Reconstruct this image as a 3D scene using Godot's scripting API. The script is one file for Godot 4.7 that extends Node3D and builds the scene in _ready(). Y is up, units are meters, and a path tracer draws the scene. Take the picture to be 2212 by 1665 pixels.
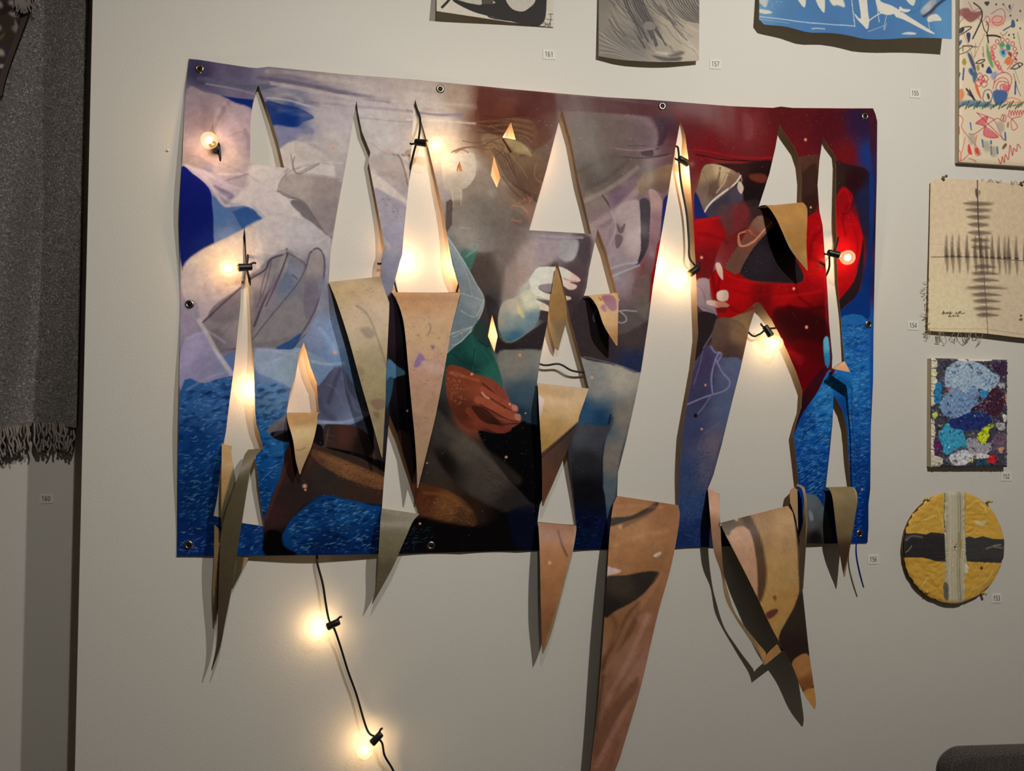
extends Node3D
# A gallery wall: a cut-open photographic banner with a string of lights behind it, small works around it,
# a woollen throw on the recessed wall at the left and a chair in front of the wall at the lower right.
# at(x, y, z) gives the point at distance z in front of the wall that the camera sees at pixel x, y.

const FOCAL := 1650.0
var eye_basis: Basis
var eye: Vector3
var mat := {}
var rows := []
var noise := FastNoiseLite.new()
var names := {}

func at(x: float, y: float, z: float) -> Vector3:
	var d := eye_basis * Vector3((x - 1106.0) / FOCAL, -(y - 832.5) / FOCAL, -1.0)
	return eye + d * ((z - eye.z) / d.z)

# ---------------------------------------------------------------- nodes
func numbered(called: String) -> String:
	names[called] = names.get(called, -1) + 1
	return called if names[called] == 0 else "%s_%03d" % [called, names[called]]

func tag(o: Node3D, label: String, category: String, group := "") -> Node3D:
	o.set_meta("label", label)
	o.set_meta("category", category)
	if group != "":
		o.set_meta("group", group)
	return o

func thing(called: String, where: Vector3, label: String, category: String, group := "") -> Node3D:
	var o := Node3D.new()
	o.name = numbered(called)
	add_child(o)
	o.position = where
	return tag(o, label, category, group)

func part(called: String, mesh: Mesh, m, parent: Node3D, where := Vector3.ZERO) -> MeshInstance3D:
	var o := MeshInstance3D.new()
	o.name = numbered(called) if parent == self else called
	o.mesh = mesh
	if m != null:
		o.material_override = m
	parent.add_child(o, true)
	o.position = where
	return o

func structure(called: String, mesh: Mesh, m: Material, where: Vector3) -> MeshInstance3D:
	var o := part(called, mesh, m, self, where)
	o.set_meta("kind", "structure")
	return o

func material(col: Color, rough: float, metal := 0.0) -> StandardMaterial3D:
	var m := StandardMaterial3D.new()
	m.albedo_color = col
	m.roughness = rough
	m.metallic = metal
	return m

func box(size: Vector3) -> BoxMesh:
	var b := BoxMesh.new()
	b.size = size
	return b

# ---------------------------------------------------------------- mesh helpers
func catmull(q: PackedVector2Array, steps: int, closed: bool) -> PackedVector2Array:
	var out := PackedVector2Array()
	var n := q.size()
	for i in (n if closed else n - 1):
		var a := q[(i - 1 + n) % n] if closed else q[maxi(i - 1, 0)]
		var d := q[(i + 2) % n] if closed else q[mini(i + 2, n - 1)]
		for k in steps:
			out.append(q[i].cubic_interpolate(q[(i + 1) % n], a, d, float(k) / steps))
	if not closed:
		out.append(q[n - 1])
	return out

func pairs(a: Array) -> PackedVector2Array:
	var q := PackedVector2Array()
	for i in range(0, a.size(), 2):
		q.append(Vector2(a[i], a[i + 1]))
	return q

func even(q: PackedVector2Array, n: int) -> PackedVector2Array:
	# n + 1 points at equal lengths along a smooth curve through q
	var c := catmull(q, 8, false)
	var acc := PackedFloat32Array([0.0])
	for i in c.size() - 1:
		acc.append(acc[i] + c[i].distance_to(c[i + 1]))
	var out := PackedVector2Array()
	var j := 0
	for i in n + 1:
		var want := acc[acc.size() - 1] * i / n
		while j < acc.size() - 2 and acc[j + 1] < want:
			j += 1
		var w := acc[j + 1] - acc[j]
		out.append(c[j].lerp(c[j + 1], clampf((want - acc[j]) / w, 0, 1) if w > 0 else 0.0))
	return out

func along(a: Array, t: float) -> float:
	var f := t * (a.size() - 1)
	var i := mini(int(f), a.size() - 2)
	return cubic_interpolate(a[i], a[i + 1], a[maxi(i - 1, 0)], a[mini(i + 2, a.size() - 1)], f - i)

func surface_of(mesh: ArrayMesh, v: PackedVector3Array, nn: PackedVector3Array, uv: PackedVector2Array, ix: PackedInt32Array, m) -> void:
	var a := []
	a.resize(Mesh.ARRAY_MAX)
	a[Mesh.ARRAY_VERTEX] = v
	a[Mesh.ARRAY_NORMAL] = nn
	a[Mesh.ARRAY_TEX_UV] = uv
	a[Mesh.ARRAY_INDEX] = ix
	mesh.add_surface_from_arrays(Mesh.PRIMITIVE_TRIANGLES, a)
	if m != null:
		mesh.surface_set_material(mesh.get_surface_count() - 1, m)

# a sheet of some thickness from a grid of points: rows g[i][j], left to right as seen, top to bottom
func slab(g: Array, uvs: Array, thick: float, front, back) -> ArrayMesh:
	var mesh := ArrayMesh.new()
	var nr := g.size()
	var nc: int = g[0].size()
	var v := PackedVector3Array()
	var nn := PackedVector3Array()
	var uv := PackedVector2Array()
	var last := Vector3(0, 0, 1)
	for i in nr:
		for j in nc:
			var dx: Vector3 = g[i][mini(j + 1, nc - 1)] - g[i][maxi(j - 1, 0)]
			var dy: Vector3 = g[mini(i + 1, nr - 1)][j] - g[maxi(i - 1, 0)][j]
			var nrm := dy.cross(dx)
			nrm = nrm.normalized() if nrm.length() > 1e-10 else last
			last = nrm
			v.append(g[i][j])
			nn.append(nrm)
			uv.append(uvs[i][j])
	var ix := PackedInt32Array()
	var rx := PackedInt32Array()
	for i in nr - 1:
		for j in nc - 1:
			var a := i * nc + j
			ix.append_array([a, a + 1, a + nc + 1, a, a + nc + 1, a + nc])
			rx.append_array([a, a + nc + 1, a + 1, a, a + nc, a + nc + 1])
	surface_of(mesh, v, nn, uv, ix, front)
	var v2 := PackedVector3Array()
	var n2 := PackedVector3Array()
	for i in v.size():
		v2.append(v[i] - nn[i] * thick)
		n2.append(-nn[i])
	surface_of(mesh, v2, n2, uv, rx, back)
	var loop := PackedInt32Array()
	for j in nc: loop.append(j)
	for i in range(1, nr): loop.append(i * nc + nc - 1)
	for j in range(nc - 2, -1, -1): loop.append((nr - 1) * nc + j)
	for i in range(nr - 2, 0, -1): loop.append(i * nc)
	var e := PackedVector3Array()
	var en := PackedVector3Array()
	var eu := PackedVector2Array()
	var ei := PackedInt32Array()
	for k in loop.size():
		var a := loop[k]
		var b := loop[(k + 1) % loop.size()]
		var out := (v[b] - v[a]).cross(nn[a]).normalized()
		for t in [v[a], v[b], v2[b], v2[a]]: e.append(t); en.append(out)
		for t in [uv[a], uv[b], uv[b], uv[a]]: eu.append(t)
		ei.append_array([4 * k, 4 * k + 2, 4 * k + 1, 4 * k, 4 * k + 3, 4 * k + 2])
	surface_of(mesh, e, en, eu, ei, front)
	return mesh

func tube(path: PackedVector3Array, r: float, sides := 8, taper := 1.0) -> ArrayMesh:
	var v := PackedVector3Array()
	var nn := PackedVector3Array()
	var uv := PackedVector2Array()
	var ix := PackedInt32Array()
	var up := Vector3(0.3, 0.2, 0.9).normalized()
	for i in path.size():
		var t := (path[mini(i + 1, path.size() - 1)] - path[maxi(i - 1, 0)]).normalized()
		var s := t.cross(up)
		s = s.normalized() if s.length() > 0.05 else t.cross(Vector3.RIGHT).normalized()
		up = s.cross(t).normalized()
		var rr := r * lerpf(1.0, taper, float(i) / (path.size() - 1))
		for k in sides:
			var a := TAU * k / sides
			var d := s * cos(a) + up * sin(a)
			v.append(path[i] + d * rr)
			nn.append(d)
			uv.append(Vector2(float(k) / sides, i))
			if i < path.size() - 1:
				var p0 := i * sides + k
				var p1 := i * sides + (k + 1) % sides
				ix.append_array([p0, p1, p1 + sides, p0, p1 + sides, p0 + sides])
	for cap in [0, path.size() - 1]:
		for k in range(1, sides - 1):
			ix.append_array([cap * sides, cap * sides + k, cap * sides + k + 1])
	var mesh := ArrayMesh.new()
	surface_of(mesh, v, nn, uv, ix, null)
	return mesh

func curve3(pts: Array, steps: int) -> PackedVector3Array:
	var out := PackedVector3Array()
	for i in pts.size() - 1:
		for k in steps:
			out.append(pts[i].cubic_interpolate(pts[i + 1], pts[maxi(i - 1, 0)], pts[mini(i + 2, pts.size() - 1)], float(k) / steps))
	out.append(pts[pts.size() - 1])
	return out

func lathe(profile: Array, sides := 24) -> ArrayMesh:
	# [radius, height] pairs round the y axis
	var st := SurfaceTool.new()
	st.begin(Mesh.PRIMITIVE_TRIANGLES)
	st.set_smooth_group(0)
	for i in profile.size() - 1:
		for k in sides:
			var a0 := TAU * k / sides
			var a1 := TAU * (k + 1) / sides
			var q := [Vector3(cos(a0) * profile[i][0], profile[i][1], sin(a0) * profile[i][0]), Vector3(cos(a1) * profile[i][0], profile[i][1], sin(a1) * profile[i][0]),
				Vector3(cos(a1) * profile[i + 1][0], profile[i + 1][1], sin(a1) * profile[i + 1][0]), Vector3(cos(a0) * profile[i + 1][0], profile[i + 1][1], sin(a0) * profile[i + 1][0])]
			for n in [0, 1, 2, 0, 2, 3]:
				st.add_vertex(q[n])
	st.index()
	st.generate_normals()
	return st.commit()

func turned(d: Vector3) -> Basis:
	# a basis whose y axis points along d
	var y := d.normalized()
	var x := y.cross(Vector3(0.13, 0.2, 0.97)).normalized()
	return Basis(x, y, x.cross(y))

# ---------------------------------------------------------------- print and paint: colour textures laid out on the wall's own plane
func sheet(x0: float, y0: float, x1: float, y1: float, w: int, z: float) -> Dictionary:
	var c := [at(x0, y0, z), at(x1, y0, z), at(x0, y1, z), at(x1, y1, z)]
	var l := minf(c[0].x, c[2].x)
	var t := maxf(c[0].y, c[1].y)
	var wide := maxf(c[1].x, c[3].x) - l
	var high := t - minf(c[2].y, c[3].y)
	var k := w / wide
	var im := Image.create_empty(w, ceili(high * k), false, Image.FORMAT_RGBA8)
	im.fill(Color(0.5, 0.5, 0.5))
	return {"im": im, "l": l, "t": t, "k": k, "z": z, "w": w, "h": im.get_height()}

func uv_of(s: Dictionary, p3: Vector3) -> Vector2:
	return Vector2((p3.x - s.l) * s.k / s.w, (s.t - p3.y) * s.k / s.h)

func tx(s: Dictionary, x: float, y: float) -> Vector2:
	var q := at(x, y, s.z)
	return Vector2((q.x - s.l) * s.k, (s.t - q.y) * s.k)

func texture_of(s: Dictionary) -> ImageTexture:
	return ImageTexture.create_from_image(s.im)

func p(s: Dictionary, pts: Array, col, feather := 2.0, op := 1.0, sharp := false) -> void:
	var q := PackedVector2Array()
	for i in range(0, pts.size(), 2):
		q.append(tx(s, pts[i], pts[i + 1]))
	paint(s, [q if sharp else catmull(q, 4, true)], col, feather, op)

func line(s: Dictionary, pts: Array, width: float, col, feather := 1.0, op := 1.0) -> void:
	var q := PackedVector2Array()
	for i in range(0, pts.size(), 2):
		q.append(tx(s, pts[i], pts[i + 1]))
	paint(s, Array(Geometry2D.offset_polyline(catmull(q, 5, false), maxf(width * 0.00059 * s.k, 0.6), Geometry2D.JOIN_ROUND, Geometry2D.END_ROUND)), col, feather, op)

func spans(mask: Image, loops: Array, ox: int, oy: int) -> void:
	var ends := PackedVector2Array()
	for q in loops:
		for i in q.size():
			ends.append(q[i])
			ends.append(q[(i + 1) % q.size()])
	var w := mask.get_width()
	for row in mask.get_height():
		var y := oy + row + 0.5
		var xs := PackedFloat32Array()
		for i in range(0, ends.size(), 2):
			var a := ends[i]
			var b := ends[i + 1]
			if (a.y <= y) != (b.y <= y):
				xs.append(a.x + (y - a.y) / (b.y - a.y) * (b.x - a.x))
		xs.sort()
		for i in range(0, xs.size() - 1, 2):
			var l := clampi(roundi(xs[i]) - ox, 0, w)
			var r := clampi(roundi(xs[i + 1]) - ox, 0, w)
			if r > l:
				mask.fill_rect(Rect2i(l, row, r - l, 1), Color.WHITE)

func paint(s: Dictionary, loops: Array, col, feather: float, op: float) -> void:
	if loops.is_empty():
		return
	var n := clampi(roundi(log(maxf(feather, 1.0) * s.k * 0.00118 * 0.9) / log(2.0)), 1, 5)
	var step := 1 << n
	var lo: Vector2 = loops[0][0]
	var hi := lo
	for q in loops:
		for v in q:
			lo = lo.min(v)
			hi = hi.max(v)
	var ox := maxi(floori(lo.x) - 2 * step, -2 * step)
	var oy := maxi(floori(lo.y) - 2 * step, -2 * step)
	var w: int = ceili((mini(ceili(hi.x), s.w) + 2.0 * step - ox) / step) * step
	var h: int = ceili((mini(ceili(hi.y), s.h) + 2.0 * step - oy) / step) * step
	if w <= 0 or h <= 0:
		return
	var mask := Image.create_empty(w, h, false, Image.FORMAT_L8)
	spans(mask, loops, ox, oy)
	for i in n:
		mask.shrink_x2()
	mask.resize(w, h, Image.INTERPOLATE_BILINEAR)
	var color: Image
	if col is String or col.size() == 3:
		color = Image.create_empty(w, h, false, Image.FORMAT_RGBA8)
		color.fill(tone(col))
	else:
		color = Image.create_empty(24, 24, false, Image.FORMAT_RGBA8)
		var spots := PackedVector2Array()
		var tones := PackedColorArray()
		for i in range(0, col.size(), 5):  # x, y, red, green, blue
			spots.append((tx(s, col[i], col[i + 1]) - Vector2(ox, oy)) / Vector2(w, h) * 24.0)
			tones.append(Color8(col[i + 2], col[i + 3], col[i + 4]))
		blend_spots(color, spots, tones, Vector2(w, h) / maxf(w, h))
		color.resize(w, h, Image.INTERPOLATE_CUBIC)
	var cd := color.get_data()
	var md := mask.get_data()
	var k := roundi(op * 256.0)
	for i in md.size():
		cd[4 * i + 3] = (md[i] * k) >> 8
	s.im.blend_rect(Image.create_from_data(w, h, false, Image.FORMAT_RGBA8, cd), Rect2i(0, 0, w, h), Vector2i(ox, oy))

func blend_spots(im: Image, spots: PackedVector2Array, tones: PackedColorArray, shape: Vector2) -> void:
	for y in im.get_height():
		for x in im.get_width():
			var c := Color(0, 0, 0, 0)
			var sum := 0.0
			for i in spots.size():
				var d := (Vector2(x + 0.5, y + 0.5) - spots[i]) * shape
				var wt := 1.0 / pow(d.length_squared() + 0.3, 1.6)
				c += tones[i] * wt
				sum += wt
			im.set_pixel(x, y, Color(c.r / sum, c.g / sum, c.b / sum))

func wash_row(y: float, row: Array) -> void:
	for i in range(0, row.size(), 4):  # x, red, green, blue
		rows.append([row[i], y, Color8(row[i + 1], row[i + 2], row[i + 3])])

func wash(s: Dictionary) -> void:
	var im := Image.create_empty(96, 66, false, Image.FORMAT_RGBA8)
	var spots := PackedVector2Array()
	var tones := PackedColorArray()
	for r in rows:
		var t := tx(s, r[0], r[1])
		spots.append(Vector2(t.x / s.w * 96.0, t.y / s.h * 66.0))
		tones.append(r[2])
	blend_spots(im, spots, tones, Vector2.ONE)
	im.resize(s.w, s.h, Image.INTERPOLATE_CUBIC)
	s.im.copy_from(im)

func stamp(length: float, width: float, angle: float, col: Color, op: float, bend := 0.0) -> Image:
	var n := ceili(length) + 4
	var im := Image.create_empty(n, n, false, Image.FORMAT_RGBA8)
	var c := Vector2(n, n) * 0.5
	for y in n:
		for x in n:
			var d := (Vector2(x + 0.5, y + 0.5) - c).rotated(-angle)
			var u := d.x / (length * 0.5)
			var v := (d.y - bend * (u * u - 0.4)) / (width * 0.5)
			var a := clampf(1.6 * (1.0 - sqrt(u * u + v * v)), 0.0, 1.0)
			im.set_pixel(x, y, Color(col.r, col.g, col.b, a * op))
	return im

func scatter(s: Dictionary, poly: Array, count: int, stamps: Array, rng: RandomNumberGenerator) -> void:
	var q := PackedVector2Array()
	for i in range(0, poly.size(), 2):
		q.append(tx(s, poly[i], poly[i + 1]))
	var lo := q[0]
	var hi := q[0]
	for v in q:
		lo = lo.min(v)
		hi = hi.max(v)
	var done := 0
	var tries := 0
	while done < count and tries < count * 12:
		tries += 1
		var c := Vector2(rng.randf_range(lo.x, hi.x), rng.randf_range(lo.y, hi.y))
		if Geometry2D.is_point_in_polygon(c, q):
			var im: Image = stamps[rng.randi() % stamps.size()]
			s.im.blend_rect(im, Rect2i(Vector2i.ZERO, im.get_size()), Vector2i(c) - im.get_size() / 2)
			done += 1

func random(seed_: int) -> RandomNumberGenerator:
	var r := RandomNumberGenerator.new()
	r.seed = seed_
	return r

func ripples(s: Dictionary, poly: Array, count: int, seed_: int, light: String, dark: String) -> void:
	var rng := random(seed_)
	var st := []
	for i in 16:
		st.append(stamp(rng.randf_range(16, 36), rng.randf_range(8, 14), rng.randf_range(-0.7, 0.25), Color(dark), rng.randf_range(0.2, 0.45), rng.randf_range(-4, 4)))
	for i in 48:
		st.append(stamp(rng.randf_range(8, 26), rng.randf_range(2.0, 4.6), rng.randf_range(-0.8, 0.2), Color(light), rng.randf_range(0.15, 0.75), rng.randf_range(-4, 4)))
	scatter(s, poly, count * 2, st, rng)

func hairs(s: Dictionary, poly: Array, count: int, length: float, col: String, op: float) -> void:
	var rng := random(count * 7 + int(length))
	var st := []
	for i in 20:
		st.append(stamp(rng.randf_range(0.6, 1.4) * length, rng.randf_range(1.4, 2.6), rng.randf_range(-0.9, 0.4), Color(col), op, rng.randf_range(-1, 1)))
	scatter(s, poly, count, st, rng)

func blots(s: Dictionary, poly: Array, count: int, size: float, seed_: int, col: String, op: float) -> void:
	var rng := random(seed_)
	var st := []
	for i in 20:
		var r: float = rng.randf_range(0.5, 1.6) * size * s.k * 0.00118 * 1.6
		st.append(stamp(r * 1.4, r * rng.randf_range(0.5, 1.1), rng.randf_range(-1.5, 1.5), Color(col), op * rng.randf_range(0.5, 1.0), rng.randf_range(-1, 1) * r * 0.2))
	scatter(s, poly, count, st, rng)

func specks(s: Dictionary, poly: Array, count: int, seed_: int, col: String, op: float) -> void:
	var rng := random(seed_)
	var st := []
	for i in 16:
		var r := rng.randf_range(1.4, 2.2) if i < 13 else rng.randf_range(2.4, 3.8)
		st.append(stamp(r, r, 0.0, Color(col), op * rng.randf_range(0.4, 1.0)))
	scatter(s, poly, count, st, rng)

func tone(col) -> Color:
	return Color(col) if col is String else Color8(col[0], col[1], col[2])

func dot(s: Dictionary, x: float, y: float, r: float, col) -> void:
	var im := stamp(r * 2.6 * s.k * 0.00118, r * 2.6 * s.k * 0.00118, 0.0, tone(col), 1.0)
	s.im.blend_rect(im, Rect2i(Vector2i.ZERO, im.get_size()), Vector2i(tx(s, x, y)) - im.get_size() / 2)

func scallops(s: Dictionary, pts: Array, col: String) -> void:
	for v in even(pairs(pts), 20):
		dot(s, v.x, v.y, 3.0, col)

func grain(s: Dictionary, seed_: int, amount: float) -> void:
	var f := FastNoiseLite.new()
	f.seed = seed_
	f.frequency = 0.03
	f.fractal_octaves = 5
	f.fractal_gain = 0.75
	var nd := f.get_image(s.w, s.h).get_data()
	var d: PackedByteArray = s.im.get_data()
	var k := roundi(amount * 4 * 256)
	for i in nd.size():
		var m := 256 + (((nd[i] - 128) * k) >> 7)
		for c in 3:
			d[4 * i + c] = mini((d[4 * i + c] * m) >> 8, 255)
	s.im = Image.create_from_data(s.w, s.h, false, Image.FORMAT_RGBA8, d)

func swirl(s: Dictionary) -> void:
	# brushed arcs of black ink on the grey sheet
	var rng := random(5)
	for i in 110:
		var x := rng.randf_range(1285, 1500)
		var y := rng.randf_range(-180, 110)
		var l := rng.randf_range(15, 70)
		var c := "2c2622" if rng.randf() < 0.6 else "e0d6c4"
		line(s, [x, y, x + l * 0.35, y + l * 0.6, x + l * 0.9, y + l], rng.randf_range(1, 3), c, 2.0, rng.randf_range(0.15, 0.4))
	for i in 9:
		var x := 1348.0 + i * 5.0
		line(s, [x - 40, -160, x - 10, -40, x, 0, x + 12, 30, x + 26, 56, x + 42 + rng.randf_range(-6, 10), 84 + rng.randf_range(-8, 20)], rng.randf_range(1.4, 4.0), "171311", 1.0, 0.9)
	for i in 12:
		var x := 1440.0 + i * 6.0
		line(s, [x - 20, -60, x, 0, x + 18, 26, x + 46, 46 + i], rng.randf_range(1.0, 2.4), "171311", 1.0, 0.85)
	for i in 60:
		var x := rng.randf_range(1290, 1450)
		var y := rng.randf_range(-60, 70)
		line(s, [x, y, x + 14, y + 22, x + 34, y + 40], rng.randf_range(1.0, 2.2), "231e1b", 1.0, rng.randf_range(0.3, 0.7))
	for i in 10:
		line(s, [1290, 60 + i * 6, 1330, 92 + i * 3, 1370, 118 + i * 2, 1400, 130 + i], 1.6, "e0d6c4" if i % 2 else "2c2622", 1.0, 0.35)
	line(s, [1377, 80, 1386, 96, 1391, 106], 4.0, "120f0e", 1.0, 1.0)

# ---------------------------------------------------------------- the banner
const GROMMETS := [431, 148, 951, 192, 1431, 229, 1869, 251, 409, 657, 1877, 700, 407, 1177, 931, 1178, 1857, 1153]
const OUTLINE := [408, 127, 430, 129, 480, 137, 540, 146, 556, 147, 580, 144, 650, 151, 740, 160, 900, 172, 1000, 182, 1100, 192, 1200, 201, 1310, 210, 1400, 215, 1462, 220, 1575, 229, 1669, 233, 1687, 230, 1712, 233, 1825, 234, 1886, 234,
	1891, 246, 1895, 262, 1894, 387, 1889, 606, 1887, 720, 1886, 823, 1881, 932, 1880, 1057, 1876, 1089, 1876, 1140, 1874, 1172, 1780, 1174, 1745, 1173, 1640, 1177, 1535, 1181, 1440, 1184, 1310, 1186, 1250, 1187, 1080, 1190, 931, 1194, 858, 1196, 680, 1199, 560, 1200, 474, 1201, 382, 1201,
	383, 1090, 387, 830, 390, 650, 389, 573, 387, 470, 388, 436, 394, 340, 400, 189]
const CUTS := [
	[459, 268, 464, 284, 471, 304, 477, 315, 471, 336, 462, 324, 452, 312],
	[557, 183, 568, 210, 585, 256, 600, 305, 614, 362, 602, 361, 540, 353, 541, 260, 546, 222],
	[770, 217, 773, 241, 782, 285, 800, 329, 796, 349, 810, 421, 820, 474, 831, 532, 826, 548, 822, 597, 766, 603, 710, 609, 714, 542, 731, 438, 743, 373, 758, 289, 767, 233],
	[897, 215, 909, 258, 920, 297, 926, 323, 940, 381, 955, 446, 973, 550, 977, 570, 995, 631, 920, 632, 846, 631, 864, 565, 869, 550, 872, 505, 878, 446, 884, 386, 886, 357, 891, 285, 893, 232],
	[1104, 264, 1114, 302, 1085, 297],
	[1067, 336, 1081, 384, 1073, 405, 1060, 378],
	[993, 348, 999, 370, 986, 371, 988, 358],
	[1214, 236, 1233, 301, 1250, 392, 1262, 440, 1277, 505, 1210, 501, 1143, 497, 1180, 368],
	[1291, 494, 1307, 536, 1316, 570, 1329, 618, 1332, 632, 1295, 636, 1261, 639, 1267, 620, 1273, 579, 1285, 524],
	[1203, 562, 1213, 598, 1224, 649, 1230, 683, 1239, 716, 1256, 776, 1272, 839, 1216, 833, 1160, 827, 1167, 776, 1182, 699, 1187, 656, 1194, 615],
	[1226, 965, 1230, 1000, 1237, 1054, 1245, 1134, 1203, 1131, 1161, 1127, 1166, 1090, 1190, 1040, 1212, 990],
	[1470, 260, 1480, 290, 1487, 340, 1492, 400, 1497, 470, 1502, 560, 1505, 640, 1508, 720, 1501, 780, 1488, 850, 1474, 930, 1468, 1010, 1465, 1091, 1400, 1081, 1333, 1071, 1335, 1020, 1353, 950, 1375, 850, 1385, 800, 1400, 700, 1410, 620, 1425, 530, 1442, 430, 1457, 330],
	[1636, 654, 1650, 667, 1666, 689, 1681, 717, 1700, 757, 1719, 801, 1733, 842, 1731, 879, 1721, 910, 1714, 936, 1719, 982, 1725, 1045, 1708, 1060, 1704, 1096, 1556, 1136, 1540, 1100, 1530, 1053, 1541, 1026, 1559, 960, 1581, 870, 1600, 795, 1619, 707],
	[1684, 267, 1695, 287, 1719, 322, 1728, 350, 1732, 387, 1731, 438, 1639, 446, 1662, 375, 1675, 319],
	[1778, 295, 1787, 312, 1803, 334, 1806, 356, 1806, 481, 1808, 528, 1809, 606, 1816, 685, 1820, 739, 1824, 780, 1812, 786, 1797, 796, 1798, 770, 1791, 698, 1787, 622, 1780, 528, 1777, 487, 1770, 456, 1766, 400, 1770, 347],
	[1801, 853, 1819, 886, 1828, 917, 1831, 948, 1833, 995, 1837, 1052, 1784, 1052, 1792, 979, 1798, 917],
	[528, 489, 530, 506, 533, 566, 533, 588, 538, 621, 541, 657, 544, 722, 549, 806, 551, 886, 554, 917, 561, 939, 569, 968, 552, 985, 557, 1042, 563, 1083, 572, 1137, 521, 1129, 461, 1114, 470, 1070, 478, 1000, 482, 961, 488, 932, 496, 866, 506, 790, 513, 722, 519, 662, 521, 614, 525, 566, 525, 513],
	[656, 740, 661, 756, 670, 790, 684, 826, 687, 867, 690, 892, 655, 892, 619, 891, 626, 850, 638, 814, 646, 766],
	[841, 896, 858, 937, 884, 1023, 906, 1110, 866, 1104, 825, 1098, 829, 1042, 837, 946],
	[1063, 679, 1075, 726, 1068, 760, 1054, 726],
]
var pins := PackedVector2Array()
var held := PackedVector2Array()  # where the lower edge rests on the wall
var bumps := PackedVector2Array()  # where a hidden bulb pushes the print out

func lift(x: float, y: float) -> float:
	# how far the banner stands off the wall: held close at the grommets, bellying out between them
	var d := 9.0
	for g in pins + held:
		d = minf(d, Vector2(x, y).distance_to(g))
	var f := 1.0 - exp(-d * d / 0.03)
	var z := 0.004 + f * (0.023 + 0.008 * noise.get_noise_2d(x * 26.0, y * 17.0))
	for b in bumps:
		z = maxf(z, z + (0.046 - z) * exp(-Vector2(x, y).distance_squared_to(b) / 0.0045))
	return z

func on_banner(x: float, y: float, ahead := 0.0) -> Vector3:
	var v := at(x, y, 0.03)
	for i in 4:
		v = at(x, y, lift(v.x, v.y) + ahead)
	return v

func flat_loop(a: Array) -> PackedVector2Array:
	var out := PackedVector2Array()
	var q := pairs(a)
	for i in q.size():
		var b := q[(i + 1) % q.size()]
		var n := maxi(1, int(q[i].distance_to(b) / 12.0))
		for k in n:
			var m := q[i].lerp(b, float(k) / n)
			var v := on_banner(m.x, m.y)
			out.append(Vector2(v.x, v.y))
	return out

func banner_mesh(s: Dictionary, front: Material, back: Material) -> ArrayMesh:
	var edge := flat_loop(OUTLINE)
	var cuts := []
	var boxes := []
	for c in CUTS:
		var l := flat_loop(c)
		var r := Rect2(l[0], Vector2.ZERO)
		for v in l: r = r.expand(v)
		cuts.append(l)
		boxes.append(r)
	var all := Rect2(edge[0], Vector2.ZERO)
	for v in edge: all = all.expand(v)
	var inner := Rect2(all.position + Vector2(0.09, 0.12), all.size - Vector2(0.18, 0.28))
	var v3 := PackedVector3Array()
	var nn := PackedVector3Array()
	var uv := PackedVector2Array()
	var ix := PackedInt32Array()
	var cw := 0.0125
	var ch := 0.025
	for i in ceili(all.size.x / cw):
		for j in ceili(all.size.y / ch):
			var o := all.position + Vector2(i * cw, j * ch)
			var cell := Rect2(o, Vector2(cw, ch))
			var polys := [PackedVector2Array([o, o + Vector2(cw, 0), o + Vector2(cw, ch), o + Vector2(0, ch)])]
			if not inner.encloses(cell):
				polys = Array(Geometry2D.intersect_polygons(polys[0], edge))
			for k in cuts.size():
				if boxes[k].intersects(cell):
					var next := []
					for q in polys:
						next.append_array(Geometry2D.clip_polygons(q, cuts[k]))
					polys = next
			for q in polys:
				var tris := Geometry2D.triangulate_polygon(q)
				var b := v3.size()
				for v in q:
					var z := lift(v.x, v.y)
					var gx := (lift(v.x + 0.004, v.y) - lift(v.x - 0.004, v.y)) / 0.008
					var gy := (lift(v.x, v.y + 0.004) - lift(v.x, v.y - 0.004)) / 0.008
					v3.append(Vector3(v.x, v.y, z))
					nn.append(Vector3(-gx, -gy, 1).normalized())
					uv.append(uv_of(s, Vector3(v.x, v.y, 0)))
				for t in range(0, tris.size(), 3):
					var a: Vector2 = q[tris[t]]
					var turn: float = (q[tris[t + 1]] - a).cross(q[tris[t + 2]] - a)
					ix.append_array([b + tris[t], b + tris[t + 2], b + tris[t + 1]] if turn > 0 else [b + tris[t], b + tris[t + 1], b + tris[t + 2]])
	var mesh := ArrayMesh.new()
	surface_of(mesh, v3, nn, uv, ix, front)
	var v2 := PackedVector3Array()
	var n2 := PackedVector3Array()
	var r2 := PackedInt32Array()
	for i in v3.size():
		v2.append(v3[i] - Vector3(0, 0, 0.0009))
		n2.append(-nn[i])
	for t in range(0, ix.size(), 3):
		r2.append_array([ix[t], ix[t + 2], ix[t + 1]])
	surface_of(mesh, v2, n2, uv, r2, back)
	var e := PackedVector3Array()
	var en := PackedVector3Array()
	var eu := PackedVector2Array()
	var ei := PackedInt32Array()
	for l in [edge] + cuts:
		for i in l.size():
			var a: Vector2 = l[i]
			var c: Vector2 = l[(i + 1) % l.size()]
			var d := (c - a).orthogonal().normalized()
			var b := e.size()
			for q in [a, c]:
				var z := lift(q.x, q.y)
				for dz in [0.0, -0.0009]:
					e.append(Vector3(q.x, q.y, z + dz))
					en.append(Vector3(d.x, d.y, 0))
					eu.append(Vector2(0.5, 0.5))
			ei.append_array([b, b + 2, b + 3, b, b + 3, b + 1])
	surface_of(mesh, e, en, eu, ei, back)
	return mesh

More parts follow.
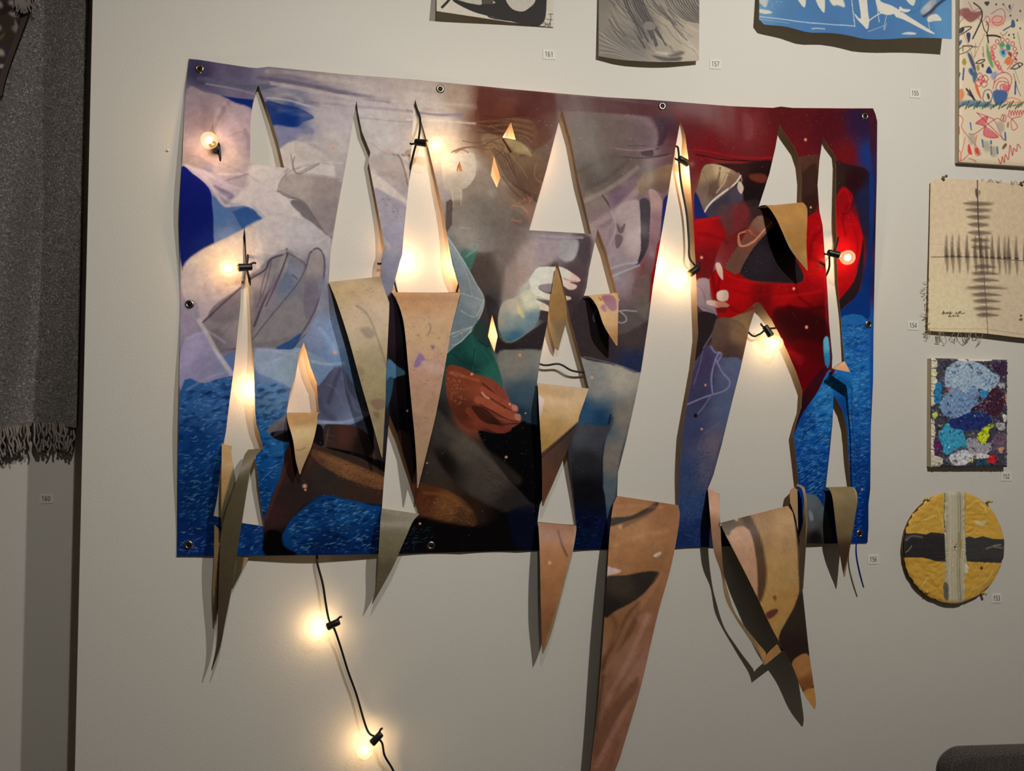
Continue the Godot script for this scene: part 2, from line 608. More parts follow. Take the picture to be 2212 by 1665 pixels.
func flap(parent: Node3D, s: Dictionary, left: Array, right: Array, zl: Array, zr: Array, outer: Material, inner: Material, n := 26, nc := 7, ahead := true) -> void:
	# a tongue cut out of the banner: its two long edges from the fold to the tip, and how far each stands off the wall
	var a := even(pairs(left), n)
	var b := even(pairs(right), n)
	var g := []
	var uvs := []
	for i in n + 1:
		var t := float(i) / n
		var row := PackedVector3Array()
		var ur := PackedVector2Array()
		for j in nc:
			var u := float(j) / (nc - 1)
			var q := a[i].lerp(b[i], u)
			var z := lerpf(along(zl, t), along(zr, t), u)
			if ahead and q.y < 1202.0 - (q.x - 382.0) * 0.0188 and q.x < 1890.0:
				z = maxf(z, on_banner(q.x, q.y).z + 0.0012 + 0.004 * minf(t * 12.0, 1.0))  # lies over the print, not behind it
			var v := at(q.x, q.y, z)
			row.append(v)
			ur.append(uv_of(s, row[j]))
		g.append(row)
		uvs.append(ur)
	part("cut_flap", slab(g, uvs, 0.0009, outer, inner), null, parent)

# ---------------------------------------------------------------- string of lights
func bulb(parent: Node3D, sx: float, sy: float, sz: float, bx: float, by: float, bz: float, lit := 1.0) -> void:
	var foot := at(sx, sy, sz)
	var mid := at(bx, by, bz)
	var d := (mid - foot).normalized()
	var b := turned(d)
	var from := mid - d * 0.0495
	var so := part("socket", mat.socket_mesh, mat.rubber, parent, from)
	so.basis = b
	part("hook", mat.hook_mesh, mat.rubber, so)
	var gl := part("bulb", mat.globe_mesh, mat.glass, parent, mid)
	gl.basis = b
	part("collar", mat.collar_mesh, mat.brass, gl)
	var f := part("filament", mat.core_mesh, mat.core, gl)
	var o := OmniLight3D.new()
	o.name = "bulb_light"
	o.light_color = Color(1.0, 0.82, 0.6)
	o.light_energy = BULB * lit
	o.light_size = 0.009
	o.shadow_enabled = true
	o.omni_range = 8.0
	o.omni_attenuation = 2.0
	f.add_child(o)

const BULB := 0.006

func number_card(px: float, py: float, digits: String, z := 0.0, label := "") -> void:
	var c := at(px, py, z)
	var o := thing("number_card", c, label, "label", "numbered wall cards")
	part("card", box(Vector3(0.033, 0.025, 0.0012)), mat.card, o, Vector3(0, 0, 0.0008))
	var t := TextMesh.new()
	var f := SystemFont.new()
	f.font_names = PackedStringArray(["Droid Sans Mono"])
	f.font_weight = 700
	t.font = f
	t.text = digits
	t.font_size = 32
	t.pixel_size = 0.00056
	t.depth = 0.0003
	var m := part("number", t, mat.ink, o, Vector3(0, 0, 0.0017))
	m.scale = Vector3(0.7, 1, 1)

func spot(x: float, y: float, z: float, aim: Vector3, energy: float, label: String, angle := 62.0) -> void:
	var o := thing("track_spotlight", Vector3(x, y, z), label, "spotlight", "track spotlights")
	var d := (aim - Vector3(x, y, z)).normalized()
	part("stem", tube(PackedVector3Array([Vector3(0, 0.1445, 0), Vector3(0, 0, 0)]), 0.008), mat.black, o)
	var can := part("housing", lathe([[0.0, -0.09], [0.03, -0.09], [0.042, -0.07], [0.045, 0.07], [0.042, 0.072], [0.04, 0.05], [0.0, 0.048]]), mat.black, o)
	can.basis = turned(d)
	part("lamp_lens", lathe([[0.0, 0.05], [0.034, 0.05], [0.034, 0.052], [0.0, 0.053]]), mat.lens, can)
	var l := SpotLight3D.new()
	l.name = "spot_light"
	l.light_color = Color(1.0, 0.98, 0.95)
	l.light_energy = energy
	l.light_size = 0.02
	l.spot_angle = angle
	l.spot_angle_attenuation = 1.0
	l.spot_range = 12.0
	l.spot_attenuation = 2.0
	l.shadow_enabled = true
	o.add_child(l)
	l.position = d * 0.075
	l.look_at_from_position(Vector3(x, y, z) + d * 0.075, aim, Vector3(0.1, 0, 1))

func _ready() -> void:
	# camera
	eye_basis = Basis.from_euler(Vector3(deg_to_rad(0.95), deg_to_rad(-8.5), deg_to_rad(0.79)))
	eye = Vector3(0, 1.6, 0) + eye_basis * Vector3(0, 0, 1.95)
	var cam := Camera3D.new()
	cam.name = "camera"
	cam.fov = rad_to_deg(2.0 * atan(832.5 / FOCAL))
	cam.near = 0.02
	add_child(cam)
	cam.transform = Transform3D(eye_basis, eye)
	cam.current = true
	# air and exposure
	var env := Environment.new()
	env.background_mode = Environment.BG_COLOR
	env.background_color = Color(0, 0, 0)
	env.tonemap_mode = Environment.TONE_MAPPER_LINEAR
	env.tonemap_exposure = 1.0
	env.sdfgi_enabled = true
	env.ssao_enabled = true
	env.ssil_enabled = true
	var we := WorldEnvironment.new()
	we.name = "air"
	we.environment = env
	add_child(we)
	make_materials()
	# track lights under the ceiling
	spot(0.8, 3.12, 2.1, Vector3(0.85, 1.6, 0), 3.8, "black track spotlight above the right half of the banner", 59.0)
	spot(-0.06, 3.12, 2.1, Vector3(-1.1, 1.7, 0), 1.85, "black track spotlight above the middle of the banner", 38.0)
	spot(2.0, 3.12, 2.1, Vector3(2.6, 1.6, 3.4), 1.1, "black track spotlight turned toward the opposite wall", 60.0)
	var track := part("lighting_track", box(Vector3(4.4, 0.035, 0.036)), mat.black, self, Vector3(0.3, 3.2825, 2.1))
	tag(track, "black lighting track along the white ceiling", "track")
	# room
	var xe := at(181, 832, 0).x
	structure("wall_back", box(Vector3(3.4 - xe, 3.3, 0.26)), mat.wall, Vector3((3.4 + xe) / 2, 1.65, -0.13))
	structure("wall_recess", box(Vector3(6.8, 3.3, 0.2)), mat.wall, Vector3(0, 1.65, -0.36))
	structure("wall_right", box(Vector3(0.2, 3.3, 5.35)), mat.wall, Vector3(3.5, 1.65, 2.215))
	structure("wall_left", box(Vector3(0.2, 3.3, 5.35)), mat.wall, Vector3(-3.5, 1.65, 2.215))
	structure("wall_front", box(Vector3(7.2, 3.3, 0.2)), mat.wall, Vector3(0, 1.65, 4.99))
	structure("floor", box(Vector3(7.2, 0.2, 5.6)), mat.floor, Vector3(0, -0.1, 2.2))
	structure("ceiling", box(Vector3(7.2, 0.2, 5.6)), mat.wall, Vector3(0, 3.4, 2.2))
	noise.seed = 11
	noise.frequency = 0.05
	build_banner()
	build_lights()
	build_small_works()
	build_throw()
	build_chair()

func make_materials() -> void:
	var nz := FastNoiseLite.new()
	nz.seed = 3
	nz.frequency = 0.06
	nz.fractal_octaves = 3
	var bump := NoiseTexture2D.new()
	bump.width = 512
	bump.height = 512
	bump.seamless = true
	bump.noise = nz
	bump.as_normal_map = true
	bump.bump_strength = 3.0
	mat.wall = material(Color(0.86, 0.845, 0.81), 0.62)
	mat.wall.normal_enabled = true
	mat.wall.normal_texture = bump
	mat.wall.normal_scale = 0.18
	mat.wall.uv1_triplanar = true
	mat.wall.uv1_world_triplanar = true
	mat.wall.uv1_scale = Vector3(5, 5, 5)
	mat.floor = material(Color(0.27, 0.245, 0.22), 0.5)
	mat.black = material(Color(0.03, 0.03, 0.03), 0.4)
	mat.rubber = material(Color(0.045, 0.04, 0.038), 0.42)
	mat.cord = material(Color(0.04, 0.035, 0.033), 0.45)
	mat.card = material(Color(0.9, 0.89, 0.86), 0.7)
	mat.ink = material(Color(0.07, 0.06, 0.06), 0.6)
	mat.steel = material(Color(0.62, 0.58, 0.53), 0.28, 1.0)
	mat.dark_steel = material(Color(0.1, 0.09, 0.09), 0.4, 0.6)
	mat.brass = material(Color(0.78, 0.6, 0.34), 0.3, 1.0)
	mat.glass = material(Color(1, 0.97, 0.92, 0.05), 0.02)
	mat.glass.transparency = BaseMaterial3D.TRANSPARENCY_ALPHA
	mat.core = material(Color(1, 0.9, 0.7), 0.5)
	mat.core.emission_enabled = true
	mat.core.emission = Color(1.0, 0.86, 0.62)
	mat.core.emission_energy_multiplier = 9.0
	mat.lens = material(Color(1, 1, 1), 0.3)
	mat.lens.emission_enabled = true
	mat.lens.emission = Color(1.0, 0.94, 0.84)
	mat.lens.emission_energy_multiplier = 4.0
	mat.thread = material(Color(0.72, 0.64, 0.52), 0.9)
	mat.pin = material(Color(0.84, 0.74, 0.42), 0.4)
	# shared meshes of the string of lights, y axis from socket to globe, origin of the globe parts at the globe's centre
	mat.socket_mesh = lathe([[0.0, -0.004], [0.0072, -0.004], [0.0084, -0.001], [0.0086, 0.012], [0.0092, 0.025], [0.0094, 0.0265], [0.0076, 0.0265], [0.0, 0.022]], 16)
	mat.hook_mesh = tube(curve3([Vector3(0.004, 0.003, 0.002), Vector3(0.007, -0.004, 0.003), Vector3(0.009, -0.01, 0.003), Vector3(0.007, -0.014, 0.002)], 4), 0.0026, 7)
	var gp := []
	for i in 15:
		var a := PI * 0.5 - i * (PI * 0.5 + 0.98) / 14.0
		gp.append([0.0195 * cos(a), 0.0195 * sin(a)])
	gp[0][0] = 0.0
	gp.append_array([[0.0085, -0.0195], [0.0066, -0.0225], [0.006, -0.025]])
	mat.globe_mesh = lathe(gp, 32)
	mat.collar_mesh = lathe([[0.0, -0.0245], [0.0062, -0.0245], [0.0066, -0.0225], [0.0062, -0.0205], [0.003, -0.019], [0.0, -0.017]], 16)
	mat.core_mesh = lathe([[0.0, 0.0085], [0.004, 0.0075], [0.0068, 0.003], [0.0068, -0.003], [0.004, -0.0075], [0.0, -0.0085]], 14)

func build_banner() -> void:
	for i in range(0, GROMMETS.size(), 2):
		var g := at(GROMMETS[i], GROMMETS[i + 1], 0.006)
		pins.append(Vector2(g.x, g.y))
	for q in [[1060, 1189], [1180, 1188], [1300, 1186], [1500, 1183]]:
		var h := at(q[0], q[1], 0.005)
		held.append(Vector2(h.x, h.y))
	for q in [[1500, 360], [566, 842], [850, 562], [1414, 568], [992, 566], [1096, 720], [1043, 428], [1127, 326], [712, 780]]:
		var h := at(q[0], q[1], 0.04)
		bumps.append(Vector2(h.x, h.y))
	var b := sheet(360, 100, 1915, 1225, 2048, 0.03)
	print_front(b)
	var k := sheet(430, 415, 1915, 1890, 1280, 0.06)
	print_back(k)
	var front := material(Color.WHITE, 0.28)
	front.albedo_texture = texture_of(b)
	front.metallic_specular = 0.12
	front.texture_repeat = false
	var back := material(Color.WHITE, 0.5)
	back.albedo_texture = texture_of(k)
	back.texture_repeat = false
	var plain := material(Color(0.78, 0.62, 0.46), 0.6)
	var dark := material(Color(0.05, 0.05, 0.06), 0.4)
	var o := thing("photographic_banner", Vector3.ZERO, "large glossy photographic print with pointed flaps cut out, hung by grommets on the wall", "banner")
	part("print", banner_mesh(b, front, plain), null, o)
	var ring := lathe([[0.0045, 0.0], [0.005, 0.0022], [0.007, 0.003], [0.0095, 0.0022], [0.0108, 0.0]], 24)
	var screw := lathe([[0.0, 0.0012], [0.0015, 0.0022], [0.0034, 0.002], [0.0046, 0.0]], 16)
	for i in pins.size():
		var r := part("grommet", ring, mat.steel, o, Vector3(pins[i].x, pins[i].y, lift(pins[i].x, pins[i].y) + 0.0004))
		r.rotation.x = PI / 2
		part("screw", screw, mat.dark_steel, r)
	# flaps: left edge, right edge, depth of each from fold to tip
	flap(o, k, [710, 609, 716, 624, 728, 654, 752, 728, 776, 815, 800, 899, 813, 946, 825, 989], [822, 597, 828, 618, 838, 646, 841, 656, 838, 731, 834, 803, 833, 860, 831, 898, 826, 989], [0.032, 0.06, 0.075, 0.085, 0.088, 0.086, 0.082, 0.078, 0.072], [0.03, 0.048, 0.06, 0.07, 0.075, 0.076, 0.075, 0.073, 0.07], back, dark)
	flap(o, k, [846, 631, 854, 642, 872, 697, 884, 820, 890, 884, 895, 934, 900, 1006, 901, 1054], [995, 632, 992, 643, 975, 711, 966, 764, 944, 884, 925, 965, 903, 1054], [0.036, 0.06, 0.074, 0.082, 0.084, 0.082, 0.078, 0.072, 0.064], [0.036, 0.055, 0.066, 0.074, 0.076, 0.075, 0.072, 0.068, 0.062], back, dark)
	flap(o, k, [619, 891, 621, 908, 633, 951, 639, 994, 647, 1024], [692, 891, 686, 897, 684, 920, 674, 961, 655, 1006, 649, 1024], [0.033, 0.05, 0.064, 0.07, 0.07, 0.066, 0.06], [0.034, 0.05, 0.06, 0.064, 0.064, 0.062, 0.06], back, dark)
	flap(o, k, [1639, 446, 1656, 444, 1675, 469, 1691, 503, 1709, 541, 1743, 584], [1734, 437, 1743, 448, 1744, 472, 1742, 528, 1745, 584], [0.032, 0.06, 0.078, 0.084, 0.084, 0.08, 0.074], [0.032, 0.055, 0.07, 0.076, 0.078, 0.078, 0.074], back, dark)
	flap(o, k, [1261, 639, 1274, 641, 1290, 663, 1304, 702, 1321, 731, 1331, 746], [1332, 632, 1336, 640, 1335, 692, 1334, 746], [0.032, 0.056, 0.07, 0.076, 0.074, 0.068], [0.032, 0.05, 0.06, 0.066, 0.066, 0.066], back, dark)
	flap(o, k, [1201, 579, 1193, 622, 1183, 686, 1197, 748, 1203, 756], [1204, 579, 1214, 618, 1225, 678, 1210, 740, 1206, 756], [0.034, 0.03, 0.024, 0.022, 0.02], [0.036, 0.046, 0.05, 0.036, 0.024], back, dark, 20, 6, false)
	flap(o, k, [1160, 827, 1162, 840, 1165, 899, 1170, 985], [1272, 839, 1251, 899, 1244, 917, 1173, 985], [0.036, 0.056, 0.064, 0.066, 0.062, 0.056], [0.036, 0.05, 0.058, 0.06, 0.06, 0.056], back, dark)
	flap(o, k, [1170, 984, 1171, 1030, 1171, 1093], [1244, 917, 1228, 965, 1174, 1093], [0.054, 0.05, 0.046], [0.052, 0.046, 0.044], back, dark, 14)
	flap(o, k, [1161, 1128, 1163, 1138, 1166, 1200, 1168, 1300, 1171, 1412], [1245, 1135, 1245, 1146, 1237, 1194, 1225, 1239, 1192, 1364, 1173, 1412], [0.024, 0.042, 0.052, 0.056, 0.056, 0.05, 0.044], [0.024, 0.04, 0.048, 0.052, 0.052, 0.048, 0.044], back, dark)
	flap(o, k, [1333, 1071, 1325, 1088, 1317, 1150, 1311, 1250, 1301, 1400, 1290, 1530, 1275, 1665, 1264, 1780], [1465, 1091, 1469, 1104, 1464, 1150, 1448, 1230, 1420, 1330, 1385, 1480, 1350, 1600, 1328, 1665, 1270, 1780], [0.024, 0.045, 0.058, 0.064, 0.064, 0.06, 0.054, 0.05, 0.046], [0.024, 0.042, 0.052, 0.056, 0.056, 0.052, 0.05, 0.047, 0.045], back, dark, 40, 9)
	flap(o, k, [1557, 1129, 1563, 1148, 1571, 1162, 1627, 1272, 1656, 1334, 1677, 1375, 1708, 1430, 1734, 1493, 1759, 1531], [1706, 1091, 1712, 1105, 1725, 1172, 1732, 1257, 1741, 1346, 1749, 1419, 1762, 1508, 1761, 1531], [0.03, 0.055, 0.07, 0.076, 0.078, 0.076, 0.07, 0.066, 0.062], [0.03, 0.05, 0.06, 0.064, 0.064, 0.062, 0.06, 0.06, 0.06], back, dark, 34, 9)
	flap(o, k, [1529, 1054, 1534, 1116, 1542, 1190, 1557, 1235, 1566, 1290, 1586, 1331, 1612, 1371, 1642, 1416, 1649, 1438], [1554, 1066, 1557, 1150, 1562, 1227, 1570, 1268, 1588, 1323, 1619, 1366, 1655, 1410, 1656, 1416], [0.026, 0.05, 0.056, 0.054, 0.05, 0.05, 0.052, 0.056, 0.058], [0.03, 0.056, 0.06, 0.056, 0.052, 0.052, 0.054, 0.058, 0.06], back, dark, 34, 5)
	flap(o, k, [1649, 1439, 1668, 1424, 1692, 1404], [1650, 1438, 1656, 1414, 1678, 1391], [0.058, 0.06, 0.066], [0.058, 0.062, 0.068], back, dark, 8, 4)
	flap(o, b, [1706, 1072, 1708, 1058, 1722, 1049], [1706, 1086, 1718, 1120, 1724, 1160], [0.034, 0.03, 0.028], [0.04, 0.034, 0.03], front, plain, 10, 5)
	flap(o, k, [1720, 1050, 1730, 1053, 1735, 1066, 1738, 1098, 1734, 1130, 1725, 1162], [1722, 1045, 1735, 1050, 1741, 1066, 1743, 1098, 1738, 1140, 1727, 1170], [0.036, 0.046, 0.052, 0.054, 0.056, 0.058], [0.036, 0.046, 0.05, 0.05, 0.05, 0.05], back, dark, 18, 4)
	flap(o, k, [1738, 1064, 1739, 1098, 1727, 1165, 1729, 1215, 1733, 1272], [1739, 1062, 1744, 1116, 1741, 1179, 1738, 1225, 1735, 1272], [0.044, 0.05, 0.056, 0.054, 0.05], [0.038, 0.04, 0.042, 0.044, 0.046], back, dark, 18, 4)
	flap(o, k, [1784, 1052, 1790, 1054, 1798, 1074, 1804, 1123, 1809, 1166, 1823, 1246], [1837, 1051, 1849, 1056, 1852, 1083, 1847, 1117, 1838, 1172, 1825, 1246], [0.03, 0.058, 0.068, 0.068, 0.062, 0.052, 0.042], [0.028, 0.052, 0.06, 0.06, 0.056, 0.048, 0.042], back, dark)
	flap(o, k, [1797, 796, 1799, 796, 1802, 798], [1824, 780, 1830, 790, 1837, 804], [0.032, 0.04, 0.046], [0.032, 0.04, 0.046], back, dark, 8, 5)
	flap(o, b, [1801, 797, 1795, 802, 1793, 808], [1837, 804, 1840, 820, 1839, 840], [0.046, 0.052, 0.05], [0.046, 0.054, 0.052], front, plain, 8, 5)
	flap(o, b, [1836, 806, 1838, 840, 1842, 900, 1847, 1000, 1850, 1060, 1850, 1150, 1848, 1195, 1856, 1240, 1865, 1270], [1838, 804, 1843, 840, 1845, 900, 1849, 1000, 1853, 1060, 1852, 1150, 1851, 1195, 1859, 1238, 1867, 1268], [0.046, 0.05, 0.046, 0.044, 0.042, 0.042, 0.04, 0.038, 0.034], [0.046, 0.05, 0.046, 0.044, 0.042, 0.042, 0.04, 0.038, 0.034], front, plain, 40, 3)
	flap(o, k, [481, 959, 479, 966, 478, 1066, 477, 1138], [501, 964, 500, 977, 506, 1018, 509, 1046, 505, 1138], [0.03, 0.055, 0.064, 0.066, 0.064], [0.03, 0.05, 0.056, 0.062, 0.064], back, dark)
	flap(o, k, [536, 971, 527, 985, 518, 1018, 508, 1047, 490, 1100, 478, 1150, 473, 1239, 470, 1350, 467, 1397, 456, 1447], [569, 968, 556, 980, 544, 1004, 537, 1035, 530, 1081, 519, 1150, 509, 1217, 500, 1274, 487, 1339, 476, 1397, 458, 1447], [0.032, 0.062, 0.074, 0.078, 0.076, 0.07, 0.06, 0.05, 0.044, 0.04], [0.032, 0.05, 0.058, 0.062, 0.062, 0.058, 0.052, 0.046, 0.042, 0.04], back, dark, 36, 7)
	flap(o, k, [463, 1130, 462, 1203, 459, 1274, 462, 1341], [480, 1130, 479, 1203, 475, 1290, 464, 1341], [0.008, 0.02, 0.024, 0.026], [0.006, 0.018, 0.022, 0.026], back, dark, 14, 4, false)
	flap(o, k, [520, 1134, 512, 1203, 501, 1271], [566, 1140, 538, 1203, 502, 1273], [0.006, 0.012, 0.016], [0.006, 0.01, 0.015], back, dark, 14, 4, false)
	flap(o, k, [825, 1098, 822, 1122, 818, 1187, 815, 1244, 810, 1277, 803, 1304], [906, 1110, 892, 1126, 880, 1153, 865, 1187, 849, 1224, 825, 1268, 804, 1305], [0.026, 0.05, 0.056, 0.056, 0.052, 0.046, 0.04], [0.024, 0.042, 0.05, 0.05, 0.048, 0.044, 0.04], back, dark)
	# a small curl below the topmost little cut
	flap(o, b, [1085, 298, 1092, 306, 1104, 326], [1114, 302, 1112, 310, 1106, 327], [0.03, 0.038, 0.04], [0.03, 0.037, 0.04], front, plain, 8, 4)

func print_front(b: Dictionary) -> void:
	wash_row(150, [420, 66, 61, 93, 500, 104, 99, 126, 600, 142, 136, 153, 700, 164, 153, 153, 800, 174, 161, 158, 900, 180, 166, 158, 1000, 164, 142, 131])
	wash_row(200, [400, 132, 121, 142, 500, 121, 115, 142, 600, 153, 148, 164, 700, 180, 170, 175, 800, 191, 180, 180, 900, 202, 191, 186, 1000, 180, 159, 142, 1045, 110, 61, 50, 1150, 104, 61, 56, 1300, 115, 83, 83, 1400, 99, 66, 72, 1460, 94, 45, 50])
	wash_row(250, [400, 165, 148, 159, 480, 28, 50, 132, 620, 28, 56, 132, 700, 197, 186, 192, 800, 203, 195, 195, 950, 219, 208, 197, 1050, 105, 61, 50, 1130, 121, 83, 67, 1300, 121, 105, 99, 1380, 121, 99, 101, 1450, 78, 45, 56, 1520, 110, 34, 39, 1600, 119, 39, 39, 1700, 94, 28, 32, 1800, 90, 25, 32, 1870, 73, 27, 40])
	wash_row(300, [400, 187, 165, 171, 500, 182, 165, 182, 640, 122, 127, 165, 720, 209, 198, 198, 830, 209, 200, 198, 960, 220, 204, 187, 1050, 122, 94, 72, 1130, 116, 94, 78, 1300, 105, 91, 83, 1400, 111, 89, 91, 1530, 114, 29, 32, 1620, 124, 34, 34, 1700, 100, 25, 29, 1830, 110, 23, 29, 1885, 63, 30, 49])
	wash_row(350, [410, 183, 164, 166, 500, 188, 172, 177, 650, 194, 183, 194, 850, 205, 194, 194, 1000, 216, 205, 194, 1100, 133, 106, 84, 1300, 111, 98, 87, 1400, 133, 106, 111, 1520, 120, 29, 34, 1600, 122, 45, 34, 1750, 89, 56, 45, 1830, 120, 29, 29, 1885, 50, 39, 78])
	wash_row(400, [400, 24, 35, 112, 450, 168, 162, 190, 520, 201, 184, 190, 650, 212, 201, 201, 700, 179, 168, 168, 850, 168, 157, 162, 940, 179, 168, 168, 1030, 146, 132, 121, 1120, 134, 107, 85, 1300, 118, 103, 96, 1400, 146, 118, 121, 1550, 168, 134, 107, 1600, 68, 46, 46, 1750, 57, 35, 29, 1840, 68, 24, 29, 1885, 41, 41, 86])
	wash_row(500, [400, 24, 35, 114, 480, 103, 125, 181, 580, 204, 195, 204, 680, 170, 165, 170, 850, 170, 165, 176, 1030, 142, 134, 128, 1120, 148, 131, 125, 1300, 170, 148, 153, 1360, 187, 165, 168, 1400, 125, 97, 108, 1520, 174, 19, 24, 1600, 113, 35, 35, 1680, 69, 47, 47, 1760, 163, 19, 22, 1850, 174, 19, 24, 1885, 40, 31, 47])
	wash_row(600, [400, 193, 176, 187, 480, 215, 198, 198, 570, 148, 142, 159, 650, 142, 142, 159, 700, 148, 142, 159, 850, 159, 159, 182, 1010, 69, 103, 97, 1060, 103, 97, 92, 1130, 215, 215, 204, 1200, 80, 64, 69, 1350, 170, 153, 159, 1400, 137, 69, 69, 1520, 137, 114, 125, 1600, 164, 19, 22, 1680, 52, 41, 44, 1760, 174, 19, 22, 1840, 184, 19, 24, 1885, 29, 42, 92])
	wash_row(700, [400, 168, 156, 184, 450, 145, 140, 162, 600, 129, 129, 145, 690, 145, 162, 201, 850, 79, 79, 96, 1000, 79, 90, 96, 1050, 57, 79, 73, 1120, 168, 173, 168, 1200, 68, 57, 62, 1300, 68, 57, 62, 1370, 101, 90, 92, 1530, 68, 51, 57, 1600, 145, 118, 85, 1700, 101, 15, 18, 1760, 121, 18, 18, 1885, 35, 90, 168])
	wash_row(800, [420, 133, 139, 188, 480, 100, 128, 183, 600, 122, 150, 194, 700, 133, 155, 199, 780, 100, 122, 166, 860, 67, 89, 111, 1000, 23, 78, 73, 1080, 111, 122, 117, 1150, 150, 144, 139, 1300, 166, 161, 155, 1360, 166, 161, 155, 1490, 78, 78, 111, 1560, 89, 95, 133, 1770, 100, 12, 18, 1860, 23, 89, 177])
	wash_row(900, [400, 45, 89, 154, 460, 50, 100, 171, 600, 56, 100, 165, 720, 100, 105, 132, 780, 67, 67, 89, 860, 34, 34, 40, 940, 34, 34, 34, 1020, 143, 72, 50, 1100, 67, 67, 67, 1140, 56, 78, 100, 1300, 34, 72, 111, 1360, 132, 122, 111, 1490, 78, 89, 122, 1560, 100, 105, 143, 1740, 18, 78, 165, 1870, 23, 78, 165])
	wash_row(1000, [400, 17, 61, 126, 450, 23, 72, 142, 590, 45, 110, 175, 620, 55, 34, 32, 700, 82, 55, 42, 780, 93, 66, 50, 860, 23, 17, 16, 960, 66, 58, 51, 1040, 39, 32, 29, 1120, 17, 15, 16, 1300, 50, 53, 64, 1380, 110, 110, 110, 1500, 55, 72, 115, 1540, 99, 93, 120, 1740, 23, 82, 169, 1860, 17, 72, 153])
	wash_row(1100, [400, 15, 53, 115, 450, 15, 53, 121, 590, 58, 41, 36, 650, 47, 36, 34, 700, 19, 58, 109, 760, 25, 70, 126, 810, 13, 36, 70, 950, 92, 58, 38, 1020, 53, 36, 27, 1100, 15, 13, 15, 1140, 13, 19, 41, 1280, 19, 22, 36, 1340, 70, 87, 109, 1500, 58, 75, 126, 1560, 41, 47, 70, 1730, 81, 87, 98, 1860, 13, 53, 126])
	wash_row(1180, [400, 20, 50, 114, 500, 20, 61, 126, 600, 14, 12, 14, 700, 14, 50, 103, 780, 14, 50, 103, 860, 12, 26, 55, 1000, 17, 14, 14, 1100, 14, 14, 17, 1200, 12, 17, 35, 1300, 12, 20, 50, 1500, 50, 67, 114, 1600, 26, 26, 38, 1740, 32, 26, 26, 1860, 12, 44, 114])
	wash(b)
	line(b, [425, 160, 470, 170, 520, 182, 556, 184, 600, 178], 11, [93, 94, 123], 4, 0.75)
	line(b, [556, 162, 610, 172, 680, 186, 760, 202, 840, 212], 9, [108, 95, 118], 4, 0.8)
	line(b, [575, 150, 640, 158, 720, 172, 820, 180, 930, 188], 9, [188, 172, 170], 4, 0.8)
	line(b, [585, 176, 650, 190, 720, 204, 800, 208, 900, 214], 8, [208, 197, 194], 4, 0.7)
	line(b, [700, 222, 780, 228, 860, 232, 930, 240, 1000, 244], 5, [154, 141, 160], 3, 0.6)
	line(b, [880, 232, 940, 240, 1000, 240], 4, [141, 130, 154], 2, 0.7)
	line(b, [880, 252, 950, 254, 1030, 262], 4, [236, 226, 215], 3, 0.7)
	line(b, [760, 250, 840, 256, 900, 258], 3, [165, 152, 165], 2, 0.6)
	line(b, [440, 172, 500, 184, 552, 200], 4, [164, 155, 166], 2, 0.7)
	line(b, [575, 208, 620, 214, 660, 226, 700, 236], 4, [199, 193, 203], 2, 0.8)
	p(b, [472, 199, 508, 206, 545, 211, 548, 236, 522, 227, 494, 213], [21, 43, 123], 2, 1, true)
	p(b, [572, 216, 610, 224, 647, 233, 678, 252, 655, 262, 638, 273, 588, 267], [580, 222, 45, 66, 130, 630, 250, 21, 54, 132, 660, 252, 67, 88, 143], 2, 1.0, false)
	p(b, [588, 270, 640, 276, 676, 278, 670, 303, 640, 312, 606, 317], [139, 139, 172], 3, 1.0, false)
	p(b, [398, 186, 435, 190, 472, 199, 505, 216, 545, 236, 543, 300, 541, 352, 500, 368, 470, 360, 430, 335, 394, 318], [420, 210, 164, 145, 156, 440, 260, 165, 143, 152, 500, 280, 189, 170, 187, 520, 340, 190, 173, 177, 420, 320, 193, 171, 179], 3, 1.0, false)
	line(b, [428, 205, 442, 240, 436, 270], 14, [141, 123, 136], 6, 0.5)
	line(b, [470, 230, 466, 270, 480, 300], 10, [208, 189, 195], 6, 0.6)
	p(b, [500, 275, 530, 290, 541, 320, 538, 345, 515, 330], [166, 150, 166], 5, 0.7, false)
	p(b, [460, 360, 500, 372, 540, 366, 545, 400, 500, 405, 470, 385], [470, 370, 196, 178, 191, 530, 390, 187, 174, 183], 4, 0.8, false)
	line(b, [470, 375, 510, 376, 540, 370], 4, [228, 211, 218], 3, 0.8)
	line(b, [480, 392, 520, 380, 540, 372], 3, [156, 138, 158], 2, 0.7)
	p(b, [393, 352, 441, 367, 475, 381, 518, 413, 540, 400, 545, 420, 496, 433, 470, 418, 448, 400, 395, 362], [207, 190, 207], 3, 1.0, false)
	p(b, [470, 405, 505, 420, 500, 430, 478, 418], [157, 148, 179], 3, 0.8, false)
	p(b, [391, 360, 415, 374, 440, 394, 456, 418, 461, 470, 462, 530, 430, 552, 389, 580, 387, 440], [400, 380, 24, 32, 125, 420, 480, 20, 31, 118, 450, 520, 27, 42, 123], 1, 1.0, false)
	p(b, [458, 422, 484, 446, 510, 440, 532, 436, 552, 450, 566, 470, 545, 488, 505, 512, 463, 532, 460, 470], [475, 470, 87, 122, 181, 520, 470, 91, 119, 175, 490, 505, 120, 142, 191], 1, 1.0, false)
	p(b, [501, 456, 530, 446, 556, 448, 566, 470, 523, 494], [55, 93, 160], 1, 1, true)
	p(b, [606, 318, 625, 306, 645, 304, 690, 325, 722, 360, 722, 420, 712, 520, 690, 540, 650, 500, 600, 482, 563, 468, 545, 450, 500, 438, 486, 446, 520, 415, 541, 395, 541, 362], [560, 420, 219, 208, 213, 620, 400, 221, 212, 210, 690, 380, 218, 209, 205, 640, 460, 209, 200, 203, 700, 470, 169, 158, 164, 640, 330, 219, 208, 203], 3, 1.0, false)
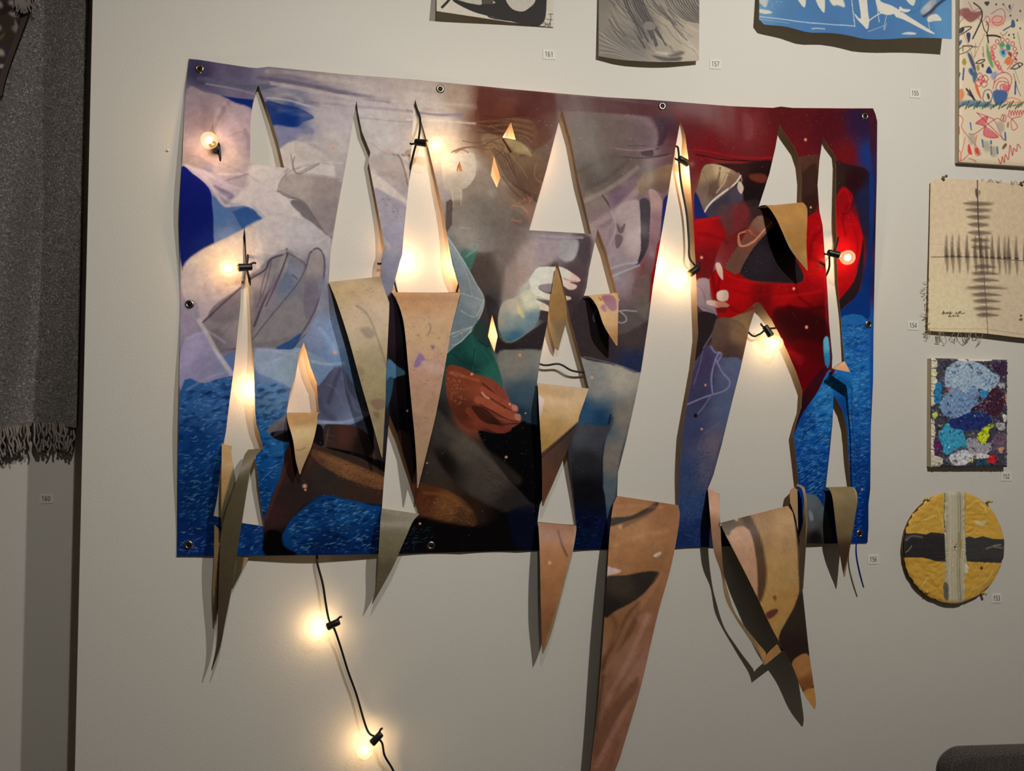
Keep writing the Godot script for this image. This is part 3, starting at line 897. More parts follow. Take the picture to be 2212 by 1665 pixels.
	p(b, [655, 407, 690, 396, 736, 386, 736, 440, 705, 478, 681, 460], [670, 410, 192, 181, 179, 720, 430, 157, 146, 148], 3, 1.0, false)
	p(b, [626, 436, 652, 434, 676, 466, 697, 500, 662, 475], [138, 131, 136], 2, 1.0, false)
	line(b, [597, 412, 622, 425, 650, 433, 675, 462, 697, 498], 2.5, [111, 97, 102], 1, 0.9)
	line(b, [628, 331, 631, 350, 634, 366, 642, 373, 664, 362, 690, 350], 2, [142, 129, 129], 1, 0.8)
	line(b, [600, 385, 612, 372, 625, 364], 2, [167, 154, 152], 1, 0.8)
	line(b, [640, 360, 700, 352, 740, 360], 3, [186, 173, 173], 3, 0.7)
	line(b, [735, 440, 760, 410, 790, 380, 830, 350], 6, [230, 221, 216], 5, 0.6)
	p(b, [826, 335, 852, 340, 872, 400, 880, 460, 850, 470, 830, 420], [840, 360, 202, 189, 187, 860, 440, 169, 155, 160], 5, 0.7, false)
	p(b, [822, 440, 850, 400, 880, 420, 866, 480, 840, 500], [182, 173, 180], 5, 0.6, false)
	line(b, [860, 330, 872, 360, 882, 400], 4, [123, 107, 107], 2, 0.6)
	p(b, [800, 372, 826, 392, 850, 470, 842, 540, 832, 520], [221, 212, 212], 5, 0.5, false)
	p(b, [390, 573, 431, 537, 484, 513, 544, 484, 580, 472, 652, 470, 700, 492, 716, 530, 710, 605, 698, 662, 677, 691, 660, 725, 628, 751, 551, 751, 508, 754, 472, 768, 456, 750, 441, 720, 427, 694, 419, 650, 390, 640], [410, 600, 222, 206, 206, 470, 560, 233, 212, 196, 520, 510, 222, 206, 200, 600, 500, 222, 213, 215, 690, 500, 199, 190, 195, 440, 670, 197, 184, 197, 560, 600, 170, 161, 173, 640, 610, 148, 145, 161, 690, 620, 170, 165, 181, 500, 710, 145, 139, 150, 600, 720, 139, 136, 147, 650, 700, 143, 143, 163], 3, 1.0, false)
	p(b, [545, 486, 580, 476, 640, 474, 690, 496, 660, 530, 600, 520, 560, 540], [211, 204, 209], 5, 0.8, false)
	p(b, [553, 492, 562, 520, 570, 560, 560, 590, 548, 560], [235, 223, 223], 4, 0.6, false)
	p(b, [431, 696, 475, 652, 520, 614, 583, 556, 619, 538, 652, 562, 668, 544, 690, 536, 700, 560, 698, 610, 684, 660, 660, 705, 628, 747, 560, 750, 508, 753, 470, 766, 448, 730], [480, 680, 135, 128, 139, 560, 620, 145, 138, 145, 620, 600, 125, 128, 143, 680, 590, 146, 137, 141, 600, 690, 126, 123, 135, 520, 730, 125, 119, 127, 650, 690, 130, 128, 143], 3, 0.8, false)
	p(b, [446, 686, 455, 660, 508, 624, 523, 619, 520, 660, 508, 682, 470, 694], [126, 120, 135], 3, 1.0, false)
	p(b, [548, 600, 583, 559, 616, 548, 605, 580, 571, 640, 548, 690], [570, 600, 159, 152, 159, 560, 650, 124, 118, 133], 3, 1.0, false)
	p(b, [580, 614, 616, 571, 652, 571, 640, 614, 604, 662, 556, 698], [610, 600, 114, 128, 157, 640, 580, 148, 148, 169, 580, 670, 139, 137, 151], 4, 1.0, false)
	p(b, [556, 700, 604, 664, 640, 640, 672, 690, 640, 720, 590, 735, 548, 735], [143, 139, 148], 4, 1.0, false)
	p(b, [669, 545, 686, 536, 699, 556, 698, 605, 686, 653, 665, 690, 655, 660, 660, 600], [680, 560, 171, 160, 162, 680, 640, 127, 120, 136], 2, 1.0, false)
	line(b, [431, 696, 475, 655, 520, 617, 540, 600, 571, 581, 583, 559, 616, 547], 3.5, [85, 71, 92], 1, 0.9)
	line(b, [619, 537, 616, 566, 592, 612, 571, 643, 547, 703], 4, [82, 65, 91], 1, 0.9)
	line(b, [583, 561, 573, 585, 564, 614, 558, 648], 2, [103, 87, 105], 1, 0.8)
	line(b, [619, 544, 653, 564, 660, 576], 2, [97, 83, 99], 1, 0.8)
	line(b, [669, 545, 660, 576, 640, 614, 580, 686, 544, 732], 2, [89, 84, 105], 1, 0.9)
	line(b, [669, 545, 686, 535, 700, 557, 698, 605, 686, 653, 672, 686, 652, 720, 631, 751], 3, [93, 82, 100], 1, 0.9)
	line(b, [630, 592, 642, 602], 2.5, [92, 83, 103], 1, 0.8)
	line(b, [460, 742, 489, 708, 499, 694], 3, [86, 72, 88], 1, 0.8)
	line(b, [465, 763, 484, 753, 505, 753, 530, 748], 4, [99, 90, 103], 2, 0.8)
	p(b, [441, 722, 470, 706, 515, 690, 512, 740, 470, 760], [460, 730, 123, 114, 125, 500, 710, 159, 150, 159], 3, 0.8, false)
	p(b, [390, 742, 428, 716, 452, 744, 475, 768, 506, 811, 470, 828, 389, 846], [400, 760, 178, 169, 211, 440, 790, 156, 153, 191, 490, 808, 147, 155, 195], 2, 1.0, false)
	line(b, [424, 690, 440, 716, 468, 764, 500, 808], 9, [228, 218, 231], 4, 0.7)
	p(b, [551, 756, 600, 752, 640, 750, 690, 770, 735, 800, 735, 832, 690, 836, 640, 842, 600, 822, 553, 800], [580, 770, 162, 178, 206, 640, 790, 167, 186, 200, 700, 800, 142, 169, 208, 720, 830, 122, 155, 199], 3, 0.85, false)
	p(b, [595, 752, 625, 735, 650, 720, 640, 745, 628, 754], [57, 90, 145], 1, 1.0, false)
	line(b, [660, 722, 640, 742, 628, 754], 1.5, [68, 74, 101], 1, 0.8)
	line(b, [560, 800, 610, 780, 640, 756], 2, [167, 184, 211], 2, 0.7)
	p(b, [686, 600, 712, 620, 745, 720, 790, 860, 760, 880, 720, 800, 700, 720], [700, 640, 145, 145, 165, 730, 720, 141, 167, 212, 750, 800, 122, 155, 206], 5, 0.9, false)
	p(b, [387, 848, 440, 828, 505, 812, 560, 830, 600, 828, 640, 862, 620, 905, 590, 935, 612, 946, 628, 966, 604, 1048, 570, 1130, 577, 1199, 382, 1201], [400, 870, 51, 100, 166, 480, 880, 62, 111, 182, 590, 860, 105, 144, 193, 420, 960, 21, 69, 137, 560, 980, 21, 88, 164, 600, 950, 40, 110, 175, 420, 1080, 15, 56, 118, 560, 1080, 17, 71, 136, 400, 1180, 19, 50, 116, 540, 1180, 19, 61, 130], 2, 1.0, false)
	ripples(b, [387, 850, 440, 828, 505, 812, 600, 832, 630, 862, 592, 930, 626, 962, 604, 1048, 570, 1130, 577, 1196, 384, 1198], 520, 21, "7fb0d8", "0a2050")
	p(b, [575, 932, 598, 908, 640, 890, 645, 918, 600, 934], [590, 926, 121, 115, 123, 630, 905, 139, 135, 145], 2, 1.0, false)
	p(b, [640, 860, 690, 832, 735, 792, 790, 878, 797, 892, 770, 906, 735, 914, 690, 908, 650, 900], [700, 850, 93, 96, 124, 740, 840, 107, 111, 142, 780, 890, 124, 137, 172, 660, 890, 102, 106, 133], 2, 1.0, false)
	line(b, [688, 866, 700, 890, 720, 905], 12, [74, 74, 102], 5, 0.6)
	line(b, [640, 912, 690, 911, 732, 915, 768, 909, 797, 891], 8, [145, 161, 200], 2, 0.9)
	p(b, [586, 934, 640, 926, 690, 916, 702, 950, 690, 966, 640, 958, 600, 950], [25, 21, 25], 1, 1.0, false)
	p(b, [700, 922, 720, 916, 770, 922, 806, 950, 800, 985, 750, 980, 704, 966], [712, 940, 64, 49, 47, 740, 940, 86, 54, 47, 790, 960, 34, 25, 25], 2, 1.0, false)
	p(b, [622, 962, 660, 950, 690, 962, 730, 975, 780, 992, 832, 1022, 832, 1086, 790, 1086, 740, 1076, 700, 1068, 664, 1082, 640, 1108, 612, 1150, 600, 1185, 575, 1198, 568, 1140, 588, 1070, 606, 1030], [620, 1000, 68, 42, 38, 650, 980, 82, 53, 45, 640, 1060, 53, 42, 42, 700, 1030, 56, 50, 47, 590, 1120, 68, 45, 43, 760, 1050, 64, 48, 41, 600, 1170, 26, 19, 23, 820, 1060, 68, 48, 39], 2, 1.0, false)
	p(b, [668, 972, 700, 976, 760, 1000, 832, 1032, 830, 1058, 780, 1046, 740, 1030, 690, 1002], [690, 985, 105, 73, 55, 740, 1005, 132, 92, 62, 800, 1035, 116, 78, 54], 4, 1.0, false)
	hairs(b, [672, 974, 760, 1002, 832, 1036, 828, 1066, 740, 1034, 690, 1000], 160, 9, "4a3222", 0.6)
	p(b, [702, 966, 760, 976, 832, 1000, 832, 1020, 780, 990], [16, 13, 14], 2, 1.0, false)
	p(b, [612, 1150, 640, 1110, 700, 1072, 740, 1078, 800, 1092, 825, 1104, 822, 1197, 626, 1199, 606, 1176], [650, 1130, 20, 73, 140, 760, 1100, 22, 77, 142, 700, 1180, 12, 40, 92, 800, 1180, 12, 45, 104], 2, 1.0, false)
	ripples(b, [618, 1160, 644, 1112, 700, 1076, 740, 1082, 800, 1096, 822, 1108, 820, 1194, 640, 1194], 190, 22, "7fb0d8", "06163a")
	p(b, [575, 1150, 604, 1150, 612, 1180, 640, 1198, 570, 1199], [12, 10, 13], 4, 1.0, false)
	p(b, [838, 640, 884, 700, 892, 860, 898, 1000, 880, 1020, 858, 938, 842, 890], [850, 700, 46, 35, 41, 870, 800, 28, 23, 30, 880, 940, 14, 12, 14], 4, 1.0, false)
	p(b, [838, 776, 858, 790, 878, 806, 858, 814, 836, 822], [81, 125, 158], 1, 1.0, false)
	p(b, [836, 822, 850, 818, 844, 860, 834, 880], [45, 80, 107], 2, 1.0, false)
	p(b, [858, 936, 884, 940, 896, 1000, 900, 1040, 884, 1024], [55, 36, 27], 4, 0.7, false)
	p(b, [890, 1048, 930, 1050, 975, 1064, 1018, 1096, 1032, 1138, 990, 1136, 940, 1122, 905, 1108], [920, 1070, 95, 53, 35, 970, 1090, 126, 81, 49, 1010, 1120, 82, 55, 36], 3, 1.0, false)
	hairs(b, [905, 1075, 960, 1070, 1020, 1110, 1024, 1134, 960, 1120, 910, 1106], 70, 7, "a8764a", 0.5)
	p(b, [935, 880, 985, 925, 1030, 960, 1080, 1010, 1165, 1084, 1165, 1112, 1100, 1110, 1040, 1084, 990, 1050, 950, 1000, 930, 950], [960, 930, 64, 60, 56, 1000, 970, 92, 84, 75, 1060, 1030, 83, 74, 67, 1120, 1090, 49, 45, 45, 960, 1000, 29, 25, 25], 6, 1.0, false)
	hairs(b, [1010, 1000, 1060, 1030, 1130, 1090, 1100, 1110, 1030, 1070], 90, 6, "352a24", 0.5)
	p(b, [1034, 930, 1075, 935, 1120, 915, 1166, 900, 1168, 1085, 1120, 1056, 1080, 1010, 1050, 965], [12, 11, 13], 4, 1.0, false)
	p(b, [906, 1120, 960, 1132, 1040, 1140, 1110, 1108, 1160, 1120, 1160, 1190, 862, 1197, 880, 1150], [15, 13, 14], 6, 1.0, false)
	p(b, [1100, 1110, 1165, 1100, 1166, 1190, 1120, 1190], [13, 21, 44], 5, 0.8, false)
	ripples(b, [850, 1140, 930, 1140, 940, 1192, 850, 1194], 40, 23, "2c4a66", "060f22")
	p(b, [1000, 560, 1060, 540, 1130, 500, 1140, 580, 1090, 640, 1070, 720, 1050, 745, 1030, 700, 1040, 650], [1040, 580, 87, 74, 69, 1100, 560, 126, 113, 106, 1060, 680, 64, 59, 59], 5, 1.0, false)
	p(b, [1040, 200, 1110, 195, 1190, 205, 1206, 258, 1190, 300, 1130, 330, 1060, 282, 1030, 262], [1060, 220, 114, 64, 51, 1150, 230, 101, 56, 51, 1110, 280, 115, 84, 67], 4, 1.0, false)
	p(b, [994, 548, 1030, 536, 1016, 584, 1004, 600], [72, 112, 103], 3, 1.0, false)
	p(b, [966, 512, 992, 553, 1026, 610, 1046, 651, 1026, 704, 1000, 733, 966, 762, 972, 700, 994, 640, 980, 580], [985, 570, 148, 160, 167, 1010, 630, 140, 152, 158, 1000, 690, 123, 137, 146, 1035, 650, 151, 160, 164], 1, 1.0, false)
	line(b, [966, 512, 992, 553, 1026, 610, 1046, 651, 1026, 704, 1000, 733, 966, 762], 2.2, [200, 211, 209], 1, 0.9)
	line(b, [995, 633, 1020, 641, 1045, 651], 2, [189, 200, 200], 1, 0.8)
	line(b, [974, 721, 1000, 712, 1027, 704], 2, [192, 205, 205], 1, 0.8)
	line(b, [992, 560, 1012, 606, 1020, 640], 1.5, [181, 193, 195], 1, 0.7)
	line(b, [1000, 735, 996, 718, 974, 722], 1.5, [178, 189, 192], 1, 0.7)
	p(b, [966, 764, 1000, 735, 1020, 718, 1040, 735, 1058, 755, 1078, 798, 1086, 838, 1060, 828, 1040, 812, 1020, 806, 990, 796, 964, 790], [985, 770, 30, 72, 65, 1030, 760, 39, 94, 85, 1070, 810, 50, 107, 96, 1010, 790, 26, 63, 59], 2, 1.0, false)
	line(b, [1018, 725, 1026, 760, 1022, 800], 4, [50, 110, 99], 3, 0.6)
	line(b, [1040, 750, 1066, 790, 1082, 832], 3, [54, 116, 103], 3, 0.6)
	p(b, [1020, 720, 1040, 690, 1062, 760, 1056, 752], [46, 68, 63], 3, 1.0, false)
	p(b, [964, 796, 990, 790, 1030, 808, 1065, 820, 1090, 842, 1105, 864, 1118, 874, 1119, 886, 1106, 890, 1123, 899, 1124, 912, 1106, 924, 1076, 936, 1048, 930, 1012, 926, 986, 902, 966, 860], [990, 820, 133, 65, 45, 1040, 840, 148, 74, 50, 1080, 870, 142, 71, 54, 1110, 880, 165, 95, 78, 1110, 908, 132, 69, 56, 1040, 900, 132, 65, 45, 1000, 890, 93, 45, 34, 1070, 928, 73, 38, 32], 1, 1.0, false)
	line(b, [1042, 828, 1064, 846, 1082, 866, 1094, 886], 3, [74, 34, 28], 1, 0.9)
	line(b, [1036, 872, 1062, 886, 1090, 896, 1120, 893], 3, [69, 32, 25], 1, 0.9)
	line(b, [1030, 902, 1060, 914, 1096, 916, 1120, 914], 2.5, [65, 30, 23], 1, 0.9)
	line(b, [1050, 858, 1076, 878, 1104, 892], 5, [179, 102, 76], 2, 0.6)
	line(b, [1040, 886, 1070, 902, 1104, 908], 4, [167, 93, 69], 2, 0.6)
	p(b, [1102, 868, 1114, 876, 1116, 884, 1104, 882], [207, 144, 124], 1, 0.8, false)
	p(b, [1112, 900, 1123, 902, 1122, 912, 1114, 910], [198, 137, 119], 1, 0.8, false)
	blots(b, [970, 800, 1000, 800, 1010, 840, 1000, 880, 975, 870], 30, 3.6, 31, "a8764f", 0.5)
	blots(b, [1090, 862, 1118, 876, 1122, 910, 1096, 912], 30, 2.0, 32, "d6aa90", 0.6)
	p(b, [1042, 290, 1090, 300, 1150, 330, 1180, 370, 1150, 440, 1100, 420, 1060, 360], [1070, 320, 155, 124, 96, 1120, 340, 138, 111, 85, 1140, 400, 117, 88, 70, 1090, 380, 145, 121, 101], 6, 0.9, false)
	line(b, [1060, 318, 1078, 352, 1104, 396, 1160, 420], 2, [96, 70, 59], 1, 0.75)
	line(b, [1066, 321, 1084, 357, 1110, 400, 1160, 423], 2, [93, 68, 59], 1, 0.75)
	line(b, [1073, 324, 1091, 362, 1117, 404, 1160, 426], 2, [90, 66, 59], 1, 0.75)
	line(b, [1080, 327, 1098, 367, 1124, 408, 1160, 429], 2, [87, 63, 59], 1, 0.75)
	line(b, [1088, 330, 1106, 372, 1132, 412, 1160, 432], 2, [83, 61, 59], 1, 0.75)
	line(b, [1096, 333, 1114, 377, 1140, 416, 1160, 435], 2, [80, 59, 59], 1, 0.75)
	line(b, [1052, 306, 1090, 296, 1130, 300, 1150, 330, 1120, 342], 2.5, [102, 76, 60], 1, 0.7)
	line(b, [1000, 300, 1030, 306, 1060, 300, 1078, 320], 2, [109, 80, 67], 1, 0.7)
	p(b, [1090, 304, 1125, 312, 1148, 340, 1128, 336, 1108, 330], [186, 161, 113], 3, 0.8, false)
	line(b, [1158, 352, 1154, 380, 1172, 396], 2, [176, 125, 94], 1, 0.8)
	line(b, [1128, 432, 1150, 428, 1140, 446, 1160, 452, 1130, 466, 1156, 474, 1118, 484], 7, [169, 111, 89], 4, 0.6)
	p(b, [955, 334, 985, 330, 1022, 328, 1028, 350, 1026, 381, 1007, 407, 980, 408, 960, 404], [975, 350, 217, 210, 197, 1010, 370, 202, 193, 180, 980, 395, 183, 174, 165], 2, 1.0, false)
	p(b, [968, 405, 996, 404, 998, 436, 994, 453, 976, 453, 977, 432], [985, 420, 188, 177, 166, 985, 448, 144, 133, 122], 1, 1.0, false)
	line(b, [977, 408, 979, 448], 1.5, [226, 217, 204], 1, 0.7)
	line(b, [994, 408, 996, 446], 1.5, [226, 217, 204], 1, 0.7)
	p(b, [964, 436, 974, 430, 978, 436, 976, 486, 962, 506], [95, 80, 75], 2, 0.9, true)
	line(b, [976, 326, 1000, 316, 1030, 316, 1056, 322], 3, [131, 91, 74], 2, 0.8)
	p(b, [980, 490, 1020, 420, 1080, 440, 1140, 470, 1138, 500, 1080, 540, 1010, 540], [1010, 500, 157, 148, 139, 1080, 480, 134, 123, 114, 1050, 520, 137, 128, 123, 1120, 490, 109, 94, 85], 6, 0.85, false)
	p(b, [1236, 300, 1300, 250, 1380, 240, 1420, 262, 1428, 330, 1390, 380, 1300, 420, 1262, 400], [1270, 300, 122, 108, 97, 1340, 280, 132, 115, 110, 1390, 280, 141, 119, 124, 1320, 360, 103, 90, 79, 1270, 390, 108, 94, 86], 8, 0.85, false)
	p(b, [1420, 244, 1444, 262, 1440, 300, 1422, 320, 1430, 280], [73, 52, 69], 4, 0.9, false)
	line(b, [1320, 316, 1370, 322, 1430, 312], 3, [155, 122, 128], 2, 0.7)
	line(b, [1324, 336, 1380, 338, 1450, 330], 3, [87, 65, 74], 2, 0.7)
	p(b, [1390, 324, 1414, 320, 1412, 334, 1392, 332], [65, 47, 52], 2, 0.9, false)
	line(b, [1400, 344, 1430, 340, 1452, 334], 2, [166, 124, 129], 1, 0.6)
	p(b, [1268, 410, 1320, 390, 1390, 380, 1400, 410, 1360, 450, 1330, 480, 1300, 490, 1274, 480], [1290, 420, 144, 130, 119, 1340, 420, 122, 97, 115, 1300, 470, 145, 122, 127, 1370, 400, 134, 106, 121], 6, 1.0, false)
	line(b, [1264, 434, 1300, 410, 1350, 392], 8, [168, 152, 137], 5, 0.5)
	line(b, [1280, 486, 1330, 456, 1380, 408], 14, [198, 173, 171], 6, 0.6)
	line(b, [1302, 418, 1316, 440], 2, [75, 55, 62], 1, 0.8)
	p(b, [1377, 392, 1410, 368, 1444, 354, 1455, 362, 1450, 390, 1435, 416, 1406, 404, 1390, 424], [1400, 390, 150, 125, 103, 1440, 370, 154, 121, 94, 1420, 405, 117, 90, 81], 3, 1.0, false)
	p(b, [1336, 446, 1365, 430, 1384, 438, 1385, 512, 1377, 566, 1340, 580, 1316, 578, 1312, 536, 1320, 486], [1350, 460, 187, 165, 165, 1370, 520, 200, 180, 182, 1330, 560, 171, 153, 160, 1325, 500, 159, 137, 141], 3, 1.0, false)
	line(b, [1334, 482, 1342, 492, 1351, 484], 4, [118, 100, 105], 1, 0.8)
	p(b, [1384, 431, 1401, 428, 1407, 452, 1404, 512, 1392, 548, 1372, 578, 1383, 536, 1385, 464], [65, 56, 65], 1, 1.0, false)
	p(b, [1404, 409, 1420, 412, 1433, 436, 1430, 476, 1420, 524, 1405, 590, 1384, 600, 1400, 526, 1407, 446], [1420, 430, 188, 153, 148, 1424, 480, 159, 120, 132, 1410, 540, 140, 103, 115, 1395, 590, 132, 96, 99], 2, 1.0, false)
	p(b, [1436, 428, 1450, 430, 1440, 512, 1426, 540, 1430, 480], [31, 33, 105], 2, 1.0, false)
	p(b, [1418, 528, 1434, 520, 1422, 600, 1406, 650, 1398, 640, 1408, 580], [162, 27, 31], 2, 1.0, false)
	p(b, [1376, 600, 1400, 596, 1404, 640, 1396, 690, 1370, 660, 1366, 624], [1385, 620, 136, 111, 109, 1390, 660, 117, 106, 102], 4, 1.0, false)
	p(b, [1128, 506, 1180, 508, 1276, 508, 1270, 590, 1256, 640, 1240, 690, 1225, 660, 1214, 600, 1180, 540, 1110, 540], [1160, 520, 159, 148, 153, 1210, 530, 160, 148, 157, 1262, 540, 85, 72, 79, 1240, 600, 94, 74, 80, 1235, 660, 71, 57, 62], 9, 1.0, false)
	p(b, [1205, 520, 1248, 516, 1250, 540, 1240, 560, 1222, 564, 1206, 550], [1220, 535, 171, 167, 173, 1240, 555, 183, 178, 180], 3, 1.0, false)
	line(b, [1150, 506, 1200, 510, 1260, 512], 5, [200, 188, 200], 3, 0.7)
	p(b, [1106, 520, 1150, 512, 1208, 524, 1196, 566, 1160, 580, 1140, 606, 1110, 640, 1086, 700, 1088, 620], [1130, 540, 192, 171, 167, 1180, 540, 176, 160, 165, 1110, 600, 186, 161, 152, 1095, 660, 169, 153, 144], 9, 1.0, false)
	p(b, [1048, 640, 1076, 660, 1074, 720, 1100, 742, 1150, 712, 1186, 690, 1186, 700, 1160, 770, 1110, 756, 1072, 764, 1062, 720], [52, 46, 48], 4, 1.0, false)
	p(b, [1232, 690, 1262, 640, 1290, 660, 1320, 730, 1330, 790, 1290, 780, 1254, 768, 1240, 716], [63, 52, 57], 4, 1.0, false)
	p(b, [1112, 642, 1146, 625, 1160, 650, 1167, 673, 1153, 704, 1136, 719, 1098, 738, 1078, 716, 1075, 687, 1086, 654], [1110, 655, 202, 189, 169, 1145, 650, 239, 236, 202, 1130, 690, 168, 168, 150, 1100, 700, 134, 148, 148, 1150, 690, 123, 146, 157, 1110, 730, 70, 114, 139, 1080, 690, 168, 163, 150], 2, 1.0, false)
	p(b, [1116, 660, 1124, 664, 1132, 682, 1128, 688, 1118, 674], [239, 219, 144], 2, 0.8, false)
	p(b, [1145, 603, 1160, 579, 1177, 575, 1194, 575, 1218, 577, 1252, 599, 1252, 608, 1232, 609, 1247, 615, 1244, 623, 1230, 625, 1208, 613, 1165, 620, 1175, 630, 1194, 635, 1230, 639, 1232, 647, 1194, 649, 1155, 644, 1184, 659, 1187, 672, 1165, 668, 1146, 663, 1136, 644, 1146, 623], [1160, 590, 239, 239, 227, 1220, 590, 239, 234, 218, 1245, 604, 238, 204, 193, 1160, 640, 239, 239, 221, 1220, 642, 234, 203, 192, 1180, 665, 239, 220, 197], 1, 1.0, false)
	p(b, [1163, 618, 1182, 612, 1196, 614, 1194, 628, 1180, 630], [159, 145, 152], 1, 1.0, false)
	line(b, [1218, 600, 1234, 606, 1250, 608], 2, [186, 136, 127], 1, 0.8)
	line(b, [1160, 640, 1180, 646, 1196, 648], 2, [191, 158, 145], 1, 0.8)
	p(b, [1165, 673, 1187, 674, 1186, 690, 1166, 690], [68, 55, 57], 2, 1.0, false)
	line(b, [1096, 660, 1102, 590, 1116, 530, 1150, 496], 30, [151, 133, 126], 10, 0.65)
	line(b, [1130, 500, 1180, 504, 1230, 506], 16, [170, 159, 166], 8, 0.5)
	p(b, [1112, 642, 1146, 625, 1167, 673, 1153, 704, 1136, 719, 1098, 738, 1078, 716, 1075, 687, 1086, 654], [1110, 655, 198, 184, 164, 1145, 650, 231, 227, 198, 1100, 700, 137, 150, 150, 1150, 690, 119, 143, 157, 1110, 730, 70, 114, 139, 1080, 690, 168, 163, 150], 2, 0.9, false)
	p(b, [1116, 660, 1124, 664, 1132, 682, 1128, 688, 1118, 674], [231, 213, 144], 3, 0.7, false)
	p(b, [1066, 478, 1110, 482, 1143, 490, 1140, 512, 1122, 532, 1106, 566, 1080, 570], [128, 114, 108], 10, 0.85, false)
	p(b, [1074, 766, 1112, 756, 1170, 756, 1256, 771, 1328, 788, 1382, 806, 1375, 850, 1353, 940, 1340, 990, 1334, 1060, 1324, 1120, 1318, 1186, 1312, 1110, 1303, 1042, 1303, 990, 1309, 950, 1324, 912, 1322, 900, 1280, 912, 1240, 922, 1166, 920, 1120, 900, 1096, 850], [1110, 780, 149, 145, 136, 1220, 790, 173, 167, 160, 1340, 820, 190, 182, 168, 1290, 840, 155, 155, 153, 1260, 880, 49, 89, 122, 1300, 900, 38, 73, 111, 1345, 900, 146, 137, 126, 1330, 990, 140, 131, 123, 1318, 1060, 97, 113, 126, 1314, 1140, 74, 92, 113, 1130, 860, 69, 91, 109, 1120, 890, 38, 56, 73], 3, 1.0, false)
	line(b, [1320, 896, 1316, 912, 1306, 950, 1302, 994, 1304, 1046], 4, [23, 30, 43], 2, 0.8)
	p(b, [1240, 922, 1270, 916, 1300, 920, 1322, 918, 1307, 951, 1302, 994, 1303, 1042, 1312, 1090, 1314, 1187, 1242, 1187, 1237, 994], [1260, 940, 80, 84, 93, 1290, 950, 71, 73, 84, 1270, 1000, 45, 45, 51, 1270, 1060, 22, 22, 28, 1260, 1140, 11, 21, 51, 1300, 1160, 14, 28, 68], 2, 1.0, false)
	ripples(b, [1244, 1110, 1310, 1110, 1312, 1184, 1244, 1184], 26, 24, "2a4570", "050c22")
	p(b, [1255, 690, 1300, 720, 1350, 720, 1412, 690, 1400, 750, 1384, 804, 1330, 786, 1255, 768], [1290, 750, 63, 52, 54, 1370, 730, 79, 68, 66, 1370, 780, 45, 52, 85], 3, 1.0, false)
	line(b, [1262, 770, 1330, 786, 1384, 806], 2, [195, 184, 191], 1, 0.5)
	line(b, [1318, 580, 1345, 571, 1375, 568], 4, [187, 187, 198], 1, 0.9)
	line(b, [1320, 598, 1350, 585, 1378, 574], 5, [186, 186, 198], 1, 0.9)
	line(b, [1322, 606, 1334, 598, 1336, 604], 3, [170, 170, 181], 1, 0.8)
	line(b, [1334, 672, 1352, 670, 1376, 672], 3, [179, 177, 184], 1, 0.9)
	line(b, [1340, 672, 1352, 682, 1354, 692, 1344, 697, 1334, 694], 3, [179, 177, 183], 1, 0.9)
	line(b, [1290, 668, 1283, 682, 1285, 694], 3, [168, 166, 175], 1, 0.9)
	p(b, [1036, 184, 1110, 193, 1200, 202, 1330, 212, 1466, 221, 1466, 246, 1330, 240, 1200, 238, 1120, 262, 1038, 262], [1060, 215, 101, 56, 45, 1150, 225, 97, 51, 47, 1300, 226, 101, 69, 69, 1440, 232, 93, 49, 56], 4, 0.85, true)
	p(b, [1040, 262, 1100, 250, 1150, 262, 1160, 300, 1110, 292, 1060, 286], [1060, 270, 93, 60, 47, 1130, 275, 119, 84, 62], 4, 0.8, false)
	line(b, [1044, 258, 1090, 254, 1150, 262], 1.6, [154, 117, 88], 1, 0.6)
	line(b, [1050, 264, 1096, 261, 1150, 270], 1.6, [73, 47, 38], 1, 0.6)
	line(b, [1056, 270, 1102, 268, 1150, 278], 1.6, [154, 117, 89], 1, 0.6)
	line(b, [1062, 276, 1108, 275, 1150, 286], 1.6, [73, 47, 38], 1, 0.6)
	line(b, [1068, 282, 1114, 282, 1150, 294], 1.6, [154, 117, 89], 1, 0.6)
	line(b, [1074, 288, 1120, 289, 1150, 302], 1.6, [73, 47, 38], 1, 0.6)
	line(b, [1080, 294, 1126, 296, 1150, 310], 1.6, [154, 117, 89], 1, 0.6)
	p(b, [1240, 262, 1320, 250, 1400, 262, 1410, 310, 1340, 330, 1262, 350], [1270, 290, 108, 95, 86, 1340, 280, 113, 97, 93, 1390, 300, 108, 91, 93], 10, 0.7, false)
	p(b, [1262, 350, 1330, 330, 1390, 326, 1370, 380, 1300, 420, 1272, 412], [1290, 370, 96, 85, 76, 1350, 350, 103, 87, 83], 10, 0.7, false)
	p(b, [1462, 222, 1560, 228, 1680, 234, 1820, 236, 1884, 236, 1890, 330, 1884, 372, 1806, 350, 1770, 330, 1660, 350, 1560, 340, 1492, 326, 1480, 280], [1500, 250, 106, 38, 43, 1560, 300, 117, 28, 32, 1620, 280, 121, 41, 43, 1700, 260, 92, 27, 32, 1690, 320, 112, 25, 28, 1800, 270, 84, 23, 30, 1840, 330, 112, 23, 28, 1876, 260, 49, 30, 62, 1886, 330, 30, 56, 124], 4, 1.0, false)
	p(b, [1608, 246, 1626, 250, 1630, 290, 1612, 300], [141, 69, 73], 6, 0.7, false)
	line(b, [1494, 324, 1540, 328, 1587, 336, 1640, 340, 1690, 338], 4, [159, 28, 34], 2, 0.9)
	line(b, [1500, 336, 1560, 344, 1620, 346, 1680, 350], 3, [54, 15, 21], 2, 0.9)
	line(b, [1520, 342, 1580, 348, 1640, 352], 2, [168, 39, 45], 1, 0.8)
	p(b, [1548, 354, 1600, 352, 1668, 346, 1664, 380, 1650, 431, 1619, 446, 1606, 420, 1596, 372], [1600, 364, 61, 32, 32, 1640, 380, 41, 19, 21, 1630, 420, 30, 22, 24], 2, 1.0, false)
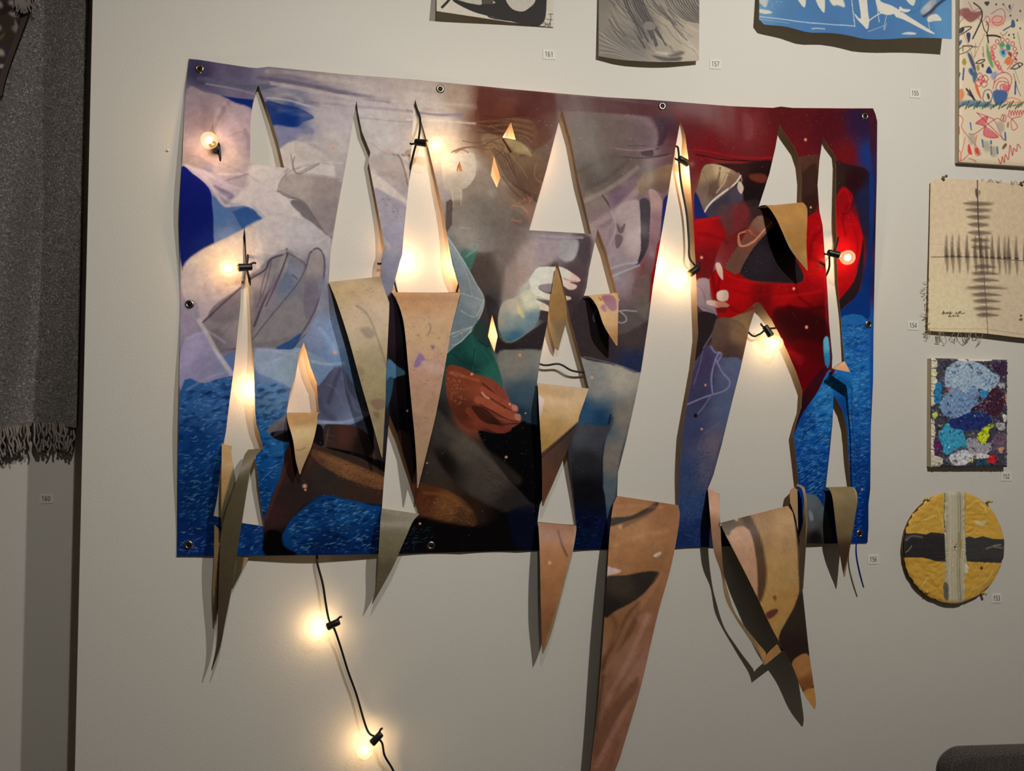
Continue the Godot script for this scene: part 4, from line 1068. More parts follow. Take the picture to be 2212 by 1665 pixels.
	p(b, [1620, 376, 1650, 374, 1662, 386, 1650, 394, 1626, 388], [123, 59, 41], 3, 0.8, false)
	p(b, [1806, 350, 1840, 352, 1885, 370, 1886, 450, 1870, 512, 1860, 470, 1848, 425, 1825, 400, 1806, 430], [1815, 380, 52, 37, 32, 1850, 390, 46, 19, 24, 1878, 420, 35, 39, 75], 3, 1.0, false)
	p(b, [1734, 380, 1766, 350, 1768, 400, 1766, 450, 1746, 470, 1740, 440], [1745, 400, 64, 41, 35, 1755, 440, 55, 31, 26], 3, 1.0, false)
	p(b, [1506, 400, 1516, 362, 1550, 355, 1594, 372, 1592, 394, 1550, 428, 1519, 456, 1503, 431], [1520, 380, 167, 141, 110, 1560, 370, 211, 185, 149, 1580, 390, 134, 103, 86, 1540, 410, 108, 84, 77, 1515, 430, 137, 117, 104], 2, 1.0, false)
	line(b, [1556, 362, 1550, 390, 1530, 420], 5, [117, 86, 66], 2, 0.7)
	line(b, [1576, 366, 1566, 392, 1548, 416], 4, [229, 205, 167], 2, 0.6)
	p(b, [1550, 431, 1594, 400, 1607, 418, 1600, 440, 1575, 468, 1519, 470, 1525, 450], [1560, 440, 66, 60, 73, 1595, 420, 82, 70, 86, 1540, 462, 71, 66, 80], 2, 1.0, false)
	line(b, [1602, 378, 1588, 397, 1550, 425, 1531, 444, 1520, 463], 4, [237, 228, 224], 1, 1)
	p(b, [1598, 390, 1606, 398, 1608, 408, 1602, 418, 1594, 404], [219, 197, 174], 1, 1.0, false)
	p(b, [1500, 420, 1508, 424, 1522, 456, 1530, 470, 1505, 480], [33, 42, 109], 2, 1.0, false)
	p(b, [1503, 475, 1530, 470, 1559, 466, 1566, 492, 1594, 446, 1612, 441, 1620, 460, 1575, 502, 1552, 540, 1535, 600, 1506, 606, 1500, 512], [1520, 490, 189, 17, 24, 1550, 500, 176, 17, 24, 1600, 455, 130, 28, 33, 1540, 560, 134, 22, 27, 1515, 590, 113, 29, 33, 1580, 480, 111, 29, 31], 2, 1.0, false)
	p(b, [1560, 470, 1600, 438, 1640, 430, 1652, 450, 1640, 470, 1600, 500, 1575, 500], [1600, 460, 109, 49, 51, 1640, 450, 53, 40, 42], 4, 0.8, false)
	p(b, [1569, 572, 1603, 519, 1637, 466, 1669, 476, 1670, 492, 1625, 541, 1603, 584, 1575, 594], [1590, 560, 115, 76, 65, 1620, 510, 128, 78, 65, 1655, 482, 143, 105, 87], 2, 1.0, false)
	line(b, [1669, 479, 1656, 492, 1631, 519, 1600, 531, 1597, 506, 1612, 500], 3, [222, 166, 132], 1, 0.9)
	p(b, [1603, 581, 1631, 534, 1672, 490, 1694, 500, 1712, 544, 1738, 606, 1650, 610, 1606, 596], [1650, 560, 47, 40, 47, 1690, 520, 24, 20, 22, 1700, 590, 40, 33, 40], 1, 1.0, false)
	scallops(b, [1672, 492, 1650, 514, 1631, 536, 1616, 560, 1604, 582], "2a2226")
	p(b, [1809, 431, 1825, 400, 1847, 419, 1844, 450, 1866, 494, 1870, 530, 1857, 575, 1850, 612, 1822, 650, 1810, 606, 1806, 481], [1825, 430, 152, 17, 24, 1850, 500, 180, 15, 24, 1830, 540, 201, 18, 27, 1830, 610, 163, 15, 22], 2, 1.0, false)
	line(b, [1846, 440, 1838, 456, 1822, 462], 3, [94, 13, 19], 2, 0.7)
	p(b, [1870, 512, 1872, 575, 1863, 631, 1840, 655, 1819, 674, 1820, 650, 1853, 606, 1864, 560], [38, 29, 35], 2, 1.0, false)
	p(b, [1884, 380, 1893, 380, 1889, 606, 1887, 690, 1820, 690, 1822, 672, 1862, 634, 1879, 576], [1888, 420, 26, 53, 117, 1886, 560, 15, 45, 115, 1860, 670, 15, 55, 133], 2, 1.0, false)
	p(b, [1744, 474, 1770, 458, 1778, 490, 1781, 530, 1787, 625, 1791, 700, 1797, 780, 1790, 790, 1765, 815, 1735, 862, 1733, 845, 1719, 801, 1700, 757, 1666, 690, 1640, 652, 1610, 672, 1562, 690, 1546, 664, 1534, 606, 1548, 580, 1570, 582, 1600, 600, 1640, 612, 1700, 612, 1742, 606, 1740, 540], [1765, 500, 170, 15, 22, 1760, 570, 174, 15, 22, 1600, 630, 193, 17, 22, 1560, 610, 179, 15, 20, 1690, 640, 175, 17, 22, 1650, 648, 122, 15, 19, 1700, 700, 67, 10, 15, 1760, 690, 71, 11, 15, 1770, 740, 81, 11, 15, 1740, 800, 104, 10, 19, 1580, 675, 172, 17, 22, 1740, 640, 152, 15, 20], 1, 1.0, false)
	p(b, [1672, 672, 1720, 664, 1790, 690, 1794, 740, 1740, 730, 1700, 735], [49, 13, 17], 8, 0.75, false)
	p(b, [1700, 752, 1740, 770, 1730, 790], [150, 21, 26], 5, 0.7, false)
	line(b, [1716, 600, 1730, 640, 1760, 660], 5, [98, 10, 15], 4, 0.6)
	line(b, [1560, 590, 1552, 620, 1556, 650, 1566, 672], 5, [112, 10, 15], 3, 0.7)
	p(b, [1506, 609, 1531, 603, 1534, 647, 1550, 680, 1519, 672, 1506, 644], [1518, 620, 170, 145, 156, 1535, 665, 164, 142, 149], 2, 1.0, false)
	p(b, [1547, 569, 1556, 568, 1562, 584, 1563, 604, 1556, 598, 1548, 582], [234, 195, 180], 1, 1.0, false)
	p(b, [1550, 634, 1572, 628, 1573, 648, 1552, 650], [1556, 642, 239, 221, 198, 1570, 640, 221, 180, 167], 1, 1.0, false)
	p(b, [1527, 652, 1548, 648, 1570, 653, 1573, 663, 1550, 664, 1534, 664], [1535, 656, 220, 178, 169, 1566, 658, 191, 122, 104], 1, 1.0, false)
	p(b, [1552, 666, 1570, 664, 1568, 674, 1552, 674], [112, 26, 28], 1, 1.0, false)
	p(b, [1508, 676, 1547, 679, 1546, 720, 1519, 757, 1500, 778, 1508, 720], [46, 37, 41], 2, 1.0, false)
	line(b, [1550, 690, 1540, 720, 1520, 752], 4, [134, 125, 141], 2, 0.7)
	p(b, [1547, 695, 1575, 686, 1616, 711, 1603, 778, 1569, 773, 1538, 757], [1560, 720, 103, 79, 68, 1595, 720, 132, 105, 81, 1580, 760, 83, 63, 61], 2, 1.0, false)
	p(b, [1503, 795, 1519, 757, 1537, 748, 1550, 760, 1559, 772, 1603, 778, 1587, 857, 1569, 917, 1534, 1042, 1530, 1110, 1528, 1182, 1465, 1182, 1467, 1057, 1475, 901, 1487, 820], [1520, 790, 74, 65, 101, 1580, 800, 96, 105, 142, 1510, 860, 67, 65, 100, 1560, 880, 93, 106, 141, 1500, 930, 69, 75, 115, 1545, 960, 119, 108, 130, 1530, 1020, 102, 100, 128, 1490, 1020, 63, 80, 124, 1500, 1100, 61, 86, 138, 1520, 1140, 41, 62, 118, 1480, 1170, 33, 54, 108], 2, 1.0, false)
	line(b, [1510, 970, 1520, 940, 1560, 910], 5, [115, 106, 132], 4, 0.5)
	hairs(b, [1490, 1000, 1540, 940, 1532, 1040, 1524, 1176, 1470, 1176, 1472, 1070], 190, 10, "7c8fb8", 0.35)
	hairs(b, [1490, 1000, 1540, 960, 1532, 1040, 1524, 1176, 1470, 1176, 1472, 1070], 150, 10, "141d3c", 0.4)
	line(b, [1519, 757, 1512, 790, 1500, 830], 3, [123, 125, 164], 2, 0.6)
	line(b, [1537, 748, 1545, 760, 1560, 764, 1552, 780], 5, [138, 134, 174], 1, 0.8)
	line(b, [1556, 761, 1547, 776, 1538, 814, 1541, 851], 4.5, [142, 144, 191], 1, 0.9)
	line(b, [1547, 776, 1562, 804, 1578, 823, 1569, 842, 1525, 857, 1484, 874], 4, [140, 142, 188], 1, 0.9)
	line(b, [1545, 790, 1541, 820, 1543, 850], 1.5, [74, 70, 107], 1, 0.8)
	line(b, [1536, 856, 1520, 880, 1506, 896], 3.5, [115, 124, 168], 1, 0.8)
	p(b, [1500, 896, 1506, 893, 1507, 900, 1501, 901], [23, 23, 32], 1, 1.0, false)
	p(b, [1714, 938, 1735, 884, 1765, 850, 1798, 798, 1806, 845, 1798, 917, 1784, 1051, 1788, 1174, 1738, 1174, 1726, 1045, 1719, 982], [1740, 900, 21, 78, 165, 1780, 850, 41, 133, 210, 1760, 960, 30, 99, 186, 1750, 1040, 15, 68, 156, 1770, 1120, 13, 55, 137, 1790, 900, 34, 122, 205], 1, 1.0, false)
	p(b, [1800, 800, 1838, 806, 1846, 860, 1840, 960, 1834, 960, 1826, 905, 1804, 850], [1815, 820, 34, 111, 188, 1835, 880, 17, 78, 155], 2, 1.0, false)
	p(b, [1819, 690, 1888, 690, 1886, 823, 1880, 1000, 1874, 1174, 1838, 1174, 1838, 1050, 1834, 960, 1828, 790], [1850, 710, 39, 108, 185, 1870, 720, 35, 103, 187, 1860, 820, 37, 120, 201, 1862, 920, 27, 95, 180, 1860, 1020, 17, 67, 154, 1858, 1140, 11, 48, 131], 2, 1.0, false)
	p(b, [1785, 736, 1797, 728, 1799, 782, 1789, 792], [1792, 740, 101, 185, 218, 1792, 780, 45, 134, 189], 2, 1.0, false)
	p(b, [1715, 938, 1734, 862, 1765, 812, 1792, 790, 1772, 842, 1737, 892], [1730, 900, 45, 17, 34, 1770, 820, 65, 17, 28], 2, 1.0, false)
	ripples(b, [1722, 930, 1770, 856, 1798, 806, 1804, 850, 1796, 920, 1784, 1050, 1780, 1080, 1740, 1066, 1724, 990], 420, 25, "6fb4de", "0a3a86")
	ripples(b, [1824, 700, 1886, 700, 1884, 830, 1878, 1000, 1872, 1168, 1842, 1168, 1840, 1050, 1836, 950, 1830, 790], 460, 26, "6fb4de", "0a3a86")
	p(b, [1742, 1076, 1753, 1068, 1769, 1072, 1784, 1092, 1798, 1123, 1804, 1173, 1744, 1173], [1755, 1080, 109, 123, 134, 1780, 1100, 102, 113, 122, 1760, 1130, 99, 99, 101, 1770, 1165, 30, 26, 26, 1795, 1150, 79, 83, 88], 2, 1.0, false)
	p(b, [1752, 1104, 1760, 1108, 1764, 1124, 1756, 1126], [162, 173, 182], 3, 0.8, false)
	specks(b, [1040, 230, 1440, 235, 1440, 420, 1380, 560, 1300, 490, 1040, 480], 460, 41, "d8c9b6", 0.8)
	specks(b, [960, 420, 1140, 470, 1140, 540, 1000, 600], 420, 46, "cfc4b4", 0.6)
	specks(b, [1480, 230, 1880, 245, 1860, 480, 1780, 700, 1620, 700, 1500, 480], 420, 42, "d8b8a8", 0.8)
	specks(b, [1050, 640, 1400, 640, 1380, 800, 1300, 1000, 1180, 1100, 1050, 930], 260, 43, "c9bfb4", 0.9)
	specks(b, [840, 900, 1160, 900, 1160, 1180, 600, 1180, 620, 960], 260, 44, "b8ab9e", 0.8)
	specks(b, [600, 400, 720, 380, 860, 420, 850, 640, 720, 560], 150, 45, "5c5258", 0.8)
	line(b, [483.1, 161.9, 524.3, 170.4, 551.8, 180.8, 593.1, 199.7, 641.2, 213.4, 689.3, 223.7], 6.5, [108, 105, 127], 5, 0.5)
	line(b, [438.4, 160.1, 493.4, 177.3, 527.8, 192.8, 548.4, 203.1], 5.2, [123, 116, 136], 5, 0.5)
	line(b, [582.7, 151.5, 641.2, 165.3, 706.5, 185.9, 775.2, 203.1, 809.6, 210], 6.5, [114, 101, 123], 5, 0.5)
	line(b, [593.1, 204.8, 620.5, 202.4, 651.5, 215.1, 641.2, 222], 6.5, [219, 206, 195], 5, 0.5)
	line(b, [599.9, 235.7, 641.2, 244.3, 675.5, 251.2], 3.9000000000000004, [165, 156, 173], 5, 0.5)
	line(b, [689.3, 163.6, 751.1, 173.9, 813, 187.6], 7.800000000000001, [207, 192, 183], 5, 0.5)
	line(b, [916.1, 228.9, 957.3, 234, 998.6, 244.3], 6.5, [154, 141, 160], 5, 0.5)
	line(b, [929.8, 215.1, 984.8, 218.6, 1032.9, 225.4], 5.2, [224, 210, 199], 5, 0.5)
	line(b, [916.1, 261.5, 964.2, 261.5, 1015.7, 271.8], 3.9000000000000004, [208, 195, 189], 5, 0.5)
	line(b, [706.5, 213.4, 758, 223.7, 764.9, 230.6], 5.2, [206, 195, 193], 5, 0.5)
	line(b, [641.2, 185.9, 689.3, 199.7, 744.3, 213.4], 5.2, [166, 153, 164], 5, 0.5)
	line(b, [809.6, 203.1, 861.1, 210, 895.5, 223.7], 5.2, [186, 171, 173], 5, 0.5)
	line(b, [572.4, 213.4, 606.8, 230.6, 648, 237.5], 3.9000000000000004, [121, 123, 154], 5, 0.5)
	line(b, [490, 213.4, 472.8, 244.3, 455.6, 278.7], 8, [141, 121, 134], 3, 0.5)
	line(b, [483.1, 216.8, 493.4, 244.3, 503.7, 264.9], 6, [193, 175, 182], 3, 0.6)
	line(b, [527.8, 278.7, 536.4, 299.3, 534.6, 319.9], 9, [137, 124, 141], 3, 0.5)
	line(b, [493.4, 292.4, 517.5, 282.1, 534.6, 292.4], 3, [152, 132, 143], 3, 0.5)
	line(b, [483.1, 354.3, 524.3, 371.5, 558.7, 392.1], 4, [167, 152, 169], 3, 0.6)
	line(b, [462.5, 402.4, 500.3, 421.3, 493.4, 428.2], 6, [133, 124, 153], 3, 0.7)
	line(b, [441.9, 371.5, 483.1, 395.5, 524.3, 409.3], 5, [229, 214, 225], 3, 0.6)
	line(b, [400.6, 356, 441.9, 381.8, 479.7, 438.5, 493.4, 443.6], 6, [228, 212, 228], 3, 0.7)
	line(b, [493.4, 443.6, 531.2, 438.5, 565.6, 409.3, 599.9, 368], 5, [230, 219, 224], 3, 0.7)
	line(b, [541.5, 374.9, 558.7, 361.2, 593.1, 362.9], 5, [235, 224, 224], 3, 0.6)
	line(b, [531.2, 438.5, 572.4, 447.1, 620.5, 460.8, 648, 462.5], 4, [229, 218, 225], 3, 0.7)
	line(b, [541.5, 438.5, 565.6, 464.3, 572.4, 471.1], 3, [136, 151, 191], 3, 0.6)
	line(b, [510.6, 385.2, 541.5, 374.9], 3, [165, 147, 165], 3, 0.6)
	p(b, [538.1, 356, 572.4, 359.5, 613.7, 371.5, 599.9, 402.4, 620.5, 429.9, 661.8, 457.4, 620.5, 459.1, 572.4, 445.4, 531.2, 438.5, 510.6, 429.9, 531.2, 395.5], [560, 420, 228, 217, 217, 590, 380, 231, 220, 218], 3, 0.55, false)
	p(b, [617.1, 374.9, 675.5, 374.9, 737.4, 388.7, 730.5, 443.6, 713.3, 508.9, 689.3, 488.3, 654.9, 436.8, 603.4, 411], [640, 390, 198, 185, 181, 700, 400, 177, 163, 163, 700, 460, 165, 151, 156, 660, 440, 189, 175, 175], 3, 0.75, false)
	p(b, [627.4, 438.5, 654.9, 433.3, 675.5, 460.8, 699.6, 498.6, 675.5, 481.4], [127, 120, 125], 1, 0.9, false)
	line(b, [599.9, 411, 627.4, 423, 654.9, 435.1, 675.5, 464.3, 696.2, 495.2, 716.8, 512.4], 2.2, [104, 93, 98], 1, 0.9)
	line(b, [599.9, 411, 606.8, 388.7, 627.4, 368, 648, 361.2], 1.8, [152, 136, 139], 1, 0.8)
	line(b, [636, 337.1, 632.6, 357.7, 642.9, 374.9, 665.2, 366.3, 689.3, 352.6], 1.8, [125, 109, 112], 1, 0.85)
	line(b, [620.5, 361.2, 617.1, 381.8, 630.9, 395.5], 1.6, [156, 143, 143], 1, 0.7)
	line(b, [689.3, 395.5, 716.8, 392.1, 737.4, 388.7], 2, [196, 183, 179], 1, 0.7)
	line(b, [641.2, 313.1, 675.5, 306.2, 703, 319.9, 737.4, 326.8], 5, [229, 218, 212], 3, 0.6)
	line(b, [654.9, 333.7, 703, 347.4, 740.8, 350.9], 4, [223, 210, 206], 3, 0.6)
	p(b, [617.1, 378.4, 675.5, 378.4, 737.4, 392.1, 730.5, 443.6, 713.3, 508.9, 689.3, 488.3, 654.9, 436.8, 603.4, 411], [650, 400, 179, 165, 161, 700, 400, 157, 143, 143, 700, 460, 149, 138, 140], 4, 0.6, false)
	p(b, [641.2, 292.4, 689.3, 292.4, 737.4, 306.2, 740.8, 340.5, 689.3, 350.9, 641.2, 340.5], [650, 310, 205, 194, 190, 720, 330, 195, 184, 179], 8, 0.6, false)
	p(b, [801, 371.5, 826.7, 385.2, 878.3, 429.9, 880.3, 447.1, 840.5, 419.6, 806.1, 402.4], [820, 390, 229, 218, 212, 860, 430, 220, 208, 206], 4, 0.8, false)
	p(b, [801, 340.5, 837, 323.4, 861.1, 337.1, 878.3, 392.1, 840.5, 381.8, 806.1, 361.2], [830, 340, 186, 173, 171, 870, 380, 167, 154, 154], 3, 0.7, false)
	line(b, [847.4, 330.2, 864.5, 337.1, 874.8, 368, 880, 395.5], 3, [125, 109, 107], 1, 0.6)
	line(b, [802.7, 306.2, 823.3, 323.4, 847.4, 332], 2, [175, 161, 161], 1, 0.6)
	p(b, [807.8, 405.8, 843.9, 423, 881.7, 450.5, 871.4, 543.3, 830.2, 515.8, 823.3, 471.1], [830, 430, 168, 162, 177, 860, 500, 166, 161, 181, 840, 520, 157, 153, 173], 3, 0.8, false)
	specks(b, [815, 410, 850, 420, 868, 470, 850, 480], 60, 47, "4a4046", 0.9)
	line(b, [531.2, 488.3, 572.4, 471.1, 620.5, 464.3, 651.5, 467.7], 3, [232, 221, 223], 3, 0.6)
	line(b, [538.1, 498.6, 544.9, 546.7, 558.7, 577.7], 5, [232, 221, 223], 3, 0.5)
	line(b, [551.8, 539.9, 593.1, 546.7, 620.5, 539.9], 4, [235, 226, 228], 3, 0.6)
	line(b, [668.7, 495.2, 675.5, 522.7, 709.9, 508.9], 4, [222, 213, 215], 3, 0.5)
	line(b, [586.2, 553.6, 620.5, 539.9, 661.8, 557], 2, [160, 151, 167], 3, 0.6)
	line(b, [641.2, 557, 665.2, 539.9, 703, 546.7], 3, [194, 185, 192], 3, 0.5)
	line(b, [414.4, 560.5, 462.5, 536.4, 517.5, 512.4], 14, [239, 228, 219], 3, 0.5)
	line(b, [400.6, 588, 421.2, 615.5, 459, 636.1], 8, [210, 195, 206], 3, 0.5)
	p(b, [613.7, 543.3, 620.5, 574.2, 599.9, 615.5, 572.4, 649.8, 565.6, 663.6, 586.2, 608.6], [600, 560, 183, 171, 167, 580, 620, 134, 125, 138], 2, 0.7, false)
	line(b, [572.4, 660.1, 599.9, 601.7, 620.5, 546.7], 2.4, [87, 69, 96], 1, 0.9)
	line(b, [551.8, 663.6, 572.4, 615.5, 586.2, 557], 2, [100, 85, 107], 1, 0.8)
	line(b, [981.4, 323.4, 1015.7, 314.8, 1063.8, 313.1], 3, [128, 91, 74], 1, 0.8)
	line(b, [984.8, 326.8, 998.6, 319.9, 1012.3, 326.8], 3, [133, 96, 78], 1, 0.7)
	line(b, [1043.2, 313.1, 1063.8, 306.2, 1087.9, 319.9, 1067.3, 340.5], 2.4, [111, 85, 69], 1, 0.8)
	line(b, [1067.3, 319.9, 1094.8, 347.4, 1118.8, 395.5, 1139.5, 429.9], 2.4, [99, 74, 63], 1, 0.8)
	line(b, [1077.6, 319.9, 1108.5, 354.3, 1132.6, 402.4], 2, [107, 83, 70], 1, 0.7)
	line(b, [1087.9, 319.9, 1122.3, 361.2, 1139.8, 385.2], 2, [167, 140, 107], 1, 0.6)
	line(b, [1032.9, 340.5, 1053.5, 374.9, 1087.9, 416.2, 1118.8, 440.2], 2, [168, 143, 117], 1, 0.5)
	line(b, [1084.5, 381.8, 1105.1, 409.3, 1129.1, 429.9], 3, [90, 68, 59], 1, 0.6)
	line(b, [1029.5, 264.9, 1063.8, 271.8, 1087.9, 285.6], 2, [141, 102, 78], 1, 0.7)
	line(b, [1032.9, 282.1, 1067.3, 285.6, 1098.2, 295.9], 2, [89, 58, 52], 1, 0.7)
	line(b, [1029.5, 258.1, 1067.3, 258.1, 1101.6, 261.5], 2, [154, 115, 88], 1, 0.6)
	p(b, [1034.6, 203.1, 1060.4, 203.1, 1139.8, 213.4, 1139.8, 244.3, 1101.6, 251.2, 1043.2, 254.6], [1050, 215, 101, 53, 43, 1100, 225, 114, 64, 49, 1130, 235, 93, 49, 43], 3, 0.8, false)
	line(b, [1039.8, 244.3, 1087.9, 251.2, 1136, 247.8], 3, [84, 49, 40], 1, 0.6)
	line(b, [1108.5, 443.6, 1129.1, 447.1, 1139.8, 457.4], 5, [198, 140, 111], 2, 0.6)
	line(b, [1105.1, 474.6, 1125.7, 478], 5, [192, 132, 105], 2, 0.5)
	line(b, [1015.7, 526.1, 1032.9, 533, 1005.4, 557], 4, [128, 158, 149], 2, 0.6)
	line(b, [991.7, 491.8, 1015.7, 495.2], 3, [170, 181, 172], 2, 0.5)
	line(b, [1256.8, 434.3, 1298.1, 417.1, 1346.2, 386.2, 1380.5, 358.7], 10, [188, 168, 163], 4, 0.4)
	line(b, [1284.3, 399.9, 1318.7, 379.3, 1359.9, 344.9], 9, [79, 63, 68], 4, 0.4)
	line(b, [1243.1, 372.4, 1270.6, 358.7, 1304.9, 341.5], 8, [83, 70, 65], 4, 0.4)
	line(b, [1332.4, 317.5, 1380.5, 320.9, 1414.9, 317.5], 3, [181, 142, 146], 1, 0.5)
	line(b, [1346.2, 334.6, 1394.3, 338.1, 1442.4, 331.2], 3, [78, 56, 65], 1, 0.6)
	line(b, [1359.9, 310.6, 1401.2, 310.6], 2, [80, 60, 67], 1, 0.6)
	line(b, [1301.5, 420.5, 1311.8, 434.3, 1318.7, 446.3], 2, [66, 48, 57], 1, 0.8)
	line(b, [1322.1, 454.9, 1332.4, 489.3, 1318.7, 527.1], 5, [208, 190, 192], 4, 0.5)
	line(b, [1394.3, 372.4, 1380.5, 399.9, 1377.1, 427.4], 5, [168, 139, 117], 4, 0.5)
	line(b, [1435.5, 252.2, 1445.8, 269.3, 1439, 293.4], 9, [62, 43, 60], 4, 0.5)
	p(b, [1332.4, 482.4, 1337.6, 489.3, 1342.7, 493.4, 1351.3, 482.4, 1347.9, 499.6, 1341, 503, 1335.9, 497.9], [109, 91, 94], 1, 0.9, false)
	p(b, [1330.7, 506.5, 1346.2, 509.9, 1342.7, 527.1, 1332.4, 535.7], [105, 90, 96], 1, 0.8, false)
	line(b, [1504.3, 479, 1535.2, 472.1, 1559.2, 468.7], 6, [209, 26, 31], 4, 0.6)
	line(b, [1511.1, 503, 1545.5, 509.9, 1573, 523.6], 8, [123, 13, 20], 4, 0.5)
	line(b, [1569.6, 468.7, 1597, 441.2], 6, [152, 35, 40], 4, 0.6)
	line(b, [1538.6, 585.5, 1545.5, 626.7, 1552.4, 654.2], 7, [107, 10, 15], 4, 0.6)
	line(b, [1562.7, 585.5, 1593.6, 602.7, 1648.6, 609.6, 1724.2, 613], 5, [218, 29, 31], 4, 0.55)
	line(b, [1586.7, 626.7, 1638.3, 637, 1724.2, 630.2], 7, [153, 13, 17], 4, 0.5)
	line(b, [1576.4, 661.1, 1600.5, 674.8, 1628, 664.5], 6, [122, 10, 15], 4, 0.5)
	line(b, [1786, 489.3, 1758.6, 516.8, 1751.7, 558], 9, [121, 11, 18], 4, 0.5)
	line(b, [1834.2, 441.2, 1823.8, 472.1, 1830.7, 506.5], 6, [123, 10, 17], 4, 0.5)
	line(b, [1847.9, 489.3, 1858.2, 523.6, 1854.8, 558], 6, [134, 13, 20], 4, 0.5)
	line(b, [1813.5, 420.5, 1830.7, 406.8, 1841, 434.3], 4, [198, 24, 30], 4, 0.6)
	line(b, [1703.6, 661.1, 1741.4, 668, 1786, 661.1], 10, [56, 8, 13], 4, 0.5)
	line(b, [1676.1, 640.5, 1724.2, 637, 1779.2, 626.7], 6, [199, 22, 26], 4, 0.5)
	p(b, [1548.9, 448, 1597, 437.7, 1621.1, 454.9, 1603.9, 489.3, 1573, 509.9, 1562.7, 489.3], [1570, 470, 102, 67, 69, 1600, 480, 136, 46, 49], 4, 0.55, false)
	line(b, [1597, 509.9, 1603.9, 530.5, 1628, 523.6, 1648.6, 499.6, 1665.8, 482.4], 3, [233, 148, 114], 1, 0.85)
	line(b, [1600.5, 503, 1617.7, 496.2, 1626.3, 506.5], 2.4, [239, 105, 80], 1, 0.85)
	line(b, [1621.1, 496.2, 1634.8, 509.9], 2, [215, 96, 76], 1, 0.85)
	line(b, [1514.6, 372.4, 1528.3, 399.9, 1521.4, 434.3], 5, [148, 121, 103], 2, 0.6)
	line(b, [1538.6, 365.6, 1562.7, 372.4, 1555.8, 399.9], 5, [214, 178, 136], 2, 0.6)
	line(b, [1573, 372.4, 1586.7, 382.7, 1576.4, 406.8], 4, [143, 99, 66], 2, 0.6)
	line(b, [1597, 372.4, 1603.9, 386.2, 1600.5, 399.9], 3, [238, 212, 178], 2, 0.6)
	p(b, [1504.3, 606.1, 1531.8, 602.7, 1535.2, 637, 1548.9, 674.8, 1524.9, 671.4, 1504.3, 654.2], [1515, 620, 170, 147, 156, 1540, 665, 155, 133, 142], 2, 0.9, false)
	line(b, [1509.4, 616.4, 1521.4, 633.6, 1524.9, 654.2], 2, [118, 98, 109], 1, 0.7)
	line(b, [1514.6, 661.1, 1531.8, 668, 1545.5, 674.8], 2, [117, 97, 108], 1, 0.7)
	p(b, [1547.2, 570, 1554.1, 566.6, 1561, 578.6, 1562, 590.7, 1554.1, 585.5], [234, 202, 187], 1, 1.0, false)
	p(b, [1548.9, 633.6, 1557.5, 626.7, 1572.3, 627.4, 1572.3, 644.6, 1552.4, 648], [1555, 634, 239, 216, 194, 1570, 640, 223, 189, 176], 1, 1.0, false)
	p(b, [1526.6, 652.5, 1535.2, 648, 1573, 655.9, 1572.3, 661.8, 1535.2, 659.4], [1530, 655, 231, 200, 189, 1565, 660, 198, 126, 104], 1, 1.0, false)
	line(b, [1043.2, 842.4, 1070.7, 859.6, 1094.8, 873.4, 1113.7, 883.7], 15, [168, 82, 61], 2, 0.9)
	line(b, [1032.9, 863.1, 1063.8, 876.8, 1094.8, 894, 1118.8, 902.6], 17, [172, 87, 63], 2, 0.9)
	line(b, [1012.3, 887.1, 1046.7, 914.6, 1081, 928.4, 1098.2, 924.9], 15, [130, 60, 45], 2, 0.9)
	p(b, [1019.2, 876.8, 1043.2, 880.2, 1063.8, 895.7, 1081, 914.6, 1053.5, 914.6, 1032.9, 900.9], [49, 25, 21], 2, 0.75, false)
	line(b, [1053.5, 856.2, 1081, 873.4, 1105.1, 887.1], 2, [67, 32, 25], 1, 0.9)
	line(b, [1036.4, 873.4, 1067.3, 890.5, 1098.2, 906, 1122.3, 911.2], 2, [73, 34, 28], 1, 0.9)
	line(b, [1041.5, 847.6, 1048.4, 856.2, 1057, 860.3], 4, [236, 177, 153], 2, 0.8)
	p(b, [1105.1, 873.4, 1117.1, 876.8, 1118.1, 887.1, 1107.8, 885.1], [216, 150, 128], 1, 0.8, false)
	p(b, [1112, 894.7, 1124, 894.7, 1123.6, 907, 1115.4, 905.7], [196, 139, 124], 1, 0.8, false)
	line(b, [971.1, 804.6, 998.6, 811.5, 1032.9, 821.8], 6, [186, 98, 70], 3, 0.6)
	blots(b, [962, 796, 1000, 806, 1006, 850, 988, 890, 968, 860], 46, 2.4, 33, "b5835f", 0.5)
	line(b, [1026, 753.1, 1022.6, 780.6, 1026, 801.2], 2.4, [23, 57, 54], 1, 0.8)
	line(b, [1053.5, 753.1, 1070.7, 787.5, 1084.5, 828.7], 2.4, [52, 107, 96], 1, 0.8)
	line(b, [977.9, 763.4, 998.6, 780.6, 1022.6, 787.5], 2.4, [21, 52, 50], 1, 0.8)
	line(b, [1026, 797.8, 1046.7, 801.2, 1077.6, 821.8], 2.4, [48, 96, 87], 1, 0.8)
	line(b, [1032.9, 735.9, 1053.5, 749.7], 2.4, [21, 50, 48], 1, 0.8)
	line(b, [995.1, 670.6, 1026, 684.4, 1043.2, 653.4], 1.5, [213, 222, 220], 1, 0.7)
	line(b, [977.9, 729, 1015.7, 708.4, 1029.5, 694.7], 1.5, [212, 221, 218], 1, 0.7)
	line(b, [976.2, 746.2, 998.6, 735.9, 1019.2, 708.4], 1.5, [211, 220, 218], 1, 0.7)
	line(b, [689.3, 979.9, 737.4, 1004, 785.5, 1024.6, 826.7, 1038.3], 9, [147, 99, 64], 4, 0.55)
	hairs(b, [690, 980, 830, 1030, 826, 1070, 740, 1040], 240, 8, "b07c4e", 0.4)
	line(b, [709.9, 924.9, 706.5, 942.1, 703, 959.3], 4, [106, 84, 77], 2, 0.6)
	line(b, [703, 938.7, 723.6, 942.1], 2, [108, 86, 80], 1, 0.5)
